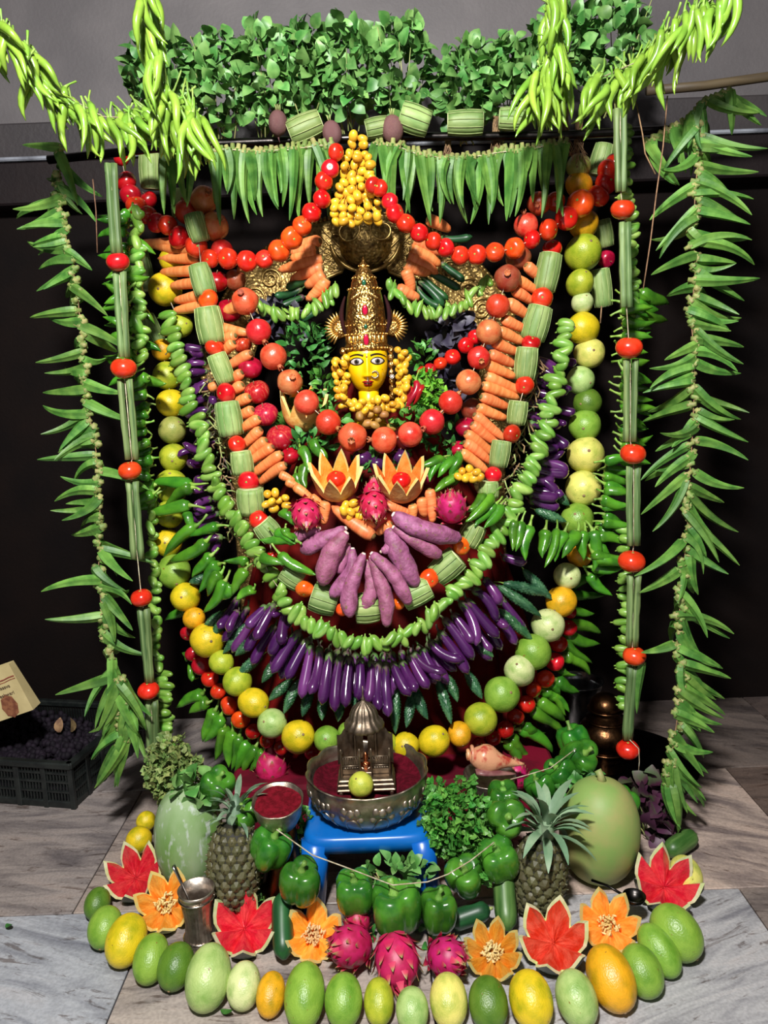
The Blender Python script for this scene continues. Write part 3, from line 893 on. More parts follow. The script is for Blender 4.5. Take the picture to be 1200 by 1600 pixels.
# ------------------------------------------------------------------ the idol
def idol():
    YI = 2.04
    k = mpp(574, 566, YI - .05)
    c = at(574, 566, YI)
    root = empty('idol', (c.x, YI, c.z - .17), 'yellow-faced idol with tall gold crown in the middle of the garlands', 'idol')
    Z = .17
    a_, b_, c_ = .0535, .052, .078
    def g(x, s): return math.exp(-(x / s) ** 2)
    def face_y(x, z):
        wz = 1.0 if z > 0 else 1 - .16 * (-z / c_) ** 1.6
        e = 1 - abs(x / (a_ * wz)) ** 2.5 - abs(z / c_) ** 2.6
        y = -b_ * max(e, 0) ** .5
        bulge = 0
        if -.042 < z < .02:      # bridge and tip of nose
            t = (.02 - z) / .062
            wd = .0062 + .0022 * t
            bulge += (.004 + .013 * t ** 1.1) * g(x, wd) * min(1, (z + .042) / .006)
        for sx in (-1, 1):
            bulge += .005 * g(x - sx * .0085, .004) * g(z + .035, .005)      # nostril wings
            bulge += .004 * g(x - sx * .030, .014) * g(z + .028, .016)       # cheeks
            bulge -= .0035 * g(x - sx * .0268, .014) * g(z, .009)            # eye hollows
        bulge += .0045 * g(x, .012) * g(z + .0525, .0075)                    # mouth
        bulge += .004 * g(x, .010) * g(z + .068, .006)                       # chin
        return y - bulge
    V, FA = [], []
    NX, NZ = 56, 64
    for i in range(NZ + 1):
        z = -c_ + 2 * c_ * i / NZ
        zz = math.copysign(c_ * (1 - (1 - abs(z) / c_) ** 1.25) if False else abs(z), z)
        wz = 1.0 if zz > 0 else 1 - .16 * (-zz / c_) ** 1.6
        half = a_ * wz * max(1 - abs(zz / c_) ** 2.6, 0) ** .4
        for j in range(NX + 1):
            s = math.sin(math.pi / 2 * (-1 + 2 * j / NX))
            x = half * s
            V.append((x, face_y(x, zz) if half > 1e-5 else 0, Z + zz))
    for i in range(NZ):
        for j in range(NX):
            o = i * (NX + 1) + j
            FA.append((o, o + 1, o + NX + 2, o + NX + 1))
    # smooth back half and neck in the same skin
    o = len(V)
    for i in range(17):
        t = math.pi * i / 16
        for j in range(17):
            p = math.pi * j / 16
            V.append((a_ * math.sin(t) ** .8 * math.cos(p), b_ * .9 * math.sin(t) * math.sin(p) - .001, Z + c_ * math.cos(t)))
    for i in range(16):
        for j in range(16):
            q = o + i * 17 + j
            FA.append((q, q + 1, q + 18, q + 17))
    nk = lathe([(.05, -.17), (.034, -.13), (.026, -.10), (.028, -.06)], 20)
    o = len(V)
    V += [(p[0], p[1] + .005, p[2] + Z) for p in nk[0]]; FA += [tuple(q + o for q in f) for f in nk[1]]
    obj('head', mesh('head', [(V, FA, 'face_yellow')]), root)
    head = root.children[0]
    def patch(name, outline, mat, lift, par=head):
        cx = sum(p[0] for p in outline) / len(outline); cz = sum(p[1] for p in outline) / len(outline)
        V = [(cx, face_y(cx, cz) - lift * 1.25, Z + cz)]
        n = len(outline)
        for f in (.55, 1.0):
            for x, z in outline:
                xx, zz = cx + (x - cx) * f, cz + (z - cz) * f
                V.append((xx, face_y(xx, zz) - lift * (1.15 if f < 1 else 1), Z + zz))
        for x, z in outline: V.append((x, face_y(x, z) + .002, Z + z))
        FA = [(0, 1 + i, 1 + (i + 1) % n) for i in range(n)]
        for q in (0, 1):
            FA += [(1 + q * n + i, 1 + (q + 1) * n + i, 1 + (q + 1) * n + (i + 1) % n, 1 + q * n + (i + 1) % n) for i in range(n)]
        return obj(name, mesh(name, [(V, FA, mat)]), par)
    def line(name, pts, r0, r1, mat, par=head, lift=.0006):
        n = len(pts)
        P = [(x, face_y(x, z) - lift, Z + z) for x, z in pts]
        return obj(name, mesh(name, [(*sweep(P, [r0 + (r1 - r0) * i / (n - 1) for i in range(n)], 6), mat)]), par)
    for sx in (-1, 1):
        ex, ez = sx * .0268, .001
        def lid(t):      # closed almond, t 0..1
            th = 2 * math.pi * t
            x = .0152 * math.cos(th)
            up = math.sin(th)
            return ex + x, ez + (.0082 if up > 0 else .0070) * up * (1 - .25 * abs(math.cos(th)) ** 3)
        ol = [lid(i / 28) for i in range(28)]
        patch('eye_outline', [(ex + (x - ex) * 1.22, ez + (z - ez) * 1.34) for x, z in ol], 'black_paint', .0008)
        e = patch('eye', ol, 'eye_white', .0016)
        patch('iris', [(ex + .0066 * math.cos(i * .35), ez + .0066 * math.sin(i * .35)) for i in range(18)], 'eye_iris', .0024, e)
        patch('pupil', [(ex + .0042 * math.cos(i * .35), ez + .0042 * math.sin(i * .35)) for i in range(18)], 'black_paint', .0030, e)
        bp = [(sx * (.009 + .040 * t), .0125 + .0085 * math.sin(math.pi * (.12 + .75 * t)) - .004 * t) for t in [i / 14 for i in range(15)]]
        line('eyebrow', bp, .0026, .0014, 'black_paint')
    lips_u = [(-.0155, -.0500), (-.010, -.0475), (-.004, -.0465), (0, -.0478), (.004, -.0465), (.010, -.0475), (.0155, -.0500), (.008, -.0530), (0, -.0540), (-.008, -.0530)]
    patch('upper_lip', lips_u, 'lip_red', .0012)
    lips_l = [(-.0115, -.0545), (0, -.0560), (.0115, -.0545), (.009, -.0600), (.004, -.0625), (-.004, -.0625), (-.009, -.0600)]
    patch('lower_lip', lips_l, 'lip_red', .0014)
    patch('mouth_gap', [(-.012, -.0522), (0, -.0538), (.012, -.0522), (.008, -.0552), (-.008, -.0552)], 'black_paint', .0013)
    patch('forehead_dot', [(-.0005 + .0022 * math.cos(i * .7), .0125 + .0022 * math.sin(i * .7)) for i in range(9)], 'lip_red', .001)
    patch('chin_dot', [(.0008 * math.cos(i * .7), -.069 + .0009 * math.sin(i * .7)) for i in range(9)], 'black_paint', .001)
    patch('cheek_dot', [(.038 + .0009 * math.cos(i * .7), -.020 + .0009 * math.sin(i * .7)) for i in range(9)], 'black_paint', .001)
    gm = []
    for i in range(6):
        th = i * math.pi / 3
        x, z = .0026 * math.cos(th), .0245 + .0030 * math.sin(th)
        gm.append((*xf(lathe(ell(.0018, .0018, 5), 7), T_(x, face_y(x, z) - .001, Z + z)), 'pearl'))
    obj('forehead_gem', mesh('forehead_gem', gm), head)
    # nose ring: crescent of small stones, and the drop under the nose
    nr = []
    for i in range(15):
        th = math.radians(-150 + 290 * i / 14)
        x, z = .0185 + .0085 * math.cos(th), -.0325 + .0085 * math.sin(th)
        rr = .0016 + .0012 * math.sin(math.pi * i / 14)
        nr.append((*xf(lathe(ell(rr, rr, 5), 7), T_(x, face_y(x, z) - .0035, Z + z)), 'silver_bright'))
    obj('nose_ring', mesh('nose_ring', nr), head)
    nd = [(*xf(lathe(ell(.002, .003, 5), 7), T_(0, face_y(0, -.040) - .004 - .0005 * i, Z - .040 - .0042 * i)), 'silver_bright') for i in range(3)]
    obj('nose_drop', mesh('nose_drop', nd), head)

    # crown
    px = [(35, 549), (36, 541), (33, 538), (33.5, 524), (31, 520), (32, 512), (31.5, 498), (29.5, 480), (27, 464), (25, 456), (25.5, 452), (21, 449),
          (20, 442), (18, 438), (18.5, 434), (13, 430), (11, 423), (7, 420), (7.5, 416), (3, 411), (1, 404)]
    pr = [(r * k, (566 - y) * k) for r, y in px]
    crown = obj('crown', mesh('crown', [(*xf(lathe(pr, 48, lambda a, r, z, i: (r * (1 + .012 * math.cos(24 * a)), z)), T_(0, .002, Z) @ S_(1, .95, 1)), 'gold')]), root)
    rows = [(36, 545, 30, .0036), (34, 523, 30, .0030), (32, 509, 26, .0026), (26, 453, 20, .0030), (18.5, 436, 16, .0026), (8, 418, 9, .0024)]
    for r, y, n, s in rows:
        bl = []
        for i in range(n):
            th = 2 * math.pi * i / n
            bl.append((*xf(lathe(ell(s, s, 5), 7), T_(r * k * math.cos(th), .002 + r * k * .95 * math.sin(th), Z + (566 - y) * k)), 'gold_plain'))
        obj('bead_ring', mesh('bead_ring', bl), crown)
    # petals on the front band and the shell under the upper gem
    def front(r, x): return .002 - .95 * math.sqrt(max((r * k) ** 2 - x * x, 1e-8))
    for i in range(9):
        x = (i - 4) * 6.6 * k
        z = Z + (566 - 531) * k
        obj('band_petal', mesh('band_petal', [(*xf(lathe(ell(.0048, .010, 8), 9), T_(x, front(34.5, x), z) @ S_(1, .6, 1)), 'gold_plain')]), crown)
    for i in range(9):
        th = math.radians(-80 + 160 * i / 8)
        x = 11 * k * math.sin(th); z = Z + (566 - 494 - 9 * math.cos(th)) * k
        M = T_(x, front(32, x) - .001, z) @ R_(th, 'Y') @ S_(1, .5, 1)
        obj('shell_petal', mesh('shell_petal', [(*xf(lathe(ell(.0030, .0085, 7), 8), M), 'gold_plain')]), crown)
    for i in range(11):
        th = math.radians(-75 + 150 * i / 10)
        x = 18 * k * math.sin(th); z = Z + (566 - 470 + 8 * math.cos(th)) * k
        M = T_(x, front(29, x) - .001, z) @ R_(-th, 'Y') @ S_(1, .5, 1)
        obj('arch_petal', mesh('arch_petal', [(*xf(lathe(ell(.0028, .0075, 7), 8), M), 'gold_plain')]), crown)
    for (y, w, h, m, r) in ((532, 5, 9, 'ruby', 34.5), (487, 5.2, 8, 'ruby', 31), (512, 3, 4, 'emerald', 32.5), (445, 4, 5, 'emerald', 20)):
        prg = [(max(w * k * math.sin(math.pi * i / 10) * (1 - .35 * (i / 10)), .0002), h * k * (-math.cos(math.pi * i / 10))) for i in range(11)]
        z = Z + (566 - y) * k
        gset = obj('gem_setting', mesh('gem_setting', [(*xf(lathe([(p * 1.35, q * 1.22) for p, q in prg], 16), T_(0, front(r, 0), z) @ S_(1, .45, 1)), 'gold_plain')]), crown)
        obj('gem', mesh('gem', [(*xf(lathe(prg, 14), T_(0, front(r, 0) - .0018, z) @ S_(1, .5, 1)), m)]), gset)
    # fan wings on either side of the crown, dark ribbons beside them
    for sgn in (-1, 1):
        ox, oz = sgn * 36 * k, Z + (566 - 512) * k
        wing = obj('crown_wing', mesh('crown_wing', [(*xf(lathe([(15 * k, -.004), (16 * k, 0), (13 * k, .006), (4 * k, .008)], 24), T_(ox + sgn * .012, .012, oz) @ R_(math.pi / 2, 'X')), 'gold')]), root)
        for i in range(13):
            th = math.radians(-62 + 150 * i / 12)
            d = Vector((sgn * math.cos(th), 0, math.sin(th)))
            p = Vector((ox + sgn * .006, .004, oz)) + d * 19 * k
            M = T_(*p) @ d.to_track_quat('Z', 'Y').to_matrix().to_4x4() @ S_(1, .5, 1)
            obj('wing_petal', mesh('wing_petal', [(*xf(lathe(ell(.0060, .0140, 8), 9), M), 'gold_plain')]), wing)
        pts = [(sgn * (33 - 2 + 7 * math.sin(math.pi * t)) * k, -.004, Z + (566 - 525 + 62 * t) * k) for t in [i / 12 for i in range(13)]]
        obj('hair_ribbon', mesh('hair_ribbon', [(*sweep(pts, [.006 * math.sin(math.pi * (.1 + .8 * i / 12)) for i in range(13)], 8), 'dark_cloth')]), root)
        # gold ear plate with stud
        ep = []
        for i in range(7):
            z = Z + (566 - 548 - i * 12) * k
            ep.append((*xf(lathe(ell(.0085, .0105, 8), 10), T_(sgn * 38 * k, -.014, z) @ S_(1, .6, 1)), 'gold'))
        pe = obj('ear_plate', mesh('ear_plate', ep), root)
        st = []
        ex, ez = sgn * 38.5 * k, Z + (566 - 590) * k
        for i in range(8):
            th = i * math.pi / 4
            st.append((*xf(lathe(ell(.0026, .0026, 5), 7), T_(ex + .0052 * math.cos(th), -.024, ez + .0052 * math.sin(th))), 'silver_bright'))
        st.append((*xf(lathe(ell(.0036, .0036, 6), 9), T_(ex, -.0255, ez)), 'pearl'))
        obj('ear_stud', mesh('ear_stud', st), pe)
idol()

# ------------------------------------------------------------------ round fruit
C = {'red': rgb(214, 40, 26), 'redd': rgb(180, 28, 24), 'org': rgb(240, 96, 26), 'mid': rgb(228, 66, 30),
     'Y': rgb(226, 196, 34), 'y': rgb(212, 206, 84), 'yg': rgb(176, 184, 50), 'g': rgb(132, 170, 62), 'dg': rgb(92, 126, 40),
     'pg': rgb(176, 200, 122), 'w': rgb(206, 214, 150), 'py': rgb(224, 214, 112), 'o': rgb(236, 166, 30), 'ol': rgb(160, 162, 84),
     'pr': rgb(206, 58, 44), 'po': rgb(216, 92, 60), 'pt': rgb(206, 130, 76), 'pd': rgb(150, 80, 54)}
CN = {'Y': 'bright yellow', 'y': 'lemon-yellow', 'yg': 'yellow-green', 'g': 'green', 'dg': 'dark green', 'pg': 'pale green', 'w': 'whitish',
      'py': 'pale yellow', 'o': 'orange-yellow', 'ol': 'olive', 'pr': 'red', 'po': 'coral', 'pt': 'tan', 'pd': 'brownish'}
def rnd_axis(front=.5):
    return Vector((U(-1, 1), U(-1, .2) - front, U(-.6, 1))).normalized()
def round_item(kind, name, px, py, rpx, Y, color, label, cat, group=None, axis=None, sq=(1, 1, 1)):
    r = rpx * mpp(px, py, Y)
    ax = axis if axis is not None else rnd_axis()
    return spawn(name, random.choice(PR[kind]), at(px, py, Y), aim(ax, U(0, 6.28)), (r * sq[0], r * sq[1], r * sq[2]), label, cat, group,
                 C[color] if isinstance(color, str) else color)

# --- tomato garland under the leaf bunches
TG = [(190, 247, 12, 'redd'), (197, 284, 16, 'redd'), (204, 305, 16, 'redd'), (213, 322, 16, 'red'), (230, 336, 15, 'red'), (244, 348, 15, 'red'),
      (262, 352, 15, 'red'), (279, 371, 17, 'red'), (307, 385, 17, 'mid'), (328, 404, 14, 'red'), (356, 404, 16, 'mid'), (386, 408, 16, 'mid'),
      (413, 405, 14, 'mid'), (436, 392, 17, 'org'), (456, 372, 17, 'org'), (472, 353, 15, 'org'), (487, 332, 15, 'red'), (503, 311, 14, 'red'),
      (506, 283, 14, 'red'), (516, 264, 14, 'red'), (525, 238, 13, 'mid')]
TG2 = [(583, 290, 13, 'redd'), (593, 294, 13, 'red'), (609, 315, 13, 'red'), (617, 333, 15, 'red'), (634, 349, 15, 'red'), (655, 364, 14, 'red'),
       (677, 377, 14, 'red'), (696, 387, 14, 'red'), (719, 399, 14, 'mid'), (745, 398, 15, 'mid'), (773, 394, 15, 'mid'), (804, 388, 16, 'org'),
       (831, 374, 14, 'red'), (857, 359, 16, 'red'), (885, 341, 18, 'red'), (907, 318, 21, 'org'), (935, 306, 17, 'mid'), (947, 286, 17, 'red'),
       (949, 267, 17, 'red'), (961, 255, 15, 'red')]
for half, side, n in ((TG, 'from the date cluster to the crate-side chilies', 0), (TG2, 'from the date cluster to the urn-side melons', 1)):
    pts = []
    for x, y, r, c in half:
        Y = S(x, y, .13)
        nm = {'redd': 'deep red', 'red': 'red', 'mid': 'orange-red', 'org': 'orange'}[c]
        round_item('tomato', 'tomato', x, y, r * 1.04, Y, c, f'{nm} tomato in the top garland hanging {side}', 'tomato', f'{nm} tomatoes of the top garland {n}')
        pts.append(at(x, y, Y))
    thread('garland_string', pts, .0012, f'string through the top tomato garland {side}')
for x, y, r, c in ((868, 315, 15, 'red'), (863, 388, 15, 'red')):
    round_item('tomato', 'tomato', x, y, r, S(x, y, .08), c, 'red tomato tucked behind the urn-side end of the top garland', 'tomato', 'tomatoes behind the top garland')

# --- melon ring
ML = [(543, 1143, 15, 'g'), (511, 1155, 21, 'g'), (466, 1151, 26, 'Y'), (425, 1130, 23, 'pg'), (396, 1098, 23, 'Y'), (371, 1065, 23, 'yg'), (346, 1035, 19, 'yg'),
      (324, 1000, 27, 'Y'), (303, 966, 17, 'o'), (290, 933, 23, 'Y'), (272, 893, 26, 'g'), (262, 848, 22, 'Y'), (265, 803, 22, 'yg'), (268, 760, 26, 'yg'),
      (271, 715, 22, 'yg'), (269, 672, 21, 'ol'), (268, 630, 22, 'Y'), (261, 587, 22, 'yg'), (254, 547, 17, 'o'), (283, 509, 18, 'yg'), (258, 452, 26, 'Y'), (268, 406, 19, 'Y')]
MR = [(605, 1160, 16, 'yg'), (634, 1165, 21, 'Y'), (678, 1158, 24, 'Y'), (718, 1147, 18, 'o'), (751, 1124, 26, 'yg'), (784, 1085, 28, 'g'), (812, 1048, 24, 'w'),
      (833, 1019, 28, 'g'), (856, 977, 26, 'w'), (877, 940, 24, 'o'), (886, 900, 21, 'w'), (906, 866, 20, 'o'), (902, 812, 26, 'g'), (911, 763, 28, 'py'),
      (915, 711, 29, 'py'), (914, 665, 25, 'g'), (918, 629, 22, 'dg'), (907, 594, 22, 'pg'), (921, 552, 24, 'py'), (911, 513, 25, 'Y'), (910, 473, 17, 'w'),
      (906, 443, 21, 'yg'), (911, 395, 28, 'yg'), (912, 350, 22, 'o'), (905, 289, 20, 'o'), (904, 260, 19, 'ol')]
for half, side in ((ML, 'crate side'), (MR, 'urn side')):
    pts = []
    for i, (x, y, r, c) in enumerate(half):
        Y = S(x, y, .06)
        tall = U(.96, 1.14)
        round_item('melon', 'round_melon', x, y, r, Y, c, f'{CN[c]} round melon, {ORD[i]} from the shrine in the big melon ring, {side}', 'melon',
                   'melons strung in the big ring', sq=(1, 1, tall))
        pts.append(at(x, y, Y))
    thread('ring_string', pts, .0014, f'string through the melons of the big ring, {side}')

# --- tomatoes under the ring
for side, TB in (('crate side', [(293, 990, 12, 'redd'), (302, 1022, 13, 'redd'), (314, 1040, 15, 'redd'), (328, 1060, 14, 'red'), (341, 1080, 13, 'red'), (357, 1103, 15, 'mid'), (376, 1124, 15, 'org'),
           (396, 1143, 13, 'redd'), (417, 1157, 12, 'redd'), (440, 1168, 12, 'redd'), (487, 1176, 12, 'redd')]),
          ('urn side', [(888, 981, 14, 'redd'), (873, 1006, 14, 'redd'), (867, 1034, 15, 'red'), (852, 1061, 15, 'mid'), (834, 1078, 13, 'red'), (823, 1100, 14, 'red'), (806, 1120, 14, 'redd'),
           (790, 1140, 14, 'redd'), (771, 1153, 12, 'redd'), (890, 955, 12, 'redd'), (748, 1164, 12, 'redd')])):
    for x, y, r, c in TB:
        round_item('tomato', 'tomato', x, y, r, S(x, y, -.01), c, f'tomato strung just outside the big melon ring, {side}', 'tomato', f'tomatoes outside the melon ring {side}')

# --- pomegranate necklace below the face
PN = [(383, 471, 21, 'po'), (404, 518, 20, 'pr'), (427, 557, 21, 'po'), (453, 597, 20, 'pt'), (479, 629, 20, 'po'), (513, 660, 20, 'pr'), (551, 683, 23, 'po'), (600, 688, 21, 'po'),
      (641, 679, 20, 'po'), (675, 659, 20, 'pr'), (704, 629, 19, 'pr'), (732, 597, 20, 'pt'), (748, 559, 18, 'pr'), (764, 519, 20, 'pt'), (778, 478, 19, 'pr'), (793, 435, 21, 'pd')]
pts = []
for i, (x, y, r, c) in enumerate(PN):
    Y = S(x, y, .14)
    nb = PN[min(i + 1, 15)] if x < 580 else PN[max(i - 1, 0)]
    ax = Vector((nb[0] - x, -60 * U(-.4, .5), -(nb[1] - y))).normalized() if i % 3 else rnd_axis()
    side = 'crate side' if x < 575 else 'urn side'
    kk = (i + 1) if x < 575 else (16 - i)
    round_item('pome', 'pomegranate', x, y, r, Y, c, f'{CN[c]} pomegranate, {ORD[kk - 1]} from the {side} end of the necklace', 'pomegranate',
               'pomegranates of the necklace', axis=ax)
    pts.append(at(x, y, Y))
thread('necklace_string', pts, .0012, 'string through the pomegranate necklace below the idol')
for x, y, r, c, t in ((319, 312, 21, 'pt', 'orange-tan pomegranate hanging below the crate-side chili tassel'), (292, 331, 19, 'pr', 'red pomegranate beside the tan one under the crate-side chili tassel'),
                      (335, 354, 22, 'pt', 'brown-tan pomegranate resting on the top tomato garland'), (347, 393, 18, 'pr', 'red pomegranate behind the top tomato garland above the gourd pieces'),
                      (368, 438, 17, 'pd', 'brown pomegranate just under the top tomato garland'), (822, 352, 19, 'po', 'coral pomegranate behind the urn-side top tomato garland'),
                      (842, 318, 18, 'po', 'coral pomegranate under the okra fringe on the urn side'), (810, 402, 20, 'pd', 'dark pomegranate under the urn-side top tomato garland'),
                      (738, 640, 18, 'pd', 'dark pomegranate half hidden behind the urn-side carrots')):
    round_item('pome', 'pomegranate', x, y, r, S(x, y, .09 if y < 420 else .05), c, t, 'pomegranate')
# --- apples in the crate-side column and others
AP = [('magenta', 339, 440, 18, 'dark red apple behind the top gourd piece on the crate side'), ('magenta', 358, 486, 20, 'magenta apple behind the upper crate-side carrots'),
      ('apple', 379, 538, 15, 'dull red apple squeezed between crate-side carrots and the necklace'), ('magenta', 391, 574, 19, 'magenta apple above the two striped apples'),
      ('apple', 402, 613, 20, 'upper striped red apple below the magenta one'), ('apple', 415, 648, 20, 'middle striped red apple of the crate-side column'),
      ('apple', 438, 684, 22, 'lowest striped red apple, touching the tomato-red necklace leaves'), ('magenta', 453, 713, 15, 'small magenta apple beside the carrot tips'),
      ('magenta', 728, 668, 17, 'magenta apple beside the middle of the urn-side carrots'), ('magenta', 716, 702, 14, 'pinkish apple above the green peppers by the urn-side carrots'),
      ('apple', 706, 742, 14, 'dull red apple under the green peppers on the urn side'), ('magenta', 668, 745, 13, 'dark red apple beside the cut orange melon flower'),
      ('magenta', 548, 762, 12, 'dark red apple between the two orange melon flowers')]
for kd, x, y, r, t in AP:
    round_item(kd, 'apple', x, y, r, S(x, y, .085), W1, t, 'apple', axis=Vector((U(-.5, .5), -.5, 1)))

# --- ridge gourd pieces alternating with tomatoes
def gourd(px, py, w, h, ang, Y, label, group='ridge gourd pieces of the long garland'):
    k = mpp(px, py, Y)
    d = Vector((math.sin(math.radians(ang)), U(-.08, .08), math.cos(math.radians(ang))))
    spawn('ridge_gourd_piece', random.choice(PR['ridge']), at(px, py, Y), aim(d, U(0, 6.28)), (w * k / .060, w * k / .060, h * k / .080), label, 'ridge gourd', group)
GL = [(308, 356, 30, 42, -12), (316, 437, 33, 46, -12), (328, 508, 41, 54, -6), (346, 576, 31, 46, -17), (358, 654, 38, 52, -5), (378, 723, 33, 36, -4), (392, 783, 41, 40, 0),
      (418, 828, 36, 30, -35), (456, 900, 36, 34, -55), (507, 936, 46, 40, -70), (574, 950, 46, 36, 90)]
GR = [(856, 426, 36, 56, 12), (838, 505, 39, 52, 16), (822, 568, 34, 49, 6), (808, 645, 30, 36, 8), (781, 709, 30, 40, 10), (764, 765, 30, 26, 0), (737, 835, 36, 34, 30),
      (698, 885, 42, 46, 50), (650, 926, 40, 46, 66)]
TL = [(325, 468, 17, 'org'), (335, 543, 15, 'red'), (353, 614, 16, 'red'), (370, 694, 14, 'red'), (388, 753, 17, 'red'), (404, 812, 15, 'red'), (425, 868, 9, 'redd'), (476, 920, 15, 'org'), (535, 952, 11, 'org')]
TR = [(847, 466, 17, 'red'), (830, 536, 15, 'redd'), (820, 602, 15, 'red'), (800, 678, 15, 'redd'), (771, 742, 14, 'red'), (721, 853, 15, 'org'), (671, 904, 16, 'org'), (622, 944, 10, 'org')]
for G, TT, side in ((GL, TL, 'crate side'), (GR, TR, 'urn side')):
    pts = []
    for i, (x, y, w, h, a) in enumerate(G):
        gourd(x, y, w, h, a, S(x, y, .145), f'{ORD[i]} ridge gourd piece down the {side} of the gourd-and-tomato garland')
        pts.append((y + abs(x - 590) * -.5, at(x, y, S(x, y, .145))))
    for i, (x, y, r, c) in enumerate(TT):
        round_item('tomato', 'tomato', x, y, r, S(x, y, .15), c, f'{ORD[i]} tomato down the {side} of the gourd-and-tomato garland', 'tomato', 'tomatoes between gourd pieces')
        pts.append((y + abs(x - 590) * -.5, at(x, y, S(x, y, .15))))
    pts = [p for _, p in sorted(pts, key=lambda q: q[0])]
    thread('garland_string', pts, .0012, f'string through the gourd-and-tomato garland, {side}')
for x, y, w, h, a, t in ((226, 425, 24, 56, -8, 'greyish gourd piece in shade beside the crate-side melons, upper'), (240, 515, 22, 46, -20, 'greyish gourd piece in shade beside the crate-side melons, lower'),
                         (944, 365, 26, 40, -12, 'yellowish gourd piece beside the urn-side melons below the tomatoes'), (940, 450, 30, 56, -8, 'green gourd piece hanging beside the urn-side melons'),
                         (236, 268, 34, 50, 4, 'green gourd piece under the crate-side green chilies'), (940, 250, 34, 44, 14, 'dark green gourd piece behind the urn-side top tomatoes'),
                         (283, 318, 28, 40, 4, 'short gourd piece under the hanging chili tassel')):
    gourd(x, y, w, h, a, S(x, y, .03), t, 'loose gourd pieces')
for x, y, r, t in ((232, 312, 14, 'cut purple beet end under the crate-side gourd piece'), (947, 405, 14, 'brown-purple onion beside the urn-side melons')):
    round_item('magenta', 'beet_piece', x, y, r, S(x, y, .03), W1, t, 'beet').active_material

# --- carrots
def carrots(L, off, label, group, flip=False, rp=9.0):
    for q in L:
        x0, y0, x1, y1 = q[:4]
        r = q[4] if len(q) > 4 else rp
        A, B = at(x0, y0, S(x0, y0, off + .004)), at(x1, y1, S(x1, y1, off - .01))
        longitem('carrot', 'carrot', A, B, r * mpp(x0, y0, A.y), label, 'carrot', group)
carrots([(822, 414, 850, 440), (806, 436, 842, 456), (802, 454, 838, 474), (792, 472, 832, 496, 10), (786, 498, 826, 518), (778, 516, 822, 536), (770, 534, 814, 554), (765, 552, 808, 572), (759, 569, 806, 590),
         (760, 587, 820, 614), (754, 602, 812, 622), (752, 620, 796, 636), (747, 636, 792, 656), (742, 648, 790, 688), (738, 662, 778, 696), (728, 676, 774, 712), (726, 691, 770, 724), (720, 706, 766, 740)],
        .125, 'carrot in the stacked row running down the urn side of the garlands', 'carrots stacked on the urn side')
carrots([(300, 376, 199, 378), (300, 390, 238, 383), (312, 404, 247, 404), (312, 422, 250, 425), (316, 442, 265, 447), (320, 460, 271, 471), (322, 477, 271, 486)],
        .10, 'carrot pointing sideways over the yellow melon on the crate side', 'crate-side carrots over the melon')
carrots([(380, 473, 335, 495), (330, 510, 391, 521), (368, 524, 335, 536), (366, 535, 342, 556), (391, 552, 345, 580), (378, 582, 355, 600), (326, 607, 350, 598), (379, 601, 352, 618), (390, 620, 356, 636),
         (395, 640, 362, 656), (405, 653, 370, 676), (407, 671, 376, 700), (416, 688, 384, 712), (426, 698, 386, 724), (440, 709, 388, 746), (446, 726, 402, 756)],
        .115, 'carrot poking out from behind the gourd pieces on the crate side', 'carrots behind the crate-side gourd pieces')
carrots([(437, 741, 462, 752, 7), (447, 752, 470, 762, 7), (460, 760, 492, 782, 8), (486, 776, 506, 788, 8), (508, 783, 506, 820, 9), (583, 838, 518, 792, 12), (588, 819, 560, 815, 7), (612, 818, 588, 834, 8),
         (602, 788, 644, 804, 8), (644, 788, 648, 815, 8), (659, 777, 661, 810, 9), (671, 765, 678, 818, 9)],
        .165, 'carrot laid round the foot of the orange melon flowers', 'carrots below the melon flowers')
carrots([(504, 404, 434, 423), (504, 418, 452, 437), (507, 428, 476, 450), (511, 436, 482, 473), (520, 455, 500, 474), (496, 395, 455, 404), (495, 387, 455, 396), (500, 376, 462, 384)],
        -.02, 'carrot fanned out from the crate-side edge of the brass arch', 'carrot fan on the crate side of the arch', rp=10)
carrots([(642, 388, 690, 412), (637, 401, 686, 424), (633, 413, 672, 431), (633, 421, 648, 457), (620, 450, 656, 469), (668, 343, 706, 357), (646, 376, 692, 396)],
        -.02, 'carrot fanned out from the urn-side edge of the brass arch', 'carrot fan on the urn side of the arch', rp=10)

# --- sweet potatoes
SPD = [([(499, 826), (478, 834), (457, 842)], 10), ([(540, 826), (508, 842), (470, 862)], 13), ([(541, 833), (518, 866), (503, 915)], 16), ([(545, 851), (536, 874), (529, 897)], 9),
       ([(551, 858), (547, 898), (516, 932)], 12), ([(568, 866), (547, 920), (547, 965)], 12.5), ([(572, 877), (581, 920), (569, 954)], 11), ([(580, 870), (592, 904), (604, 940), (604, 980)], 12),
       ([(581, 865), (616, 900), (640, 945)], 12), ([(606, 826), (622, 862), (652, 917)], 16), ([(615, 824), (655, 850), (690, 869)], 11), ([(615, 804), (655, 826), (721, 842)], 16), ([(596, 862), (606, 858), (612, 852)], 9)]
SPN = ['short sweet potato half hidden under the crate-side dragon fruit', 'long sweet potato pointing towards the crate side', 'thick bent sweet potato beside the red cloth gap', 'narrow sweet potato tucked behind the thick bent one',
       'kinked sweet potato hanging inside the thick bent one', 'sweet potato curving down left of the fan middle', 'slim sweet potato at the middle of the fan', 'longest sweet potato hanging lowest with root hairs',
       'slim straight sweet potato right after the longest one', 'thick sweet potato with pale cut end', 'slim sweet potato pointing at the orange tomato', 'fat sweet potato lying uppermost on the urn side', 'small stub of sweet potato in front of the red cloth']
SPN[5] = 'S-curved sweet potato hanging between the kinked and the slim one'
SPN[8] = 'slim straight sweet potato next to the longest one'
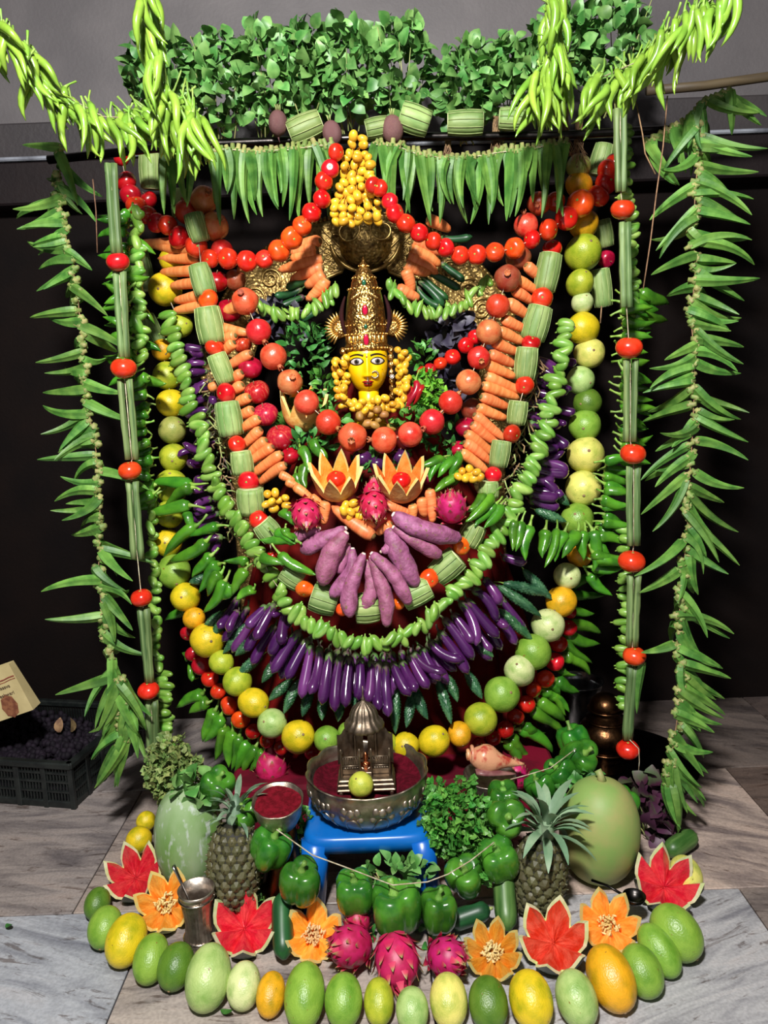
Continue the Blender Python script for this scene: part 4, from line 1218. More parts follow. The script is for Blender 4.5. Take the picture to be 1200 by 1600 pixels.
for i, (P, r) in enumerate(SPD):
    W = [at(x, y, S(x, y, .17 + .012 * (i % 3))) for x, y in P]
    base = W[0].copy()
    pr = p_sweet([w - base for w in W], r * mpp(*P[0], W[0].y), i)
    spawn('sweet_potato', pr, base, Quaternion(), 1, SPN[i], 'sweet potato', 'sweet potato fan')

# --- long eggplants, bitter gourds
def longs(kind, name, L, off, rp, label, cat, group):
    for q in L:
        x0, y0, x1, y1 = q[:4]
        r = q[4] if len(q) > 4 else rp
        if kind == 'bitter': x0, y0 = x0 - .22 * (x1 - x0), y0 - .22 * (y1 - y0)
        A, B = at(x0, y0, S(x0, y0, off - .02)), at(x1, y1, S(x1, y1, off + .02))
        longitem(kind, name, A, B, r * mpp(x0, y0, A.y), label, cat, group)
longs('egg', 'long_eggplant', [(416, 948, 384, 981), (428, 945, 398, 1000), (444, 950, 425, 965), (447, 952, 437, 1008), (455, 966, 420, 1020), (467, 988, 424, 1052), (480, 1000, 446, 1062), (486, 1010, 471, 1092), (499, 1014, 490, 1084),
      (515, 1022, 503, 1102), (532, 1026, 523, 1113), (547, 1028, 538, 1106), (563, 1030, 562, 1094), (580, 1034, 578, 1100), (593, 1036, 588, 1108), (603, 1038, 605, 1119), (614, 1036, 637, 1090), (627, 1034, 650, 1082),
      (640, 1024, 668, 1078), (647, 1020, 684, 1060), (660, 1014, 684, 1066), (673, 1002, 712, 1040), (687, 988, 734, 1052), (695, 968, 741, 1029), (708, 960, 742, 1004), (720, 942, 752, 1002), (730, 938, 779, 998), (740, 922, 783, 958),
      (757, 905, 786, 942), (770, 960, 790, 984), (372, 955, 352, 985)], .10, 9.4,
      'long purple eggplant hanging in the eggplant fringe under the gherkin garland', 'eggplant', 'eggplants of the lower fringe')
longs('egg', 'long_eggplant', [(855, 676, 888, 700), (846, 722, 888, 730), (846, 736, 888, 743), (843, 746, 875, 769), (828, 771, 873, 782), (786, 869, 823, 882), (866, 593, 890, 613), (862, 614, 886, 617), (862, 636, 898, 648), (872, 562, 900, 568), (866, 655, 884, 664)], .07, 9.5,
      'purple eggplant poking out between the gherkins and the urn-side melons', 'eggplant', 'eggplants beside the urn-side melons')
longs('egg', 'long_eggplant', [(318, 546, 286, 542), (322, 568, 294, 566), (324, 580, 296, 582), (326, 596, 304, 606), (330, 598, 316, 612), (318, 552, 300, 560), (334, 612, 330, 630), (302, 704, 277, 706), (326, 722, 300, 730), (330, 780, 301, 788), (334, 794, 303, 800), (336, 690, 318, 700), (332, 760, 316, 764), (344, 846, 332, 866)], .08, 9,
      'dark purple eggplant clustered behind the crate-side gherkins', 'eggplant', 'eggplants behind the crate-side gherkins')
longs('bitter', 'bitter_gourd', [(344, 960, 317, 982), (357, 966, 331, 995), (381, 981, 347, 1021), (394, 1001, 367, 1025), (403, 1029, 370, 1056), (429, 1035, 409, 1067), (450, 1068, 420, 1095), (463, 1072, 444, 1116),
      (485, 1077, 472, 1121), (505, 1088, 503, 1126), (530, 1090, 528, 1128), (555, 1088, 558, 1120), (322, 900, 296, 912)], .06, 9.2,
      'dark green bitter gourd between eggplants and melons on the crate side', 'bitter gourd', 'bitter gourds on the crate side')
longs('bitter', 'bitter_gourd', [(620, 1085, 620, 1148), (642, 1088, 632, 1138), (652, 1080, 671, 1124), (686, 1070, 704, 1134), (696, 1058, 714, 1098), (732, 1054, 754, 1092), (789, 924, 844, 966), (789, 961, 831, 1003), (800, 916, 862, 936),
      (826, 898, 864, 936), (845, 800, 886, 815), (866, 768, 890, 790), (748, 1010, 770, 1026)], .06, 9.2,
      'dark green bitter gourd between eggplants and melons on the urn side', 'bitter gourd', 'bitter gourds on the urn side')

# second, shaded layer of eggplants and bitter gourds behind the fringe
L2 = []
for i in range(30):
    t = i / 29
    x0 = 372 + 410 * t
    y0 = 935 + 88 * math.sin(math.pi * t) ** .8
    a = math.radians(125 - 75 * t + U(-8, 8))
    ln = U(52, 72)
    L2.append((x0, y0, x0 + math.cos(a) * ln, y0 + math.sin(a) * ln, 8.6))
longs('egg', 'long_eggplant', L2, .05, 8.6, 'shaded purple eggplant in the back layer of the eggplant fringe', 'eggplant', 'eggplants of the back layer')
longs('egg', 'long_eggplant', [(828 + U(-8, 8) + 8 * math.sin(i), 560 + 17 * i, 872 + U(-4, 10) - .35 * i, 566 + 17 * i + U(-4, 10)) for i in range(14)], .05, 9,
      'purple eggplant with its calyx in the gap behind the urn-side gherkins', 'eggplant', 'eggplants in the urn-side gap')
longs('egg', 'long_eggplant', [(318 + 1.6 * i + U(-6, 6), 560 + 20 * i, 284 + 1.6 * i + U(-6, 6), 568 + 20 * i + U(-4, 8)) for i in range(15)], .05, 8.5,
      'purple eggplant with its calyx in the gap behind the crate-side gherkins', 'eggplant', 'eggplants in the crate-side gap')
def twigs(name, pts, label):
    st = []
    for x, y in pts:
        for q in range(5):
            Y = S(x, y, .09) + U(-.03, .03)
            a = at(x + U(-10, 10), y + U(-10, 10), Y); b = at(x + U(-18, 18), y + U(4, 26), Y + U(-.02, .02))
            st.append((*sweep([a, (a + b) / 2 + Vector((U(-.01, .01), U(-.01, .01), U(-.006, .006))), b], [.0022, .0018, .0026], 5), random.choice(['eggplant_cap', 'root', 'stalk'])))
    obj(name, mesh(name, st), label=label, cat='stalks', kind='stuff')
twigs('dry_stalks', [(326 + i * 2.6, 590 + 16 * i) for i in range(16)], 'tangle of eggplant stalks behind the crate-side gherkins')
twigs('dry_stalks', [(842 - i * 3.4, 560 + 15 * i) for i in range(17)], 'tangle of eggplant stalks behind the urn-side gherkins')

# --- gherkin garlands
def gherkins(pts, step, off, lo, hi, label, group, ln=29, rp=6.2, ang=None, dep=-.25, str_label=None):
    W = []
    for i, (x, y, Y, tx, ty) in enumerate(pathpts(pts, step)):
        base = math.degrees(math.atan2(ty, tx)) + 90 if ang is None else ang
        a = base + U(lo, hi)
        L = ln * U(.72, 1.2)
        x += U(-3, 3); y += U(-3, 3); Y += U(-.012, .012)
        k = mpp(x, y, Y)
        d = dirpx(a, dep + U(-.25, .25))
        c = at(x, y, Y)
        W.append(c)
        s = 1 if i % 2 else -1
        longitem('gherkin', 'gherkin', c - d * L * k * U(.35, .55), c + d * L * k * .5, rp * k * U(.85, 1.1), label, 'gherkin', group)
    if str_label: thread('garland_string', W[::2] + [W[-1]], .001, str_label)
def P3(L, off): return [(x, y, S(x, y, off)) for x, y in L]
gherkins(P3([(262, 492), (268, 512), (272, 535), (277, 556), (281, 574), (289, 598), (292, 620), (300, 645)], .12), 12.5, 0, -25, 25, 'gherkin at the upper crate-side start of the gherkin garland',
         'gherkins upper crate side', ang=-15, ln=32, rp=7.4, str_label='string through the upper crate-side gherkins')
gherkins(P3([(305, 655), (318, 690), (320, 712), (330, 745), (344, 772), (356, 796), (376, 822), (392, 848), (410, 876), (428, 905), (442, 936), (455, 954)], .15), 11.5, 0, -42, 42,
         'gherkin on the crate-side slope of the gherkin garland', 'gherkins crate-side slope', ang=-28, ln=34, rp=7.8, str_label='string through the crate-side slope of gherkins')
gherkins(P3([(458, 958), (478, 972), (500, 984), (525, 996), (550, 1004), (578, 1009), (605, 1003), (630, 993), (652, 980), (672, 962), (690, 943)], .16), 11.0, 0, -50, 50,
         'gherkin along the bottom curve of the gherkin garland above the eggplants', 'gherkins bottom curve', ang=100, ln=32, rp=7.2, str_label='string through the bottom curve of gherkins')
gherkins(P3([(696, 938), (712, 922), (730, 905), (748, 882), (764, 858), (780, 834), (796, 806), (806, 784), (818, 760), (830, 735), (842, 705), (850, 680), (854, 655), (862, 630), (868, 605), (874, 575), (880, 540), (886, 500)], .15), 11.2, 0, -42, 42,
         'gherkin on the urn-side slope of the gherkin garland', 'gherkins urn-side slope', ang=18, ln=33, rp=7.6, str_label='string through the urn-side slope of gherkins')
gherkins(P3([(392, 466), (410, 482), (432, 490), (462, 492), (486, 486), (508, 472), (528, 450)], .03), 9, 0, -40, 40, 'small gherkin in the short garland crossing behind the crown, crate side',
         'small gherkins behind crown crate side', ang=80, ln=26, rp=5.5)
gherkins(P3([(608, 448), (626, 466), (650, 484), (680, 490), (706, 484), (730, 472), (752, 450), (770, 434)], .03), 8.5, 0, -35, 35, 'small gherkin in the short garland crossing behind the crown, urn side',
         'small gherkins behind crown urn side', ang=95, ln=27, rp=5.5)
gherkins([(236, 770, 2.05), (238, 860, 2.05), (243, 940, 2.03), (246, 1040, 2.0)], 9, 0, -60, 60, 'small gherkin in the shaded column behind the crate-side drumstick strand', 'gherkins behind the crate-side drumsticks', ang=0, ln=26, dep=-.8)
gherkins([(255, 1052, 1.98), (256, 1100, 1.96), (258, 1172, 1.94)], 8.5, 0, -14, 10, 'green gherkin at the foot of the column behind the crate-side drumstick strand', 'gherkins at the foot crate side', ang=-6, ln=30)
gherkins([(976, 200, 2.06), (978, 290, 2.05), (985, 360, 2.05), (988, 470, 2.04)], 10, 0, -30, 30, 'gherkin in the column behind the top of the urn-side drumstick strand', 'gherkins behind the urn-side drumsticks', ang=5, ln=26, rp=6.5)
gherkins([(975, 830, 2.02), (976, 950, 2.0), (974, 1040, 1.98), (974, 1110, 1.97)], 13, 0, -35, 25, 'gherkin in the column behind the foot of the urn-side drumstick strand', 'gherkins behind the urn-side drumstick foot', ang=0, ln=26, rp=6.5, dep=-.5)
gherkins([(212, 330, 2.08), (214, 400, 2.07), (216, 470, 2.06), (220, 560, 2.05)], 10, 0, -60, 60, 'gherkin in the green column behind the top of the crate-side drumstick strand', 'gherkins behind the top crate-side drumsticks', ang=20, ln=30, rp=7)

# --- long green peppers
def peppers(L, off, label, group, rp=10.5):
    for q in L:
        x0, y0, x1, y1 = q[:4]
        r = q[4] if len(q) > 4 else rp
        A, B = at(x0, y0, S(x0, y0, off)), at(x1, y1, S(x1, y1, off + .015))
        longitem('big', 'long_green_pepper', A, B, r * mpp(x0, y0, A.y), label, 'green pepper', group)
peppers([(298, 757, 236, 752), (300, 762, 255, 792), (296, 790, 231, 805), (292, 805, 300, 822, 8), (306, 822, 258, 872), (340, 822, 296, 838, 9), (322, 846, 265, 876, 11), (330, 868, 300, 900), (342, 882, 310, 920), (345, 896, 322, 930),
         (352, 908, 318, 958), (362, 916, 345, 935), (386, 880, 360, 870, 9), (384, 890, 362, 930), (396, 920, 372, 938, 9), (244, 772, 200, 790, 8), (246, 790, 215, 795, 8)], .14,
        'long green pepper over the crate-side melons', 'long peppers over the crate-side melons')
peppers([(806, 814, 800, 860, 8), (815, 816, 806, 862, 8), (828, 822, 820, 876), (852, 828, 846, 872), (870, 828, 848, 888, 8), (882, 832, 866, 878), (902, 832, 878, 872), (914, 832, 910, 874), (926, 830, 930, 892), (934, 822, 974, 812, 9), (940, 828, 968, 826, 8)], .16,
        'long green pepper in the row hanging across the urn-side melons', 'long peppers across the urn-side melons')
peppers([(886, 975, 940, 990), (884, 990, 938, 1006), (882, 1002, 926, 1034, 8), (882, 1026, 922, 1050), (876, 1045, 892, 1060, 9), (868, 1062, 906, 1082), (856, 1066, 876, 1085, 8), (850, 1078, 888, 1110, 10), (842, 1094, 884, 1128), (830, 1110, 886, 1146, 11), (818, 1132, 846, 1152, 10),
         (812, 1140, 864, 1180), (800, 1148, 828, 1190), (792, 1160, 816, 1196), (862, 1084, 884, 1118, 8), (890, 930, 944, 930, 9), (888, 916, 950, 902, 9), (884, 950, 930, 958, 9)], -.03,
        'long green pepper in the fringe outside the urn-side tomatoes', 'long peppers outside the urn-side ring')
peppers([(316, 1084, 278, 1106), (324, 1098, 296, 1108), (336, 1110, 316, 1158), (346, 1118, 322, 1160), (350, 1135, 340, 1188, 11), (364, 1142, 358, 1198), (374, 1150, 362, 1204, 9), (388, 1158, 366, 1206, 9), (400, 1166, 378, 1208, 9), (412, 1172, 390, 1206, 9),
         (304, 1060, 290, 1045, 8), (296, 1030, 284, 1020, 8), (292, 952, 258, 968, 9)], -.03,
        'long green pepper in the fringe outside the crate-side tomatoes', 'long peppers outside the crate-side ring')
peppers([(470, 700, 484, 738, 9), (490, 690, 502, 716, 9), (462, 742, 472, 772, 9), (476, 726, 478, 764, 9), (500, 704, 508, 724, 8)], .11, 'green pepper bundled above the crate-side melon flower', 'peppers above the crate-side melon flower')
peppers([(690, 716, 655, 730, 9), (694, 718, 668, 748, 9), (710, 716, 684, 746, 9), (716, 710, 708, 744, 9), (720, 738, 680, 762, 9), (716, 748, 676, 770, 9)], .12, 'green pepper bundled above the urn-side melon flower', 'peppers above the urn-side melon flower')
peppers([(768, 775, 724, 815, 10), (774, 788, 742, 824, 9), (756, 774, 730, 800, 9), (782, 790, 756, 826, 9)], .17, 'green pepper leaning on the urn-side dragon fruit', 'peppers beside the urn-side dragon fruit')
peppers([(430, 832, 462, 850, 8), (462, 845, 408, 842, 10), (438, 866, 496, 896, 9), (446, 826, 452, 846, 11), (442, 800, 456, 820, 9), (410, 870, 442, 882, 9)], .19, 'green pepper beside the crate-side dragon fruit and sweet potatoes', 'peppers beside the crate-side dragon fruit')
# columns of peppers in the shade behind the drumstick strands
def pepcol(pts, step, angs, label, group, ln=44, rp=9):
    for i, (x, y, Y, tx, ty) in enumerate(pathpts(pts, step)):
        a = angs[i % len(angs)] + U(-14, 14)
        k = mpp(x, y, Y)
        c = at(x + U(-4, 4), y, Y + U(-.03, .03))
        longitem('big', 'long_green_pepper', c, c + dirpx(a, U(-.35, .05)) * ln * k * U(.8, 1.1), rp * k * U(.85, 1.1), label, 'green pepper', group)
pepcol([(198, 330, 2.1), (202, 430, 2.08), (208, 560, 2.06), (215, 600, 2.05)], 11, [175, 150, 200, 165, 20], 'green pepper in the shaded column behind the upper crate-side drumsticks', 'peppers behind upper crate-side drumsticks', 46)
pepcol([(228, 590, 2.05), (232, 680, 2.05), (240, 780, 2.04)], 14, [170, 160, 185], 'small green pepper with long stalk behind the crate-side drumsticks', 'stalked peppers behind the crate-side drumsticks', 34, 9)
pepcol([(975, 460, 2.05), (972, 560, 2.05), (972, 660, 2.04), (966, 730, 2.03)], 13, [8, 18, 0, 12], 'green pepper in the shaded column behind the upper urn-side drumsticks', 'peppers behind upper urn-side drumsticks', 48, 9)
pepcol([(946, 720, 2.04), (942, 790, 2.03), (934, 850, 2.03), (918, 905, 2.02)], 12, [8, 20, 15, 40], 'green pepper pointing out behind the urn-side melons', 'peppers behind the urn-side melons', 50, 9)
peppers([(998, 456, 1045, 476, 11), (990, 475, 1030, 485, 11), (990, 494, 1044, 502, 10)], .36, 'glossy green pepper poking out beside the urn-side drumstick strand', 'peppers poking out urn side')

# ------------------------------------------------------------------ okra
def okras(L, label, group, rp=8.0):
    for x, y, Y, a, ln, dep in L:
        k = mpp(x, y, Y)
        A = at(x, y, Y)
        longitem('okra', 'okra', A, A + dirpx(a, dep) * ln * k, rp * k * U(.88, 1.1), label, 'okra', group, roll=U(0, 6.28))
top = [(330, 238), (345, 233), (400, 236), (450, 234), (500, 227), (522, 226)]
F1 = [(x, y + U(-3, 3), 2.10 + U(-.02, .02), 90 + U(-9, 9), U(62, 118), U(-.05, .1)) for x, y, Y, tx, ty in pathpts([(x, y, 2.1) for x, y in top], 8.6)]
okras(F1, 'okra hanging in the fringe between the chili tassel and the date cluster', 'okra fringe crate side')
top2 = [(588, 226), (620, 228), (650, 240), (700, 248), (740, 245), (780, 238), (830, 232), (884, 222)]
F2 = [(x, y + U(-3, 3), 2.10 + U(-.02, .02), 90 + U(-10, 10), U(58, 112), U(-.05, .1)) for x, y, Y, tx, ty in pathpts([(x, y, 2.1) for x, y in top2], 8.6)]
okras(F2, 'okra hanging in the fringe between the date cluster and the urn-side melons', 'okra fringe urn side')
F3 = [(262, 226, 2.05, 88, 90, 0), (268, 230, 2.05, 92, 100, 0), (276, 228, 2.05, 86, 85, 0), (256, 240, 2.05, 95, 90, 0), (300, 250, 2.06, 100, 70, 0)]
okras(F3, 'okra hanging behind the crate-side green chilies', 'okra behind crate-side chilies')
for pts, lab in ((top, 'crate side'), (top2, 'urn side')):
    thread('okra_string', [at(x, y, 2.1) for x, y in pts], .0012, f'string through the okra fringe, {lab}')

LP = [(96, 232, 1.98), (92, 300, 1.98), (98, 350, 1.97), (112, 410, 1.96), (122, 470, 1.95), (128, 530, 1.94), (134, 590, 1.93), (140, 650, 1.92), (150, 705, 1.91), (156, 765, 1.9), (156, 830, 1.9), (154, 890, 1.89), (158, 950, 1.88),
      (168, 1010, 1.87), (178, 1060, 1.86), (188, 1110, 1.85), (192, 1150, 1.84)]
L1 = []
for i, (x, y, Y, tx, ty) in enumerate(pathpts(LP, 9.8)):
    if y < 300: a = random.choice([170, 185, 60, 75, 150, 40])
    elif y < 560: a = random.choice([150, 158, 165, 172, 146, 180, 160, 35])
    elif y < 840: a = random.choice([172, 180, 162, 168, 155, 175, 150, 25])
    elif y < 1000: a = random.choice([140, 60, 40, 48, 55, 165, 10, 30, 175])
    else: a = random.choice([110, 95, 120, 60, 70, 50, 125, 85, 160])
    end = .0 if random.random() < .66 else 1.6      # some point back towards the wall and show their caps
    L1.append((x + U(-6, 6), y + U(-4, 4), Y, a + U(-13, 13), U(44, 90) if y < 900 else U(58, 88), end + U(-.35, .35)))
for i in range(16): L1.append((U(180, 198), U(1050, 1165), 1.84, U(55, 128), U(70, 92), U(-.25, .1)))
okras(L1, 'okra on the long okra strand hanging beside the black crate', 'okra strand by the crate')
thread('okra_string', [at(x, y, Y) for x, y, Y in LP], .0014, 'string of the long okra strand hanging beside the black crate', 'twine')
RP = [(1012, 222, 2.0), (1040, 205, 1.98), (1070, 190, 1.97), (1100, 158, 1.95), (1144, 140, 1.93)]
R1 = [(x, y, Y, random.choice([80, 92, 70, 45, 30]) + U(-10, 10), U(58, 88), U(-.2, .1)) for x, y, Y, tx, ty in pathpts(RP, 9)]
RP2 = [(1095, 190, 1.95), (1092, 240, 1.95), (1086, 300, 1.94), (1084, 370, 1.93), (1086, 430, 1.92), (1080, 500, 1.91), (1085, 560, 1.9), (1085, 610, 1.89), (1082, 680, 1.88), (1078, 740, 1.87), (1076, 800, 1.86), (1070, 870, 1.85),
       (1064, 930, 1.84), (1058, 1000, 1.83), (1066, 1060, 1.81), (1060, 1110, 1.79), (1052, 1165, 1.77), (1042, 1215, 1.75)]
R2 = []
for i, (x, y, Y, tx, ty) in enumerate(pathpts(RP2, 9.4)):
    if y < 330: a = random.choice([20, 32, 28, 140, 148, 40, 10])
    elif y < 600: a = random.choice([8, 15, 25, 150, 158, 142, 165, 30, 20])
    elif y < 760: a = random.choice([145, 140, 20, 25, 32, 150, 135])
    elif y < 1040: a = random.choice([40, 30, 48, 155, 150, 55, 60, 25, 80])
    else: a = random.choice([42, 35, 50, 28, 60, 70])
    if y > 1165: a = random.choice([72, 62, 80, 55, 88])
    end = .0 if random.random() < .82 else 1.4
    R2.append((x + U(-7, 7), y + U(-4, 4), Y, a + U(-13, 13), U(52, 100), end + U(-.3, .2)))
for i in range(12): R2.append((U(1040, 1056), U(1175, 1225), 1.75, U(58, 95), U(64, 82), U(-.2, .1)))
okras(R1 + R2, 'okra on the long okra strand hanging over the pale floor slab', 'okra strand by the pale slab')
thread('okra_string', [at(x, y, Y) for x, y, Y in RP2], .0014, 'string of the long okra strand hanging over the pale floor slab', 'twine')
thread('okra_string', [at(x, y, Y) for x, y, Y in RP], .0014, 'string of the okra row climbing to the bamboo pole', 'twine')
thread('tie_cord', [at(1043, 150, 1.9), at(1036, 230, 1.88), at(1026, 300, 1.87), at(1016, 380, 1.86), at(1005, 452, 1.86)], .0016, 'pale tie cord hanging in front of the urn-side okra', 'twine')
thread('tie_cord', [at(994, 160, 1.9), at(1004, 210, 1.89), at(1008, 240, 1.88), at(1024, 272, 1.87)], .0016, 'short looped tie cord joining the pale hanging cord', 'twine')
thread('tie_cord', [at(145, 280, 1.95), at(150, 330, 1.95), at(152, 395, 1.95)], .0016, 'short tie cord beside the crate-side drumstick strand', 'twine')

# ------------------------------------------------------------------ drumstick and tomato strands
def strand(tom, sticks, label, cord_lab):
    for i, (x, y, r) in enumerate(tom):
        round_item('tomato', 'tomato', x, y, r, 1.88, 'mid' if i % 3 else 'red', f'{ORD[i]} tomato from the top on the drumstick strand {label}', 'tomato', 'tomatoes of the drumstick strands',
                   axis=Vector((U(-.1, .1), -.15, 1)), sq=(1.06, 1.06, 1))
    for i, (x0, y0, x1, y1, sep) in enumerate(sticks):
        for s in ((-1, 1) if sep else (0,)):
            A = at(x0 + s * sep, y0, 1.885); B = at(x1 + s * (sep - 1.0), y1, 1.885)
            d = B - A
            k = mpp(x0, y0, 1.88)
            spawn('drumstick_pod', random.choice(PR['drum']), A, aim(d, U(0, 6)), (5.4 * k / .0086, 5.4 * k / .0086, d.length / .2),
                  f'drumstick pod, {ORD[i]} section down the strand {label}', 'drumstick pod', f'drumstick pods of the strand {label}')
    P = sorted([at(x, y, 1.885) for x, y, r in tom] + [at(q[0], q[1], 1.885) for q in sticks] + [at(q[2], q[3], 1.885) for q in sticks], key=lambda p: -p.z)
    thread('strand_string', P, .0012, cord_lab)
strand([(184, 409, 17), (193, 575, 19), (203, 735, 17), (221, 934, 16), (232, 1079, 16)],
       [(172, 255, 183, 396, 5), (186, 424, 195, 558, 5), (195, 592, 206, 718, 7), (206, 752, 215, 873, 6), (224, 950, 234, 1066, 4), (236, 1094, 240, 1178, 5)],
       'beside the black crate', 'string of the drumstick strand beside the black crate')
strand([(973, 327, 18), (983, 543, 20), (989, 709, 19), (987, 877, 20), (991, 1025, 17), (981, 1171, 17)],
       [(969, 170, 970, 300, 5), (977, 347, 979, 480, 5), (985, 561, 985, 690, 7), (990, 728, 990, 852, 6.5), (990, 897, 988, 1010, 6), (988, 1042, 981, 1156, 4)],
       'above the brass urn', 'string of the drumstick strand above the brass urn')
longitem('okra', 'okra', at(1003, 1034, 1.88), at(995, 1115, 1.88), .011, 'broad pod hanging beside the lowest pod pair above the brass urn', 'pod', None)

# ------------------------------------------------------------------ pale green chilies
def chilis(L, label, group, rp=6.6):
    for x, y, Y, a, ln, dep in L:
        k = mpp(x, y, Y)
        A = at(x, y, Y)
        longitem('chili', 'green_chili', A, A + dirpx(a, dep) * ln * k, rp * k * U(.85, 1.12), label, 'chili', group)
def chili_path(pts, step, angs, spread, ln, label, group, jit=12, rp=6.6):
    L = []
    for i, (x, y, Y, tx, ty) in enumerate(pathpts(pts, step)):
        L.append((x + U(-jit, jit), y + U(-jit, jit), Y + U(-.04, .04), random.choice(angs) + U(-spread, spread), ln * U(.8, 1.2), U(-.4, .2)))
    chilis(L, label, group, rp)
chili_path([(-15, 40, 1.62), (10, 62, 1.66), (50, 100, 1.72), (85, 140, 1.78), (115, 165, 1.83), (160, 182, 1.88), (205, 180, 1.92), (240, 182, 1.95), (300, 190, 1.97)], 4.8, [75, 82, 90, 68, 60, 50], 12, 66,
           'pale green chili in the garland sweeping from the crate-side ceiling corner', 'chilies sweeping in crate side', rp=7)
chili_path([(225, -30, 1.76), (228, 0, 1.78), (236, 50, 1.8), (246, 100, 1.83), (258, 150, 1.86), (270, 200, 1.88)], 6.5, [95, 85, 80, 75, 100], 12, 70,
           'pale green chili in the tassel hanging down crate side', 'chilies hanging tassel crate side', jit=9, rp=7.5)
chili_path([(282, 150, 1.88), (296, 165, 1.88), (308, 180, 1.88), (286, 195, 1.86)], 3.2, [95, 85, 75, 65, 105], 12, 86, 'pale green chili in the burst at the foot of the crate-side tassel', 'chilies burst crate side', jit=15)
chili_path([(868, -40, 1.8), (866, 0, 1.82), (864, 60, 1.85), (868, 110, 1.87)], 6.0, [92, 85, 100, 80], 10, 72, 'pale green chili in the tassel hanging down urn side', 'chilies hanging tassel urn side', jit=10, rp=7.5)
chili_path([(872, 118, 1.88), (856, 130, 1.88), (842, 122, 1.88), (866, 110, 1.86)], 2.6, [95, 100, 108, 88, 118], 9, 80, 'pale green chili in the burst at the foot of the urn-side tassel', 'chilies burst urn side', jit=12)
chili_path([(1150, -20, 1.72), (1110, 0, 1.75), (1070, 30, 1.79), (1040, 60, 1.83), (1010, 90, 1.87), (975, 112, 1.9), (945, 125, 1.92), (920, 130, 1.94)], 4.8, [105, 98, 112, 120, 92], 10, 74,
           'pale green chili in the garland sweeping up to the urn-side ceiling corner', 'chilies sweeping in urn side', rp=7)
for pts, lab in (([(-60, 0, 1.6), (10, 62, 1.66), (85, 140, 1.78), (160, 182, 1.88), (300, 190, 1.97)], 'crate-side sweeping'), ([(222, -120, 1.72), (236, 50, 1.8), (270, 200, 1.88)], 'crate-side hanging'),
                 ([(870, -120, 1.78), (864, 60, 1.85), (868, 130, 1.87)], 'urn-side hanging'), ([(1230, -80, 1.65), (1110, 0, 1.75), (1010, 90, 1.87), (920, 130, 1.94)], 'urn-side sweeping')):
    thread('chili_string', [at(x, y, Y) for x, y, Y in pts], .0014, f'string of the {lab} pale chili garland')

# ------------------------------------------------------------------ leafy bunches
LEAF = {}
def leaves(mat, L, W, n=5, curl=.6):
    key = (mat, L, W)
    if key not in LEAF: LEAF[key] = [p_leaf(i, mat, L, W, curl * (.5 + .35 * i), .3) for i in range(n)]
    return LEAF[key]
def bunch(name, px, py, Y, wpx, hpx, n, mat, L, W, label, cat='greens', group=None, stem=None, up=.55, sprig=None, depth=.07, bare=.0):
    k = mpp(px, py, Y)
    c = at(px, py, Y)
    root = empty(name, (c.x, c.y, c.z - hpx * k * .5), label, cat, group)
    Z = hpx * k * .5
    pool = sprig if sprig else leaves(mat, L, W)
    rw, rh = wpx * k * .5, hpx * k * .5
    for i in range(n):
        while True:
            p = Vector((U(-1, 1), U(-1, .25), U(-1, 1)))
            if .35 < p.length < 1: break
        d = Vector((p.x * 1.1 + U(-.6, .6), p.y * 1.2 - .25 + U(-.5, .5), p.z * .8 + up + U(-.6, .6)))
        q = aim(d, U(0, 6.28))
        o = bpy.data.objects.new('leaf', random.choice(pool))
        o.parent = root
        o.rotation_mode = 'QUATERNION'
        o.location = (p.x * rw * .86, p.y * depth, Z + p.z * rh * .84)
        o.rotation_quaternion = q
        s = U(.7, 1.2)
        o.scale = (s, s, s)
        COL.objects.link(o)
    if stem:
        st = []
        for i in range(stem):
            a = Vector((U(-.3, .3) * rw, U(-.02, .03), Z - rh * U(1.0, 1.25)))
            b = Vector((U(-.9, .9) * rw, U(-.9, .1) * depth, Z + rh * U(-.2, .7)))
            m = (a + b) / 2 + Vector((U(-.01, .01), U(-.01, .01), 0))
            st.append((*sweep([a, m, b], [.0022, .0018, .0010], 5), 'stalk'))
        obj('stalks', mesh('stalks', st), root)
    return root
tops = [(258, 120, 120, 130, 'bunch half hidden by the crate-side chili tassel'), (345, 130, 110, 170, 'bunch next to the crate-side chili tassel'), (418, 125, 110, 175, 'bunch standing above the purple beet'),
        (482, 118, 100, 165, 'bunch above the first gourd piece and date cluster'), (545, 112, 100, 160, 'bunch rising behind the date cluster'), (626, 112, 105, 175, 'tallest bunch above the big cut beet'),
        (728, 136, 100, 140, 'narrow bunch beside the gap showing the wall'), (795, 132, 100, 150, 'bunch beside the urn-side chili tassel'), (872, 92, 100, 180, 'bunch behind the urn-side chili tassel'), (955, 75, 120, 170, 'bunch behind the urn-side sweeping chilies')]
for x, y, w, h, t in tops:
    random.seed(int(x))
    bunch('leafy_bunch', x, y, 2.22, w, h, 235, 'leaf_mid', .042, .031, 'leafy green ' + t, 'greens', 'leaf bunches along the top', stem=7, depth=.11, up=.25)
for x, y, h in ((432, 225, 60), (775, 212, 60), (905, 220, 60), (882, 205, 70), (700, 235, 40)):
    st = []
    c = at(x, y - h / 2, 2.19)
    k = mpp(x, y, 2.19)
    for i in range(26):
        st.append((*sweep([(U(-.008, .008), U(-.01, .01), 0), (U(-.012, .012), U(-.01, .01), -h * k * .5), (U(-.026, .026), U(-.02, .01), -h * k * U(.8, 1.1))], [.0016, .0013, .0006], 4), 'root'))
    o = obj('root_bundle', mesh('root_bundle', st), label='bundle of dry tan roots below a leaf bunch, beside okra at ' + {432: 'the purple beet', 775: 'the wall gap', 905: 'the olive melon', 882: 'the chili burst', 700: 'the bright wall edge'}[x], cat='roots')
    o.location = c
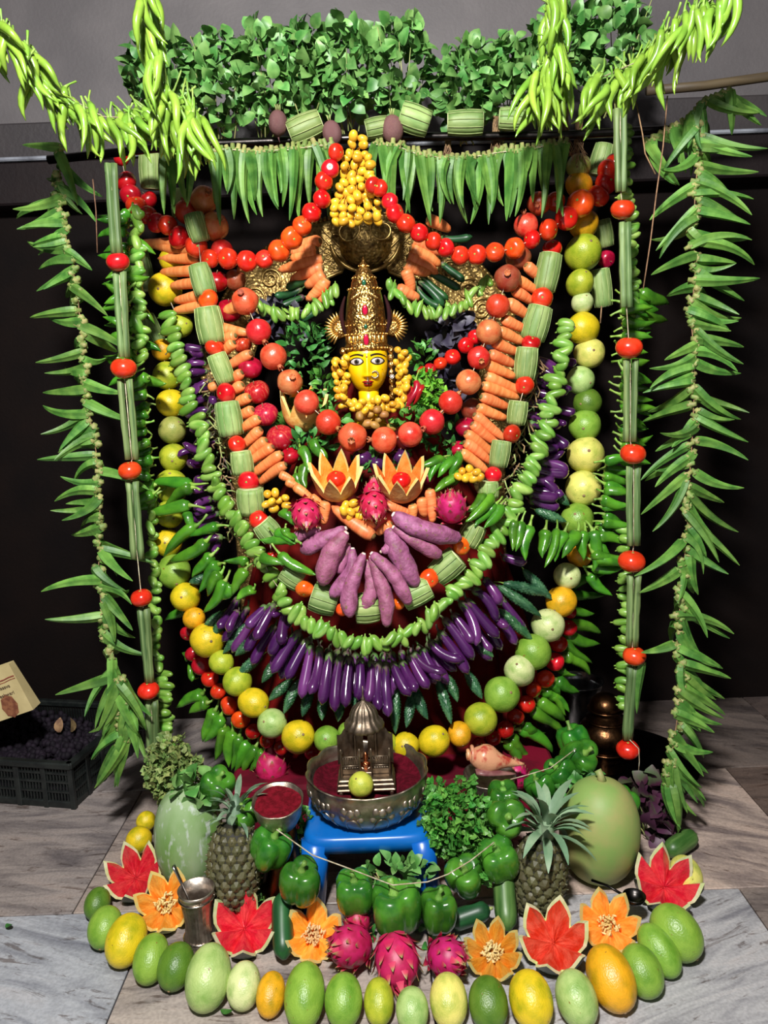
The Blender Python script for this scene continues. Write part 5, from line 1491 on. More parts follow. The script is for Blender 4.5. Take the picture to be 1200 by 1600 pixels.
for x, y, w, h, a, t in ((477, 200, 52, 38, 70, 'green gourd piece lying under the leaves beside the purple beet'), (590, 200, 36, 30, 80, 'green gourd piece lying behind the date cluster'), (648, 187, 46, 40, 110, 'ribbed gourd piece lying beside the big cut beet'),
                         (727, 192, 54, 34, 92, 'ribbed gourd piece lying in the wall gap'), (800, 186, 40, 30, 95, 'dark gourd piece lying under the urn-side leaves')):
    gourd(x, y, h * 1.05, w, a, 2.13, t, 'gourd pieces under the leaf bunches')
def beet(x, y, r, t, sq=1.15):
    k = mpp(x, y, 2.12) * r
    pr = [(max(math.sin(math.pi * i / 12) ** .9 * (1 - .12 * i / 12), .03), -math.cos(math.pi * i / 12) * sq) for i in range(13)]
    pr[0] = (.10, -sq * 1.1)
    me = mesh('beetroot', [(*lathe(pr, 20, lambda a, r, z, i: (r * (1 + .03 * math.cos(3 * a)), z)), 'beet')])
    tail = mesh('tail', [(*sweep([(0, 0, -sq), (.05, 0, -sq - .3), (.15, 0, -sq - .6)], [.12, .06, .02], 6), 'beet')])
    crown = mesh('leaf_stubs', [(*sweep([(.1 * math.cos(q), .1 * math.sin(q), sq * .95), (.22 * math.cos(q), .2 * math.sin(q), sq * 1.4)], [.08, .06], 6), 'stalk') for q in (0, 1.5, 3, 4.6)])
    o = spawn('beetroot', (me, [('tail', tail), ('leaf_stubs', crown)]), at(x, y, 2.12), aim((U(-.2, .2), -.2, 1)), k, t, 'beetroot')
beet(434, 192, 16, 'small purple beetroot under the leaf bunches near the dry roots')
beet(519, 208, 16, 'dark beetroot beside the top of the date cluster')
beet(613, 202, 18, 'big beetroot with purple cut face beside the ribbed gourd piece')

# greens around the idol
SPR = {m: [p_sprig(i, m) for i in range(5)] for m in ('leaf_herb', 'leaf_lettuce', 'leaf_dry', 'leaf_deep')}
def sp(m): return SPR[m]
for x, y, w, h, n, mat, t, off in ((480, 545, 90, 90, 90, 'leaf_deep', 'dark green leaf clump beside the idol crown on the crate side', .02), (498, 610, 60, 70, 60, 'leaf_herb', 'leafy clump beside the crate-side date strand', .04),
                              (660, 560, 40, 60, 40, 'leaf_herb', 'leafy clump beside the urn-side date strand', .03), (668, 620, 44, 80, 60, 'leaf_lettuce', 'curly bright lettuce beside the urn-side date strand', .06),
                              (645, 655, 60, 40, 50, 'leaf_herb', 'leafy clump under the urn-side dates', .08), (522, 655, 44, 34, 34, 'leaf_herb', 'leafy clump under the crate-side dates', .08),
                              (490, 690, 80, 60, 70, 'leaf_deep', 'dark leaf clump behind the crate-side peppers', .05), (700, 690, 80, 60, 70, 'leaf_deep', 'dark leaf clump behind the urn-side peppers', .05),
                              (450, 650, 40, 60, 40, 'leaf_herb', 'leaf clump behind the striped apples', .03), (600, 725, 120, 40, 50, 'leaf_deep', 'dark leaf clump between the melon flowers and the necklace', .06)):
    if mat == 'leaf_lettuce': bunch('lettuce', x, y, S(x, y, off), w, h, n, mat, .03, .03, t, 'greens', depth=.03, sprig=sp('leaf_lettuce'))
    elif mat == 'leaf_deep': bunch('leaf_clump', x, y, S(x, y, off), w, h, n, mat, .032, .014, t, 'greens', depth=.05)
    else: bunch('leaf_clump', x, y, S(x, y, off), w, h, n, mat, .03, .018, t, 'greens', depth=.035)
for x, y, w, h, n, t in ((440, 505, 90, 60, 60, 'blackish purple leaf clump on the crate side of the crown'), (720, 525, 110, 70, 60, 'blackish purple leaf clump on the urn side of the crown'), (700, 600, 60, 60, 30, 'blackish leaf clump under the little tomato chain')):
    bunch('dark_leaf_clump', x, y, S(x, y, -.05), w, h, n, 'leaf_black', .05, .036, t, 'greens', depth=.05)
# chain of little tomatoes on the urn side of the face
for x, y, r in ((660, 581, 9), (672, 577, 10), (688, 568, 11), (707, 558, 13), (728, 540, 13), (742, 527, 12)):
    round_item('tomato', 'tomato', x, y, r, S(x, y, .07), 'redd' if x < 680 else 'red', 'little red tomato in the short chain beside the urn-side dates', 'tomato', 'little tomato chain')
for x0, y0, x1, y1 in ((650, 596, 640, 640), (660, 602, 652, 634), (646, 606, 634, 640)):
    o = longitem('chili', 'red_chili', at(x0, y0, 2.0), at(x1, y1, 1.99), .010, 'dark red chili hanging under the urn-side dates', 'chili', 'red chilies under the dates')
    o.data = o.data.copy(); o.data.materials[0] = MATS['red_chili']
# round eggplants under the necklace
for x, y, r, t in ((566, 716, 15, 'round dark eggplant under the necklace, crate side of the middle one'), (590, 724, 13, 'round dark eggplant hanging in the middle under the necklace'), (626, 714, 15, 'round dark eggplant behind the urn-side melon flower')):
    o = round_item('magenta', 'round_eggplant', x, y, r, S(x, y, .10), W1, t, 'eggplant', axis=Vector((0, -.3, 1)))
    o.data = o.data.copy(); o.data.materials[0] = MATS['eggplant']
# dark cucumbers fanned out beside the arch
for i, (x0, y0, x1, y1) in enumerate(((660, 432, 700, 470), (656, 440, 694, 478), (668, 424, 720, 452), (652, 450, 684, 484), (690, 412, 726, 440), (690, 372, 738, 372), (470, 452, 432, 466), (474, 464, 436, 480), (480, 440, 446, 448), (500, 484, 470, 500))):
    o = longitem('egg', 'slim_cucumber', at(x0, y0, 2.2), at(x1, y1, 2.18), 6.5 * mpp(x0, y0, 2.2), 'slim dark cucumber fanned out under the brass arch, ' + ('urn side' if x0 > 570 else 'crate side'), 'cucumber', 'slim cucumbers ' + ('urn side' if x0 > 570 else 'crate side'))
    o.data = o.data.copy(); o.data.materials[0] = MATS['cucumber_dark']

# ------------------------------------------------------------------ dates
date_me = [mesh('date', [(*lathe([(max(.0105 * math.sin(math.pi * i / 8) ** .85, .0006), -.0135 * math.cos(math.pi * i / 8)) for i in range(9)], 12), m)]) for m in ('date', 'date_brown')]
def dates(name, pts, Y, label, group=None, brown=0.0, stalk=True, r=1.0):
    k = mpp(*pts[0], Y)
    ax, ay = sum(p[0] for p in pts) / len(pts), max(p[1] for p in pts)
    c = at(ax, ay, Y)
    root = empty(name, c, label, 'dates', group)
    lines = []
    topi = min(range(len(pts)), key=lambda i: pts[i][1])
    T0 = at(pts[topi][0], pts[topi][1], Y) - c
    for x, y in pts:
        p = at(x, y, Y + U(-.022, .004)) - c
        o = bpy.data.objects.new('date', date_me[1 if random.random() < brown else 0])
        o.parent = root; o.location = p
        o.rotation_mode = 'QUATERNION'; o.rotation_quaternion = aim((U(-1, 1), U(-.8, .4), U(-.4, 1)))
        s = U(.86, 1.12) * r
        o.scale = (s, s, s)
        COL.objects.link(o)
        lines.append((*sweep([T0 * U(.3, .6) + p * .3 + Vector((0, .012, 0)), p], [.0016, .0012], 5), 'date'))
    obj('stalks', mesh('stalks', lines), root)
dp = []
for y in range(216, 358, 11):
    hw = interp(y, [(212, 12), (240, 22), (290, 30), (330, 42), (345, 42), (360, 30)])
    x0 = interp(y, [(212, 560), (300, 556), (358, 556)])
    n = max(2, int(hw * 2 / 12.5))
    for i in range(n):
        dp.append((x0 - hw + (i + .5) * 2 * hw / n + U(-3, 3), y + U(-4, 4)))
dates('date_cluster', dp, 2.06, 'big cluster of yellow dates hanging over the brass boss', None)
dp = [(536 + U(-13, 9), y + U(-3, 3)) for y in range(556, 640, 5)] + [(525 + U(-6, 4), y) for y in range(565, 625, 11)]
dates('date_strand', dp, 2.0, 'strand of yellow dates beside the face on the crate side', 'date strands round the face', r=.85)
dp = [(628 + U(-9, 10), y + U(-3, 3)) for y in range(545, 632, 5)] + [(632 + U(-6, 6), y) for y in range(560, 625, 11)]
dates('date_strand', dp, 2.0, 'strand of yellow dates beside the face on the urn side', 'date strands round the face', r=.85)
dp = [(x, 627 + U(-7, 9)) for x in range(548, 628, 6)] + [(x, 638 + U(-4, 6)) for x in range(552, 622, 9)]
dates('date_strand', dp, 1.98, 'row of yellow dates below the chin', 'date strands round the face', r=.85)
dates('date_bunch', [(562, 650), (578, 648), (590, 640), (574, 662), (592, 655), (600, 648), (586, 665), (612, 668)], 1.985, 'bunch of brown dates hanging under the chin', None, brown=1.0)
dates('date_bunch', [(418, 772), (430, 770), (424, 784), (436, 782), (446, 778), (428, 795), (416, 788), (448, 790)], S(430, 780, .15), 'little bunch of yellow dates on the crate side of the dragon fruits')
dates('date_bunch', [(722, 736), (734, 733), (745, 738), (728, 747), (740, 748), (750, 746), (736, 740), (716, 745)], S(735, 740, .16), 'little bunch of yellow dates at the foot of the urn-side carrots')
dates('date_bunch', [(540, 790), (552, 786), (560, 796), (548, 800), (562, 806), (546, 808), (554, 795), (537, 798)], S(550, 795, .17), 'little bunch of yellow dates between the melon flowers')

# ------------------------------------------------------------------ carved fruit flowers
def carved(name, loc, axis, R, teeth, rind, pith, flesh, label, cat, hollow=False, depth=.55, hi=.42, lo=-.25, seeds=0, group=None, roll=0.0, flare=1.0):
    """half fruit cut in a zigzag; opening along +Z. Parts: rind, pith, flesh (and seeds)"""
    root = empty(name, loc, label, cat, group, rot=aim(axis, roll))
    n = teeth * 8
    zz = []
    for j in range(n):
        t = (j % 8) / 8
        u = 1 - abs(2 * t - 1)           # 0 at notch, 1 at tip
        zz.append(lo + (hi - lo) * u ** .9)
    def outer(z, a, s=1.0):
        r = math.sqrt(max(1 - z * z, .02)) if z < 0 else 1.0
        fl = 1 + flare * .12 * max(0, z)
        return Vector((R * s * r * fl * math.cos(a), R * s * r * fl * math.sin(a), R * z))
    V, FA = [], []
    m = 9
    for j in range(n):
        a = 2 * math.pi * j / n
        for i in range(m):
            z = -.985 + (zz[j] + .985) * (i / (m - 1)) ** .8
            V.append(outer(z, a))
    for j in range(n):
        q = (j + 1) % n
        for i in range(m - 1):
            FA.append((j * m + i, q * m + i, q * m + i + 1, j * m + i + 1))
    FA.append(tuple(reversed([j * m for j in range(n)])))
    obj('rind', mesh('rind', [(V, FA, rind)]), root)
    V, FA = [], []
    c0 = Vector((0, 0, -R * depth))
    rimo = [outer(zz[j], 2 * math.pi * j / n) for j in range(n)]
    if hollow:
        rimi = [Vector((p.x * .87, p.y * .87, p.z)) for p in rimo]
    else:
        rimi = [p.lerp(c0, .11) for p in rimo]
    V = rimo + rimi
    FA = [(j, (j + 1) % n, n + (j + 1) % n, n + j) for j in range(n)]
    obj('pith', mesh('pith', [(V, FA, pith)], smooth=False), root)
    V, FA = list(rimi), []
    k = 6
    for i in range(1, k + 1):
        for j in range(n):
            t = i / k
            if hollow:
                a = 2 * math.pi * j / n
                z = zz[j] + (-.72 - zz[j]) * t
                r = .87 * (math.sqrt(max(1 - z * z, .02)) if z < 0 else 1.0) * (1 + flare * .12 * max(0, z))
                V.append(Vector((R * r * math.cos(a), R * r * math.sin(a), R * z)))
            else:
                p = rimi[j].lerp(c0, t * .97)
                V.append(p + Vector((0, 0, R * .02 * math.sin(j * 2.1 + i))))
    for i in range(k):
        for j in range(n):
            q = (j + 1) % n
            FA.append((i * n + j, i * n + q, (i + 1) * n + q, (i + 1) * n + j))
    FA.append(tuple(k * n + j for j in range(n)))
    obj('flesh', mesh('flesh', [(V, FA, flesh)], smooth=False), root)
    if seeds:
        sd = []
        rn = random.Random(int(loc[0] * 1000))
        for i in range(seeds):
            d = Vector((rn.uniform(-1, 1), rn.uniform(-1, 1), 0)) * R * .30
            M = T_(d.x, d.y, -R * depth * .72 + R * rn.uniform(0, .22)) @ R_(rn.uniform(0, 6), 'Z') @ R_(rn.uniform(.2, 1.4), 'X')
            sd.append((*xf(lathe([(.0006, -.006), (.0026, -.002), (.0022, .003), (.0005, .006)], 6), M), 'seed'))
        obj('seeds', mesh('seeds', sd), root, kind='stuff')
    return root
def front_axis(p, up=.45, side=0.0):
    v = (Vector((0, 0, CAMZ)) - p).normalized()
    return (v + Vector((side, 0, up))).normalized()
WM = [(208, 1362, .10, 46, 7, -.25, 'watermelon flower at the crate-side back corner, next to the ash gourd'), (382, 1440, .10, 54, 6, .05, 'watermelon flower between the silver tumbler and the cucumber'),
      (865, 1462, .10, 56, 6, .0, 'watermelon flower in front of the big pineapple'), (1042, 1375, .10, 52, 7, .25, 'watermelon flower beside the purple leaves')]
for x, y, z, r, n, s, t in WM:
    p = atz(x, y, z); R = r * p.y / ray(x, y).y / F
    p = atz(x, y, R * .9)
    carved('watermelon_flower', p, front_axis(p, .85, s), R * .98, n, 'watermelon_rind', 'pith', 'watermelon_flesh', 'carved ' + t, 'watermelon', depth=.50, hi=.42, lo=-.62, group='carved watermelons', roll=U(0, 1))
CM = [(258, 1408, 47, 7, -.15, 'by the silver tumbler'), (490, 1456, 46, 6, 0, 'in front of the blue stool leg'), (770, 1484, 46, 8, 0, 'beside the last dragon fruit'), (952, 1440, 47, 7, .1, 'in front of the big smooth gourd')]
for x, y, r, n, s, t in CM:
    p = atz(x, y, .08); R = r * p.y / ray(x, y).y / F
    p = atz(x, y, R * .92)
    carved('cantaloupe_flower', p, front_axis(p, .5, s), R * .98, n, 'cantaloupe_rind', 'cantaloupe_pith', 'cantaloupe_flesh', f'carved orange cantaloupe flower with seeds {t}', 'cantaloupe', depth=.48, hi=.40, lo=-.60,
           seeds=70, group='carved cantaloupes', roll=U(0, 1))
for x, y, r, t in ((526, 750, 40, 'crate-side'), (627, 752, 40, 'urn-side')):
    Y = S(x, y, .17)
    R = r * mpp(x, y, Y)
    p = at(x, y, Y)
    carved('melon_lotus', p, Vector((0, -.55, 1)).normalized(), R * .88, 8, 'papaya_rind', 'cantaloupe_pith', 'cantaloupe_flesh', f'orange melon cut like a lotus holding a tomato, {t} one below the necklace', 'melon',
           hollow=True, hi=.85, lo=-.10, group='melon lotuses', roll=.2, flare=2.6)
    q = p + Vector((0, -.012, .004))
    spawn('tomato', PR['tomato'][0], q, aim((0, -.4, 1)), 15 * mpp(x, y, Y), f'red tomato sitting inside the {t} melon lotus', 'tomato', None, C['red'])
p = at(476, 640, S(476, 640, .06))
carved('melon_lotus', p, Vector((0.05, -.3, 1)).normalized(), 36 * mpp(476, 640, 2.0), 8, 'papaya_rind', 'cantaloupe_pith', 'cantaloupe_flesh', 'cut orange melon half hidden behind the crate-side necklace pomegranates', 'melon', hollow=True, hi=.8, lo=-.1, flare=1.2)

# ------------------------------------------------------------------ dragon fruit
def dscale():
    V, FA = [], []
    n = 5
    for i in range(n + 1):
        s = i / n
        w = .30 * (1 - s) ** .8 + .015
        y = .05 + .06 * s + .24 * s * s
        for q in (-1, 0, 1): V.append((q * w, y - .05 * abs(q), s * .85))
    for i in range(n):
        for q in (0, 1): FA.append((i * 3 + q, i * 3 + q + 1, (i + 1) * 3 + q + 1, (i + 1) * 3 + q))
    return mesh('fruit_scale', [(V, FA, 'dragon_scale')])
DS = dscale()
dr_me = mesh('dragon_body', [(*lathe([(max(math.sin(math.pi * i / 12) ** .85, .03), -1.15 * math.cos(math.pi * i / 12)) for i in range(13)], 22), 'dragon')])
def dragon(p, r, axis, label, roll=0.0):
    root = empty('dragon_fruit', p, label, 'dragon fruit', 'dragon fruits', rot=aim(axis, roll), scale=r)
    obj('body', dr_me, root)
    for row, (z, n) in enumerate(((-.85, 5), (-.5, 7), (-.15, 7), (.2, 7), (.52, 6), (.82, 5), (1.0, 4))):
        rr = math.sqrt(max(1 - (z / 1.15) ** 2, .05))
        for i in range(n):
            a = 2 * math.pi * (i + .5 * (row % 2)) / n
            o = bpy.data.objects.new('scale', DS)
            o.parent = root
            tilt = math.asin(max(-1, min(1, z / 1.15)))
            M = R_(a, 'Z') @ T_(0, rr * .93, z - .15) @ R_(tilt * .8, 'X') @ S_(.9, .8, .8 + .3 * (row > 4))
            o.matrix_local = M
            COL.objects.link(o)
    return root
for x, y, r, t, ax in ((478, 803, 23, 'pink dragon fruit at the crate-side end of the sweet potato fan', (.1, -.9, -.5)), (584, 790, 22, 'pink dragon fruit in the middle between the melon lotuses', (.1, -.8, -.5)),
                       (706, 793, 23, 'pink dragon fruit at the urn-side end of the sweet potato fan', (-.1, -.5, .8)), (585, 772, 18, 'pink dragon fruit tucked behind the middle one', (0, 0, 1))):
    Y = S(x, y, .19 if 'tucked' not in t else .13)
    dragon(at(x, y, Y), r * mpp(x, y, Y), ax, t)
for x, y, r, z, t, ax in ((548, 1478, 31, .055, 'pink dragon fruit on the floor beside the cantaloupe in front of the stool', (-.5, -.5, .3)), (558, 1442, 20, .06, 'pink dragon fruit tucked under the hanging bell peppers', (.1, .3, 1)),
                       (620, 1500, 34, .06, 'pink dragon fruit with long scales pointing at the front row', (.15, -.8, -.5)), (698, 1496, 29, .055, 'reddish dragon fruit beside the last cantaloupe of the stool', (.4, -.6, .3)),
                       (424, 1200, 24, .16, 'pink dragon fruit behind the small silver cup', (0, .2, 1)), (806, 1212, 18, .17, 'dark pink dragon fruit behind the conch shell', (0, .2, 1))):
    p = atz(x, y, z)
    dragon(p, r * p.y / ray(x, y).y / F, ax, t, U(0, 1))

# ------------------------------------------------------------------ front row on the floor
FR = [(152, 1412, 20, 24, 'dg', 0), (164, 1449, 26, 31, 'g', 0), (197, 1469, 31, 38, 'Y', 8), (236, 1498, 27, 36, 'g', 4), (275, 1510, 28, 34, 'dg', 10), (325, 1527, 35, 47, 'pg', 4), (381, 1540, 27, 34, 'w', 0), (423, 1554, 23, 32, 'o', 5),
      (476, 1555, 32, 46, 'g', 3), (537, 1563, 30, 38, 'g', 0), (592, 1565, 24, 33, 'yg', 0), (644, 1578, 26, 32, 'pg', 0), (701, 1563, 30, 38, 'py', 0), (763, 1568, 31, 38, 'dg', 0), (830, 1562, 34, 41, 'Y', -6), (901, 1560, 32, 40, 'pg', -10),
      (955, 1528, 36, 47, 'o', -14), (1003, 1517, 31, 38, 'g', -16), (1030, 1485, 27, 40, 'g', -28), (1057, 1457, 36, 42, 'g', -35), (1072, 1366, 24, 28, 'py', -10)]
for i, (x, y, rx, ry, c, tilt) in enumerate(FR):
    t0 = atz(x, y, .05)
    k = t0.y / ray(x, y).y / F
    b, a = rx * k, ry * k * 1.04
    el = math.radians(32)
    h = math.sqrt((a * math.sin(el)) ** 2 + (b * math.cos(el)) ** 2)
    p = atz(x, y, h)
    ax = Vector((math.sin(math.radians(tilt)), math.cos(math.radians(tilt)), 0)) * math.cos(el) + Vector((0, 0, math.sin(el)))
    if i % 3 == 1: ax = -ax
    spawn('oval_melon', PR['melon'][i % 3], p, aim(ax, U(0, 6)), (b, b, a), f'{CN[c]} oval melon, {ORD[i]} from the crate end of the row on the floor', 'melon', 'melons in the floor row', C[c])
for x, y, r, t in ((228, 1283, 15, 'yellow banana-like melon end beside the ash gourd, upper'), (217, 1312, 20, 'yellow melon behind the crate-side watermelon flower')):
    p = atz(x, y, .05)
    spawn('oval_melon', PR['melon'][0], p, aim((.4, .5, .5)), r * p.y / ray(x, y).y / F, t, 'melon', None, C['Y'])

# ------------------------------------------------------------------ blue stool with bowl and shrine
SX, SY, SZ = at(577, 1290, 1.68).x, 1.69, .185
def stool():
    root = empty('blue_stool', (SX, SY, 0), 'blue plastic stool under the big silver bowl', 'stool')
    w, d = .150, .125
    V, FA = [], []
    prof_ = [(1.02, SZ - .035), (1.0, SZ - .012), (.97, SZ - .003), (.92, SZ)]
    n = 40
    def rr(a, s):
        c, q = math.cos(a), math.sin(a)
        e = .35
        return (math.copysign(abs(c) ** e, c) * w * s, math.copysign(abs(q) ** e, q) * d * s)
    for s, z in prof_:
        for j in range(n):
            x, y = rr(2 * math.pi * j / n, s); V.append((x, y, z))
    for i in range(len(prof_) - 1):
        for j in range(n):
            q = (j + 1) % n
            FA.append((i * n + j, i * n + q, (i + 1) * n + q, (i + 1) * n + j))
    FA.append(tuple(3 * n + j for j in range(n))); FA.append(tuple(reversed(range(n))))
    obj('seat', mesh('seat', [(V, FA, 'blue_plastic')]), root)
    for sx in (-1, 1):
        for sy in (-1, 1):
            pts = [(sx * w * .80, sy * d * .78, SZ - .02), (sx * w * .84, sy * d * .84, SZ * .5), (sx * w * .90, sy * d * .92, 0)]
            obj('leg', mesh('leg', [(*sweep(pts, [.032, .029, .026], 10, lambda a, s, i, j: 1.12 if j % 2 == 0 else 1), 'blue_plastic')]), root)
stool()
def silver_bowl():
    c = (SX, SY, SZ)
    root = empty('silver_bowl', c, 'big embossed silver bowl with scalloped rim on the blue stool', 'bowl')
    def m(a, r, z, i): return (r * (1 + .035 * abs(math.sin(6 * a)) * min(1, max(0, z / .1))), z + (.004 * abs(math.sin(6 * a)) if z > .08 else 0))
    pr = [(.085, 0), (.105, .006), (.125, .028), (.137, .058), (.140, .085), (.139, .098), (.142, .102), (.138, .103), (.134, .098), (.135, .08), (.125, .05), (.02, .045)]
    obj('body', mesh('body', [(*lathe(pr, 96, m), 'silver_bowl')]), root)
    body = root.children[0]
    for i in range(12):                      # embossed flowers round the wall
        a0 = 2 * math.pi * (i + .5) / 12
        def wall(a, z):
            r = interp(z, [(0, .095), (.006, .105), (.028, .125), (.058, .137), (.085, .140)]) * (1 + .035 * abs(math.sin(6 * a)) * min(1, z / .1))
            return Vector((r * math.cos(a), r * math.sin(a), z))
        for da, z, s in ((0, .066, .010), (-.11, .070, .009), (.11, .070, .009), (-.16, .050, .008), (.16, .050, .008)):
            p = wall(a0 + da, z)
            obj('petal_boss', mesh('petal_boss', [(*xf(lathe(ell(s, s * 1.15, 7), 10), T_(*p) @ R_(a0 + da, 'Z') @ S_(.45, 1, 1)), 'silver_bowl')]), body)
        pts = []
        for t in range(13):
            u = t / 12
            pts.append(wall(a0 + .14 * math.cos(math.pi * u) * -1, .012 + .036 * math.sin(math.pi * u)))
        obj('leaf_arch', mesh('leaf_arch', [(*sweep(pts, [.0026] * 13, 6), 'silver_bowl')]), body)
    # powder filling
    V, FA = [], []
    n, k = 60, 14
    rn = random.Random(3)
    for i in range(k + 1):
        r = .128 * i / k
        for j in range(n):
            a = 2 * math.pi * j / n
            h = .066 + .008 * math.sin(3 * a + 9 * r * 10) * (r / .13) + .010 * (r / .13) ** 2 + rn.uniform(-.0012, .0012)
            V.append((r * math.cos(a), r * math.sin(a), h))
    for i in range(k):
        for j in range(n):
            q = (j + 1) % n
            FA.append((i * n + j, i * n + q, (i + 1) * n + q, (i + 1) * n + j))
    o = obj('kumkum_powder', mesh('kumkum_powder', [(V, FA, 'kumkum')]), label='dark red powder heaped in the big silver bowl', cat='powder', kind='stuff')
    o.location = c
silver_bowl()
def shrine():
    z0 = SZ + .066
    c = Vector((at(572, 1200, 1.66).x, 1.655, z0))
    root = empty('silver_shrine', c, 'little silver shrine with ribbed dome standing in the red powder', 'shrine')
    root.scale = (1, 1, 1.2)
    m = 'silver'
    w, d = .066, .040
    m = 'dull_silver'
    obj('base', mesh('base', [(*bbox(-w, w, -d, d, .020, .030, .002), m), (*bbox(-w * .96, w * .96, -d * .96, d * .96, .030, .038, .002), m), (*bbox(-w * 1.02, w * 1.02, -d * 1.02, d * 1.02, .014, .020, .002), m)], smooth=False), root)
    for sx in (-1, 1):
        for sy in (-1, 1):
            x, y = sx * w * .88, sy * d * .86
            obj('foot', mesh('foot', [(*xf(lathe([(.004, -.006), (.0055, -.002), (.003, .004), (.005, .010), (.006, .016)], 10), T_(x, y, 0)), m)]), root)
    obj('bench', mesh('bench', [(*bbox(-w * .84, w * .84, -.012, .030, .038, .052, .002), m)], smooth=False), root)
    # rails
    for sx in (-1, 1):
        rl = [(*sweep([(sx * w * .82, -.020, .078), (sx * w * .22, -.020, .078)], [.0016] * 2, 6), m), (*sweep([(sx * w * .82, -.020, .060), (sx * w * .22, -.020, .060)], [.0016] * 2, 6), m),
              (*sweep([(sx * w * .82, -.020, .078), (sx * w * .82, .028, .078)], [.0016] * 2, 6), m)]
        r = obj('rail', mesh('rail', rl), root)
        for i in range(7):
            x = sx * w * (.26 + .085 * i)
            obj('baluster', mesh('baluster', [(*xf(lathe([(.0009, .060), (.0017, .066), (.0010, .072), (.0012, .078)], 7), T_(x, -.020, 0)), m)]), r)
        for x in (sx * w * .84, sx * w * .20):
            obj('post', mesh('post', [(*xf(lathe([(.0026, .036), (.0026, .078), (.0036, .082), (.0016, .088), (.003, .091), (.0008, .095)], 9), T_(x, -.020, 0)), m)]), root)
    # two scalloped screens at the back
    for sx in (-1, 1):
        V, FA = [], []
        cols = 12
        for i in range(cols + 1):
            u = i / cols
            x = sx * w * (.08 + .90 * u)
            y = .034 - .028 * u * u
            top_ = .118 + .018 * (1 - u) - .010 * abs(math.sin(u * 9))
            for z in (.052, .07, .09, top_):
                V.append((x, y, z))
        f0 = len(V)
        V += [(a, b + .003, c_) for a, b, c_ in V]
        for i in range(cols):
            for j in range(3):
                o = i * 4 + j
                FA.append((o, o + 4, o + 5, o + 1)); FA.append((f0 + o, f0 + o + 1, f0 + o + 5, f0 + o + 4))
        obj('screen', mesh('screen', [(V, FA, m)]), root)
    for sx in (-1, 1):
        obj('column', mesh('column', [(*xf(lathe([(.004, .038), (.003, .05), (.0028, .11), (.004, .134)], 10), T_(sx * .024, .026, 0)), m)]), root)
    dome = obj('dome', mesh('dome', [(*xf(lathe([(.034, .128), (.043, .131), (.044, .137), (.036, .145), (.030, .149), (.029, .157), (.024, .168), (.014, .176), (.006, .180), (.003, .184)], 64,
              lambda a, r, z, i: (r * (1 + .13 * abs(math.cos(8 * a)) * (1 if i > 3 else .5)), z - (.004 * abs(math.cos(9 * a)) if i < 2 else 0))), T_(0, .006, 0)), m)]), root)
    obj('finial', mesh('finial', [(*xf(lathe([(.003, .182), (.005, .187), (.002, .191), (.0022, .196), (.0008, .212)], 10), T_(0, .006, 0)), m)]), dome)
    # tiny figure on the bench
    fig = [(*xf(lathe([(.012, .052), (.011, .062), (.008, .070), (.004, .074)], 14), T_(0, -.002, 0)), 'copper'), (*xf(lathe(ell(.006, .007, 8), 12), T_(0, -.002, .081)), 'copper'), (*xf(lathe([(.006, .086), (.004, .092), (.001, .097)], 10), T_(0, -.002, 0)), 'copper')]
    for sx in (-1, 1): fig.append((*sweep([(sx * .009, -.002, .070), (sx * .015, -.008, .064), (sx * .010, -.014, .060)], [.003, .0028, .003], 7), 'copper'))
    o = obj('figurine', mesh('figurine', fig), label='tiny copper figurine seated on the silver shrine bench', cat='figurine')
    o.location = c
    ring = [(*xf(lathe(ell(.005, .006, 6), 8), T_(.0 + .017 * math.cos(t), -.030 + .004 * math.sin(t), .044 + .002 * math.sin(3 * t))), 'copper') for t in [i * .7 for i in range(9)]]
    obj('steps', mesh('steps', [(*bbox(-.014, .014, -.038, -.012, .038, .044, .001), m), (*bbox(-.014, .014, -.030, -.012, .044, .050, .001), m)], smooth=False), root)
    # guava before the shrine
    g = at(564, 1226, 1.598)
    spawn('guava', PR['melon'][1], g, aim((-.35, -.5, .8)), .0285, 'small yellow-green guava standing before the silver shrine', 'guava', None, rgb(186, 190, 70))
shrine()

def cup(p, r, h, tilt, label, mat='silver_bowl', name='silver_cup', scal=True):
    root = empty(name, p, label, 'cup', None, rot=aim(tilt))
    def m(a, rr, z, i): return (rr * (1 + (.03 * abs(math.sin(4 * a)) if scal and z > h * .5 else 0)), z)
    obj('body', mesh('body', [(*lathe([(r * .5, 0), (r * .72, h * .12), (r * .9, h * .45), (r, h * .96), (r * 1.01, h), (r * .95, h * .99), (r * .85, h * .6), (r * .1, h * .5)], 48, m), mat)]), root)
    return root
pc = at(438, 1287, 1.585)
cp = cup(pc, .056, .07, Vector((0, -.22, 1)), 'small silver cup of dark red powder beside the big bowl')
V, FA = [], []
for i in range(9):
    for j in range(40):
        a = 2 * math.pi * j / 40; r = .052 * i / 8
        V.append((r * math.cos(a), r * math.sin(a), .061 + .003 * math.sin(3 * a + i) * (i / 8)))
for i in range(8):
    for j in range(40):
        q = (j + 1) % 40
        FA.append((i * 40 + j, i * 40 + q, (i + 1) * 40 + q, (i + 1) * 40 + j))
o = obj('kumkum_powder', mesh('kumkum_powder', [(V, FA, 'kumkum')]), label='dark red powder filling the small silver cup', cat='powder', kind='stuff')
o.location = pc; o.rotation_mode = 'QUATERNION'; o.rotation_quaternion = aim(Vector((0, -.22, 1)))
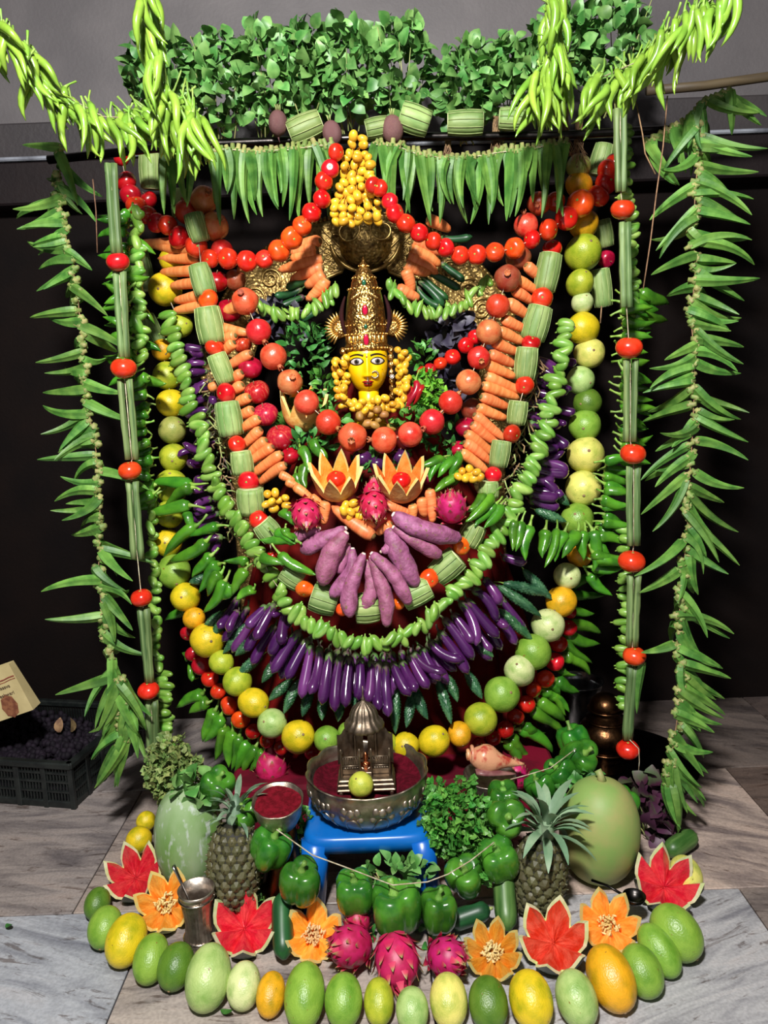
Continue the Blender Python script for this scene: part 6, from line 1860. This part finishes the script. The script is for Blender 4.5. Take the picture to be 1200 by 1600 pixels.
# wicker support under the cup: low upturned pot
def lathe_thing(name, p, prof_, seg, mat, label, cat, mod=None):
    o = obj(name, mesh(name, [(*lathe(prof_, seg, mod), mat)]), label=label, cat=cat)
    o.location = p
    return o
lathe_thing('upturned_pot', (pc.x, pc.y + .01, 0), [(.055, 0), (.06, .01), (.055, .06), (.04, .11), (.032, pc.z - .001)], 28, 'old_brass', 'dark upturned brass pot hidden under the small silver cup', 'pot')
# conch on its cup
pk = at(765, 1222, 1.80)
cup(Vector((pk.x, pk.y, .15)), .066, max(.05, pk.z + .012 - .15), Vector((0, -.05, 1)), 'plain silver cup under the conch shell', 'silver', scal=False)
lathe_thing('cup_stand', (pk.x, pk.y, 0), [(.06, 0), (.055, .02), (.045, .07), (.05, .14), (.055, .1495)], 24, 'old_brass', 'dark brass stand under the conch cup', 'stand')
def conch():
    c = at(762, 1190, 1.77)
    root = empty('conch_shell', c, 'orange and cream conch shell lying in the silver cup', 'shell', rot=aim((0, -1, .25)))
    root.rotation_quaternion = Quaternion()
    n = 18
    path, rad = [], []
    for i in range(n):
        t = i / (n - 1)
        path.append((-.05 + .14 * t, -.006 * math.sin(3 * t), .020 - .030 * t))
        rad.append(interp(t, [(0, .002), (.05, .014), (.12, .024), (.25, .036), (.4, .033), (.6, .018), (.8, .009), (1, .003)]))
    obj('body', mesh('body', [(*sweep(path, rad, 20, lambda a, s, i, j: 1 + .05 * math.sin(2 * a + 14 * s)), 'conch')]), root)
    pts = [(-.034 + .1 * t, -.033 + .012 * t, -.008 - .016 * t) for t in [i / 8 for i in range(9)]]
    obj('lip', mesh('lip', [(*sweep(pts, [.010, .015, .016, .015, .013, .011, .008, .006, .003], 12, flat=.5), 'conch_inner')]), root)
    for i, (x, r) in enumerate(((-.048, .010), (-.038, .019))):
        ring = [(x, r * math.cos(t) * 1.05, .020 + r * math.sin(t) * 1.05) for t in [j * .42 for j in range(16)]]
        obj('whorl', mesh('whorl', [(*sweep(ring, [.005] * 16, 7), 'conch')]), root)
conch()

# ------------------------------------------------------------------ tumbler with spoon, ladle
def tumbler():
    p = atz(314, 1474, 0)
    root = empty('silver_tumbler', p, 'fluted silver tumbler between the cut melons on the floor', 'tumbler')
    k = p.y / ray(314, 1440).y / F
    r = 27 * k
    h = 96 * k
    def m(a, rr, z, i): return (rr * (1 + (.03 * math.cos(24 * a) if 2 <= i <= 6 else 0)), z)
    obj('body', mesh('body', [(*lathe([(r * .85, 0), (r * .98, h * .04), (r * .92, h * .12), (r * .80, h * .25), (r * .76, h * .4), (r * .80, h * .55), (r * .90, h * .75), (r * 1.0, h * .93), (r * 1.06, h), (r * 1.0, h), (r * .86, h * .75), (r * .72, h * .4), (r * .7, h * .1), (r * .05, h * .08)], 72, m), 'silver')]), root)
    for z in (.16, .86):
        rr = interp(z, [(0, .9), (.12, .93), (.25, .81), (.75, .91), (.93, 1.01)]) * r
        ring = [(rr * 1.03 * math.cos(t), rr * 1.03 * math.sin(t), h * z) for t in [i * math.pi / 20 for i in range(41)]]
        obj('band', mesh('band', [(*sweep(ring, [.0022] * 41, 6), 'silver_bright')]), root)
    a, b = p + Vector((.006, 0, h * .25)), p + Vector((-.05, .02, h * 1.32))
    pts = [a.lerp(b, t / 10) for t in range(11)]
    pts = [q - pts[0] for q in pts]
    hd = mesh('handle', [(*sweep(pts, [.003 + .0045 * (t / 10) ** 2 for t in range(11)], 8, flat=.45), 'steel')])
    bw = mesh('spoon_bowl', [(*xf(lathe(ell(.012, .016, 8), 12), S_(1, .35, 1)), 'steel')])
    s = obj('spoon', hd, label='steel spoon standing in the silver tumbler', cat='spoon')
    s.location = a
    obj('spoon_bowl', bw, s)
tumbler()
def ladle():
    p = atz(991, 1404, .07)
    root = empty('ladle', p, 'small dark steel ladle lying between the watermelon and cantaloupe flowers', 'ladle')
    obj('ladle_bowl', mesh('ladle_bowl', [(*lathe([(.002, -.012), (.014, -.009), (.022, .0), (.0245, .008), (.0225, .008), (.018, .0), (.010, -.006), (.001, -.008)], 24), 'dark_steel')]), root)
    obj('handle', mesh('handle', [(*sweep([(-.022, .004, .006), (-.05, .03, .012), (-.075, .06, .004)], [.003, .003, .0035], 7), 'dark_steel')]), root)
ladle()

# ------------------------------------------------------------------ gourds, pineapples, cucumbers
def big_gourd(name, px, Yc, rx, rz, mat, label, tilt=(0, .1, 1), rib=0.0):
    p = Vector((at(px, 1330, Yc).x, Yc, rz * .98))
    pr = [(max(rx * math.sin(math.pi * i / 16) ** .8, .004), -rz * math.cos(math.pi * i / 16)) for i in range(17)]
    me = mesh(name, [(*lathe(pr, 36, lambda a, r, z, i: (r * (1 + rib * math.cos(9 * a)), z)), mat)])
    st = mesh('stem', [(*sweep([(0, 0, rz * .97), (.004, 0, rz * 1.08), (.012, 0, rz * 1.16)], [.012, .008, .009], 8), 'stalk')])
    return spawn(name, (me, [('stem', st)]), p, aim(tilt), 1, label, 'gourd')
big_gourd('ash_gourd', 297, 1.70, .082, .125, 'ash_gourd', 'frosted ash gourd standing under the dry greens', rib=.012)
big_gourd('smooth_gourd', 936, 1.66, .094, .125, 'big_gourd', 'large smooth pale green gourd behind the second pineapple', (.05, .05, 1))
eye_me = mesh('eye', [(*lathe([(1.0, -.25), (.92, .10), (.55, .42), (.16, .62), (.08, .95)], 6), 'pine_eye')], smooth=False)
def pine_leaf(i, mat):
    return p_leaf(i + 40, mat, .11, .022, .7 + .2 * (i % 3), .35, 6)
PL = {m: [pine_leaf(i, m) for i in range(4)] for m in ('pine_leaf', 'leaf_silver')}
def pineapple(px, py, Yc, r, hz, label, nleaf, lm, lscale, tilt):
    c = at(px, py, Yc)
    c.z = max(c.z, hz * .97)
    root = empty('pineapple', c, label, 'pineapple', 'pineapples', rot=aim(tilt))
    obj('body', mesh('body', [(*lathe([(max(r * math.sin(math.pi * i / 14) ** .62, .004), -hz * math.cos(math.pi * i / 14)) for i in range(15)], 28), 'pine_body')]), root)
    rows_, per = 10, 14
    for i in range(rows_):
        z = -hz * .86 + 1.72 * hz * i / (rows_ - 1)
        rr = r * max(1 - (z / hz) ** 2, .05) ** .31
        for j in range(per):
            a = 2 * math.pi * (j + .5 * (i % 2)) / per
            s = .5 * 2 * math.pi * rr / per * 1.06
            nrm = Vector((math.cos(a), math.sin(a), .75 * (z / hz) ** 3)).normalized()
            o = bpy.data.objects.new('eye', eye_me)
            o.parent = root
            o.location = (rr * .98 * math.cos(a), rr * .98 * math.sin(a), z)
            o.rotation_mode = 'QUATERNION'; o.rotation_quaternion = nrm.to_track_quat('Z', 'Y')
            o.scale = (s, s * 1.12, s * .9)
            COL.objects.link(o)
    crown = bpy.data.objects.new('crown', mesh('crown', [(*lathe([(.020, hz * .93), (.022, hz + .01), (.014, hz + .04), (.004, hz + .06)], 12), lm)]))
    crown.parent = root; COL.objects.link(crown)
    for i in range(nleaf):
        t = i / nleaf
        a = i * 2.4
        out = .95 - .75 * t
        d = Vector((math.cos(a) * out, math.sin(a) * out, .35 + .9 * t))
        o = bpy.data.objects.new('leaf', random.choice(PL[lm]))
        o.parent = crown
        o.location = (.014 * math.cos(a), .014 * math.sin(a), hz + .002 + .04 * t)
        o.rotation_mode = 'QUATERNION'
        # blade bends outward: +Y of the leaf mesh must face away from the axis
        zq = d.normalized()
        yq = Vector((math.cos(a), math.sin(a), -.3)); yq = (yq - zq * yq.dot(zq)).normalized()
        xq = yq.cross(zq)
        o.rotation_quaternion = Matrix((xq, yq, zq)).transposed().to_quaternion()
        s = lscale * U(.8, 1.15)
        o.scale = (s, s, s)
        COL.objects.link(o)
pineapple(366, 1352, 1.56, .056, .095, 'pineapple leaning on the ash gourd', 26, 'pine_leaf', .62, Vector((.05, .28, 1)))
pineapple(842, 1372, 1.55, .058, .090, 'pineapple with large silvery leaves in front of the smooth gourd', 30, 'leaf_silver', 1.0, Vector((.16, .12, 1)))
def cuke(x0, y0, z0, x1, y1, z1, r, label, mat='cucumber'):
    A, B = atz(x0, y0, z0), atz(x1, y1, z1)
    L = (B - A).length
    pr = prof([(0, .3), (.06, .75), (.2, 1), (.8, 1), (.94, .75), (1, .25)], 12, r)
    me = mesh('cucumber', [(*sweep(arc(L, .12, 12), pr, 16, lambda a, s, i, j: 1 + .02 * math.cos(8 * a)), mat)])
    st = mesh('stem', [(*sweep([(0, 0, .002), (0, 0, -.008)], [.005, .003], 7), 'stalk')])
    spawn('cucumber', (me, [('stem', st)]), A, aim(B - A), 1, label, 'cucumber')
cuke(786, 1340, .12, 787, 1455, .03, .024, 'green cucumber standing between the bell peppers and the pineapple')
cuke(441, 1395, .10, 438, 1500, .025, .022, 'dark cucumber between watermelon and cantaloupe by the stool', 'cucumber_dark')
cuke(1085, 1305, .03, 1040, 1330, .03, .024, 'green cucumber lying under the purple leaves')
cuke(765, 1420, .05, 700, 1440, .03, .022, 'dark cucumber under the bell pepper string', 'cucumber_dark')

# ------------------------------------------------------------------ bell peppers and their string
BP = [(340, 1226, 26, 1.68, 'behind the first pineapple crown', (.3, -.4, .8)), (382, 1272, 23, 1.60, 'below the small silver cup', (-.1, -.5, .8)), (424, 1322, 31, 1.54, 'at the crate-side end of the pepper string', (.35, -.2, .9)),
      (470, 1376, 32, 1.47, 'beside the blue stool leg on the string', (.15, -.2, 1)), (554, 1392, 31, 1.47, 'hanging before the stool, first after the leg', (0, -.15, 1)), (617, 1416, 39, 1.44, 'hanging lowest in the middle of the string', (-.05, -.1, 1)),
      (685, 1420, 29, 1.45, 'narrow one on the string next to the lowest', (.05, -.1, 1)), (726, 1368, 30, 1.51, 'hanging under the coriander on the string', (-.1, -.5, .9)), (779, 1341, 31, 1.53, 'at the urn-side end of the string', (-.2, -.3, .9)),
      (790, 1276, 30, 1.58, 'stacked above the string end', (.1, -.9, .5)), (786, 1246, 25, 1.63, 'topmost behind the stacked one', (0, -.2, 1)), (906, 1182, 27, 1.80, 'lying at the foot of the brass urn', (.3, -.6, .6)),
      (896, 1156, 24, 1.86, 'dark one behind the urn-foot pepper', (-.3, .2, 1)), (876, 1206, 23, 1.76, 'in front of the urn-foot pepper', (-.5, -.3, .6)), (843, 1228, 22, 1.74, 'behind the silvery pineapple leaves', (-.4, -.2, .8)), (972, 1254, 24, 1.76, 'beside the purple leaves', (.2, -.5, .7))]
for i, (x, y, r, Y, t, ax) in enumerate(BP):
    k = r * mpp(x, y, Y)
    tint = 1.0
    spawn('bell_pepper', PR['pepper'][i % 2], at(x, y, Y), aim(ax, U(0, 6)), (k, k, k * (1.0 if i != 6 else 1.08)), f'green bell pepper {t}', 'bell pepper', 'green bell peppers')
thread('pepper_string', [at(x, y, Y) for x, y, Y in ((432, 1296, 1.505), (446, 1306, 1.50), (488, 1336, 1.46), (548, 1358, 1.45), (600, 1378, 1.43), (614, 1383, 1.42), (668, 1378, 1.43), (700, 1366, 1.45), (735, 1345, 1.47), (772, 1316, 1.50))], .0014,
       'white string from which the bell peppers hang before the stool')
thread('pepper_string', [at(x, y, Y) for x, y, Y in ((770, 1225, 1.68), (820, 1212, 1.69), (860, 1200, 1.72), (900, 1170, 1.76))], .0012, 'white string among the bell peppers near the conch')
thread('strand_tail', [at(x, y, Y) for x, y, Y in ((984, 1156, 1.87), (998, 1170, 1.86), (999, 1190, 1.86), (997, 1212, 1.86))], .0012, 'loose white string end below the lowest urn-side tomato')
thread('urn_side_cord', [at(x, y, Y) for x, y, Y in ((940, 478, 2.1), (938, 505, 2.1))], .002, 'short cord below the hanging gourd piece beside the melons', 'twine')

# ------------------------------------------------------------------ greens on the floor
def herb(x, y, Y, w, h, n, m, t, depth=.07, stem=14, cat='greens'):
    bunch('herb_bunch', x, y, Y, w, h, n, m, .03, .02, t, cat, None, stem=stem, sprig=sp(m), depth=depth)
herb(712, 1278, 1.62, 105, 130, 260, 'leaf_herb', 'big bunch of coriander beside the silver bowl', .07)
herb(462, 1325, 1.66, 60, 150, 120, 'leaf_herb', 'coriander bunch beside the stool under the small silver cup', .05)
herb(740, 1345, 1.56, 70, 60, 70, 'leaf_herb', 'coriander sprigs behind the bell pepper string', .04)
herb(424, 1388, 1.62, 60, 60, 60, 'leaf_herb', 'coriander sprigs between pineapple and cucumber on the floor', .04)
herb(272, 1205, 1.78, 85, 110, 150, 'leaf_dry', 'dry-looking greens with pale stems above the ash gourd', .06, 30)
bunch('leaf_clump', 312, 1232, 1.70, 66, 66, 40, 'leaf_mid', .038, .034, 'broad green leaves lying on the ash gourd', 'greens', depth=.03)
bunch('leaf_clump', 622, 1362, 1.55, 130, 50, 80, 'leaf_mid', .030, .022, 'leafy sprigs under the blue stool edge', 'greens', stem=6, depth=.03)
bunch('leaf_clump', 900, 1225, 1.76, 90, 50, 70, 'leaf_deep', .030, .022, 'small green leaves behind the smooth gourd', 'greens', depth=.05)
bunch('purple_amaranth', 1010, 1262, 1.84, 90, 110, 90, 'leaf_purple', .050, .042, 'purple amaranth leaves beside the watermelon flower', 'greens', stem=8, depth=.07)
bunch('leaf_clump', 620, 1470, 1.50, 260, 70, 60, 'leaf_deep', .035, .02, 'dark leaves in the gap under the hanging bell peppers', 'greens', depth=.05)
for x, y, t in ((345, 1577, 'small green leaf fallen on the floor before the pale oval melon'), (10, 1443, 'small green leaf fallen on the floor below the crate')):
    o = obj('fallen_leaf', p_leaf(3, 'leaf_deep', .034, .014, .3), label=t, cat='leaf')
    o.location = atz(x, y, .006); o.rotation_euler = (math.radians(84), 0, U(.6, 1.2))
p = at(965, 1200, 1.82)
spawn('oval_melon', PR['melon'][2], Vector((p.x, p.y, .04)), aim((.4, -.3, .6)), .036, 'orange-yellow small fruit half hidden among leaves by the urn', 'fruit', None, C['o'])

# ------------------------------------------------------------------ brassware behind
def urn():
    p = Vector((at(945, 1190, 2.15).x, 2.15, .0))
    root = empty('brass_urn', p, 'dark ringed brass urn standing in a wide dark plate', 'urn')
    pr = [(.055, 0.012), (.06, .02), (.045, .04), (.055, .05), (.04, .065), (.062, .075), (.078, .10), (.082, .125), (.07, .15), (.05, .165), (.056, .175), (.042, .185), (.048, .20), (.044, .225), (.03, .24), (.01, .248)]
    obj('body', mesh('body', [(*lathe(pr, 40), 'old_brass')]), root)
    for z, r in ((.075, .064), (.165, .053), (.2, .05)):
        ring = [(r * math.cos(t), r * math.sin(t), z) for t in [i * math.pi / 18 for i in range(37)]]
        obj('ring', mesh('ring', [(*sweep(ring, [.004] * 37, 7), 'old_brass')]), root)
    lathe_thing('wide_plate', (p.x + .05, p.y + .02, 0), [(.16, .004), (.20, .006), (.225, .02), (.228, .024), (.222, .024), (.198, .011), (.02, .010)], 56, 'dark_steel', 'wide dark metal plate under the brass urn', 'plate')
    q = at(905, 1120, 2.30)
    lathe_thing('steel_vessel', (q.x, 2.33, 0), [(.07, 0), (.075, .01), (.075, .19), (.082, .215), (.085, .218), (.079, .216), (.07, .19), (.068, .02), (.01, .015)], 40, 'steel', 'plain steel vessel behind the brass urn', 'vessel')
urn()

# ------------------------------------------------------------------ crate, grapes, bag, newspaper
def crate():
    p = atz(116, 1264, 0)
    ang = -.20
    root = empty('plastic_crate', p, 'black slatted plastic crate holding dark grapes', 'crate')
    root.rotation_euler = (0, 0, ang)
    W, D, H = .52, .40, .145
    m = 'crate'
    obj('bottom', mesh('bottom', [(*bbox(-W, 0, 0, D, .002, .012, .003), m)], smooth=False), root)
    obj('base_rim', mesh('base_rim', [(*bbox(-W, 0, -.003, .010, 0, .022, .003), m), (*bbox(-W, 0, D - .01, D + .003, 0, .022, .003), m), (*bbox(-.010, .003, 0, D, 0, .022, .003), m), (*bbox(-W - .003, -W + .01, 0, D, 0, .022, .003), m)], smooth=False), root)
    obj('top_rim', mesh('top_rim', [(*bbox(-W - .01, .01, -.012, .012, H - .02, H, .004), m), (*bbox(-W - .01, .01, D - .012, D + .012, H - .02, H, .004), m), (*bbox(-.012, .012, -.01, D + .01, H - .02, H, .004), m), (*bbox(-W - .012, -W + .012, -.01, D + .01, H - .02, H, .004), m)], smooth=False), root)
    for z in (.048, .078, .105):
        obj('side_rail', mesh('side_rail', [(*box(-W, 0, -.003, .005, z, z + .006), m)], smooth=False), root)
        obj('side_rail', mesh('side_rail', [(*box(-.005, .003, 0, D, z, z + .006), m)], smooth=False), root)
    for i in range(7):
        x = -W + W * i / 6
        obj('corner_post' if i in (0, 6) else 'side_post', mesh('side_post', [(*bbox(x - .008, x + .008, -.006, .008, .0, H - .01, .002), m)], smooth=False), root)
    for i in range(1, 6):
        y = D * i / 5
        obj('side_post', mesh('side_post', [(*bbox(-.008, .006, y - .008, y + .008, 0, H - .01, .002), m)], smooth=False), root)
    sl = []
    for i in range(52):
        x = -W + W * (i + .5) / 52
        sl.append((*box(x - .0022, x + .0022, -.001, .003, .02, H - .02), m))
        sl.append((*box(x - .0022, x + .0022, D - .003, D + .001, .02, H - .02), m))
    for i in range(40):
        y = D * (i + .5) / 40
        sl.append((*box(-.003, .001, y - .0022, y + .0022, .02, H - .02), m))
        sl.append((*box(-W - .001, -W + .003, y - .0022, y + .0022, .02, H - .02), m))
    obj('slats', mesh('slats', sl, smooth=False), root, kind='stuff')
    rn = random.Random(5)
    gr = []
    sph = lathe(ell(.011, .012, 5), 8)
    for i in range(900):
        x, y = rn.uniform(-W + .02, -.02), rn.uniform(.02, D - .02)
        hh = .075 + .03 * math.sin(x * 9 + 2) * math.sin(y * 11) + .012
        gr.append((*xf(sph, T_(x, y, hh + rn.uniform(-.02, .008))), 'grape'))
    o = obj('dark_grapes', mesh('dark_grapes', gr), label='heap of dark dry grapes filling the black crate', cat='grapes', kind='stuff')
    o.location = p; o.rotation_euler = (0, 0, ang)
    fill = obj('grape_bed', mesh('grape_bed', [(*box(-W + .012, -.012, .012, D - .012, .0125, .07), 'grape')]), root)
    for i, (x, y) in enumerate(((88, 1104), (106, 1100))):
        q = at(x, y, 2.32); q.z = .112
        o = obj('dry_husk', p_leaf(i + 11, 'root', .05, .03, 1.0), label=['pale dry husk lying at the back of the crate', 'second dry husk leaning at the crate back'][i], cat='husk')
        o.location = q; o.rotation_euler = (.4, .6 * i, 1.2 * i)
crate()
def bag():
    Y = 2.16
    a = at(52, 1109, Y); b = at(18, 1036, Y)      # right edge bottom, top
    up = (b - a).normalized()
    H = (b - a).length
    rt = Vector((0, 1, 0)).cross(up) * -1
    rt = up.cross(Vector((0, 1, 0))) * -1
    if rt.x < 0: rt = -rt
    root = empty('paper_bag', a, 'cream paper carry bag with brown print leaning in the black crate', 'bag')
    W = .30
    def Q(u, v, y=0): return rt * (-u * W) + up * (v * H) + Vector((0, y, 0))     # u from right edge leftwards
    V = [Q(0, 0), Q(1, 0), Q(.97, 1), Q(.03, 1), Q(0, 0, .05), Q(1, 0, .05), Q(.97, 1, .03), Q(.03, 1, .03)]
    FA = [(0, 1, 2, 3), (4, 7, 6, 5), (0, 4, 5, 1), (0, 3, 7, 4), (1, 5, 6, 2)]
    # subdivide the front a little so it creases
    obj('body', mesh('body', [(V, FA, 'paper')], smooth=False), root)
    body = root.children[0]
    for y in (0.0, .03):
        pts = [Q(.22, .93, y - .002), Q(.24, 1.18, y - .002), Q(.34, 1.36, y - .002), Q(.55, 1.40, y - .002), Q(.72, 1.2, y - .002), Q(.75, .93, y - .002)]
        obj('handle', mesh('handle', [(*sweep(pts, [.010] * 6, 8, flat=.35), 'paper')]), root)
    def strip(v0, v1, u0, u1, mat, name):
        n = 16
        V, FA = [], []
        for i in range(n + 1):
            u = u0 + (u1 - u0) * i / n
            w = .012 * math.sin(u * 26)
            V += [Q(u, v0 + w, -.0012), Q(u, v1 + w, -.0012), Q(u, v0 + w, .001), Q(u, v1 + w, .001)]
        for i in range(n):
            o = i * 4
            FA += [(o, o + 1, o + 5, o + 4), (o + 1, o + 3, o + 7, o + 5)]
        obj(name, mesh(name, [(V, FA, mat)], smooth=False), body)
    strip(.735, .76, .03, .96, 'print_brown', 'printed_band')
    strip(.69, .705, .03, .96, 'print_brown', 'printed_band')
    # round printed emblem
    V, FA = [Q(.20, .20, -.0014)], []
    for i in range(24):
        t = i * 2 * math.pi / 24
        r = .20 * (1 + .06 * math.cos(8 * t))
        V.append(Q(.20 + r * .85 * H / W * math.cos(t) * .9, .22 + r * math.sin(t) * 1.15, -.0014))
    FA = [(0, 1 + i, 1 + (i + 1) % 24) for i in range(24)]
    obj('printed_emblem', mesh('printed_emblem', [(V, FA, 'print_brown')], smooth=False), body)
    V = [Q(.55, .0, -.0013), Q(.95, .0, -.0013), Q(.95, .40, -.0013), Q(.72, .46, -.0013), Q(.55, .30, -.0013)]
    obj('printed_picture', mesh('printed_picture', [(V, [(0, 1, 2, 3, 4)], 'print_orange')], smooth=False), body)
    for txt, u, v, s in (('Sri Basava', .31, .575, .015), ('Sri Annapurneshwari', .52, .425, .015)):
        cu = bpy.data.curves.new('print', 'FONT')
        cu.body = txt; cu.size = s; cu.extrude = .0002
        to = bpy.data.objects.new('print', cu)
        me = bpy.data.meshes.new_from_object(to)
        bpy.data.objects.remove(to)
        me.materials.clear(); me.materials.append(MATS['print_dark'])
        o = obj('printed_text', me, body)
        M = Matrix((rt, up, rt.cross(up))).transposed().to_4x4()
        M.translation = Q(u, v, -.0022)
        o.matrix_local = M
bag()
def newspaper():
    P = [at(x, y, Y) for x, y, Y in ((190, 1118, 2.05), (262, 1096, 2.05), (272, 1128, 1.98), (236, 1140, 1.97), (148, 1150, 2.0))]
    V, FA = [], []
    c = sum(P, Vector()) / 5
    n = 5
    V = [p - c for p in P] + [p - c + Vector((0, 0, .003)) for p in P]
    FA = [tuple(range(n)), tuple(reversed(range(n, 2 * n)))] + [(i, n + i, n + (i + 1) % n, (i + 1) % n) for i in range(n)]
    o = obj('newspaper', mesh('newspaper', [(V, FA, 'newsprint')], smooth=False), label='folded grey newspaper behind the foot of the crate-side drumstick strand', cat='newspaper')
    o.location = c
newspaper()
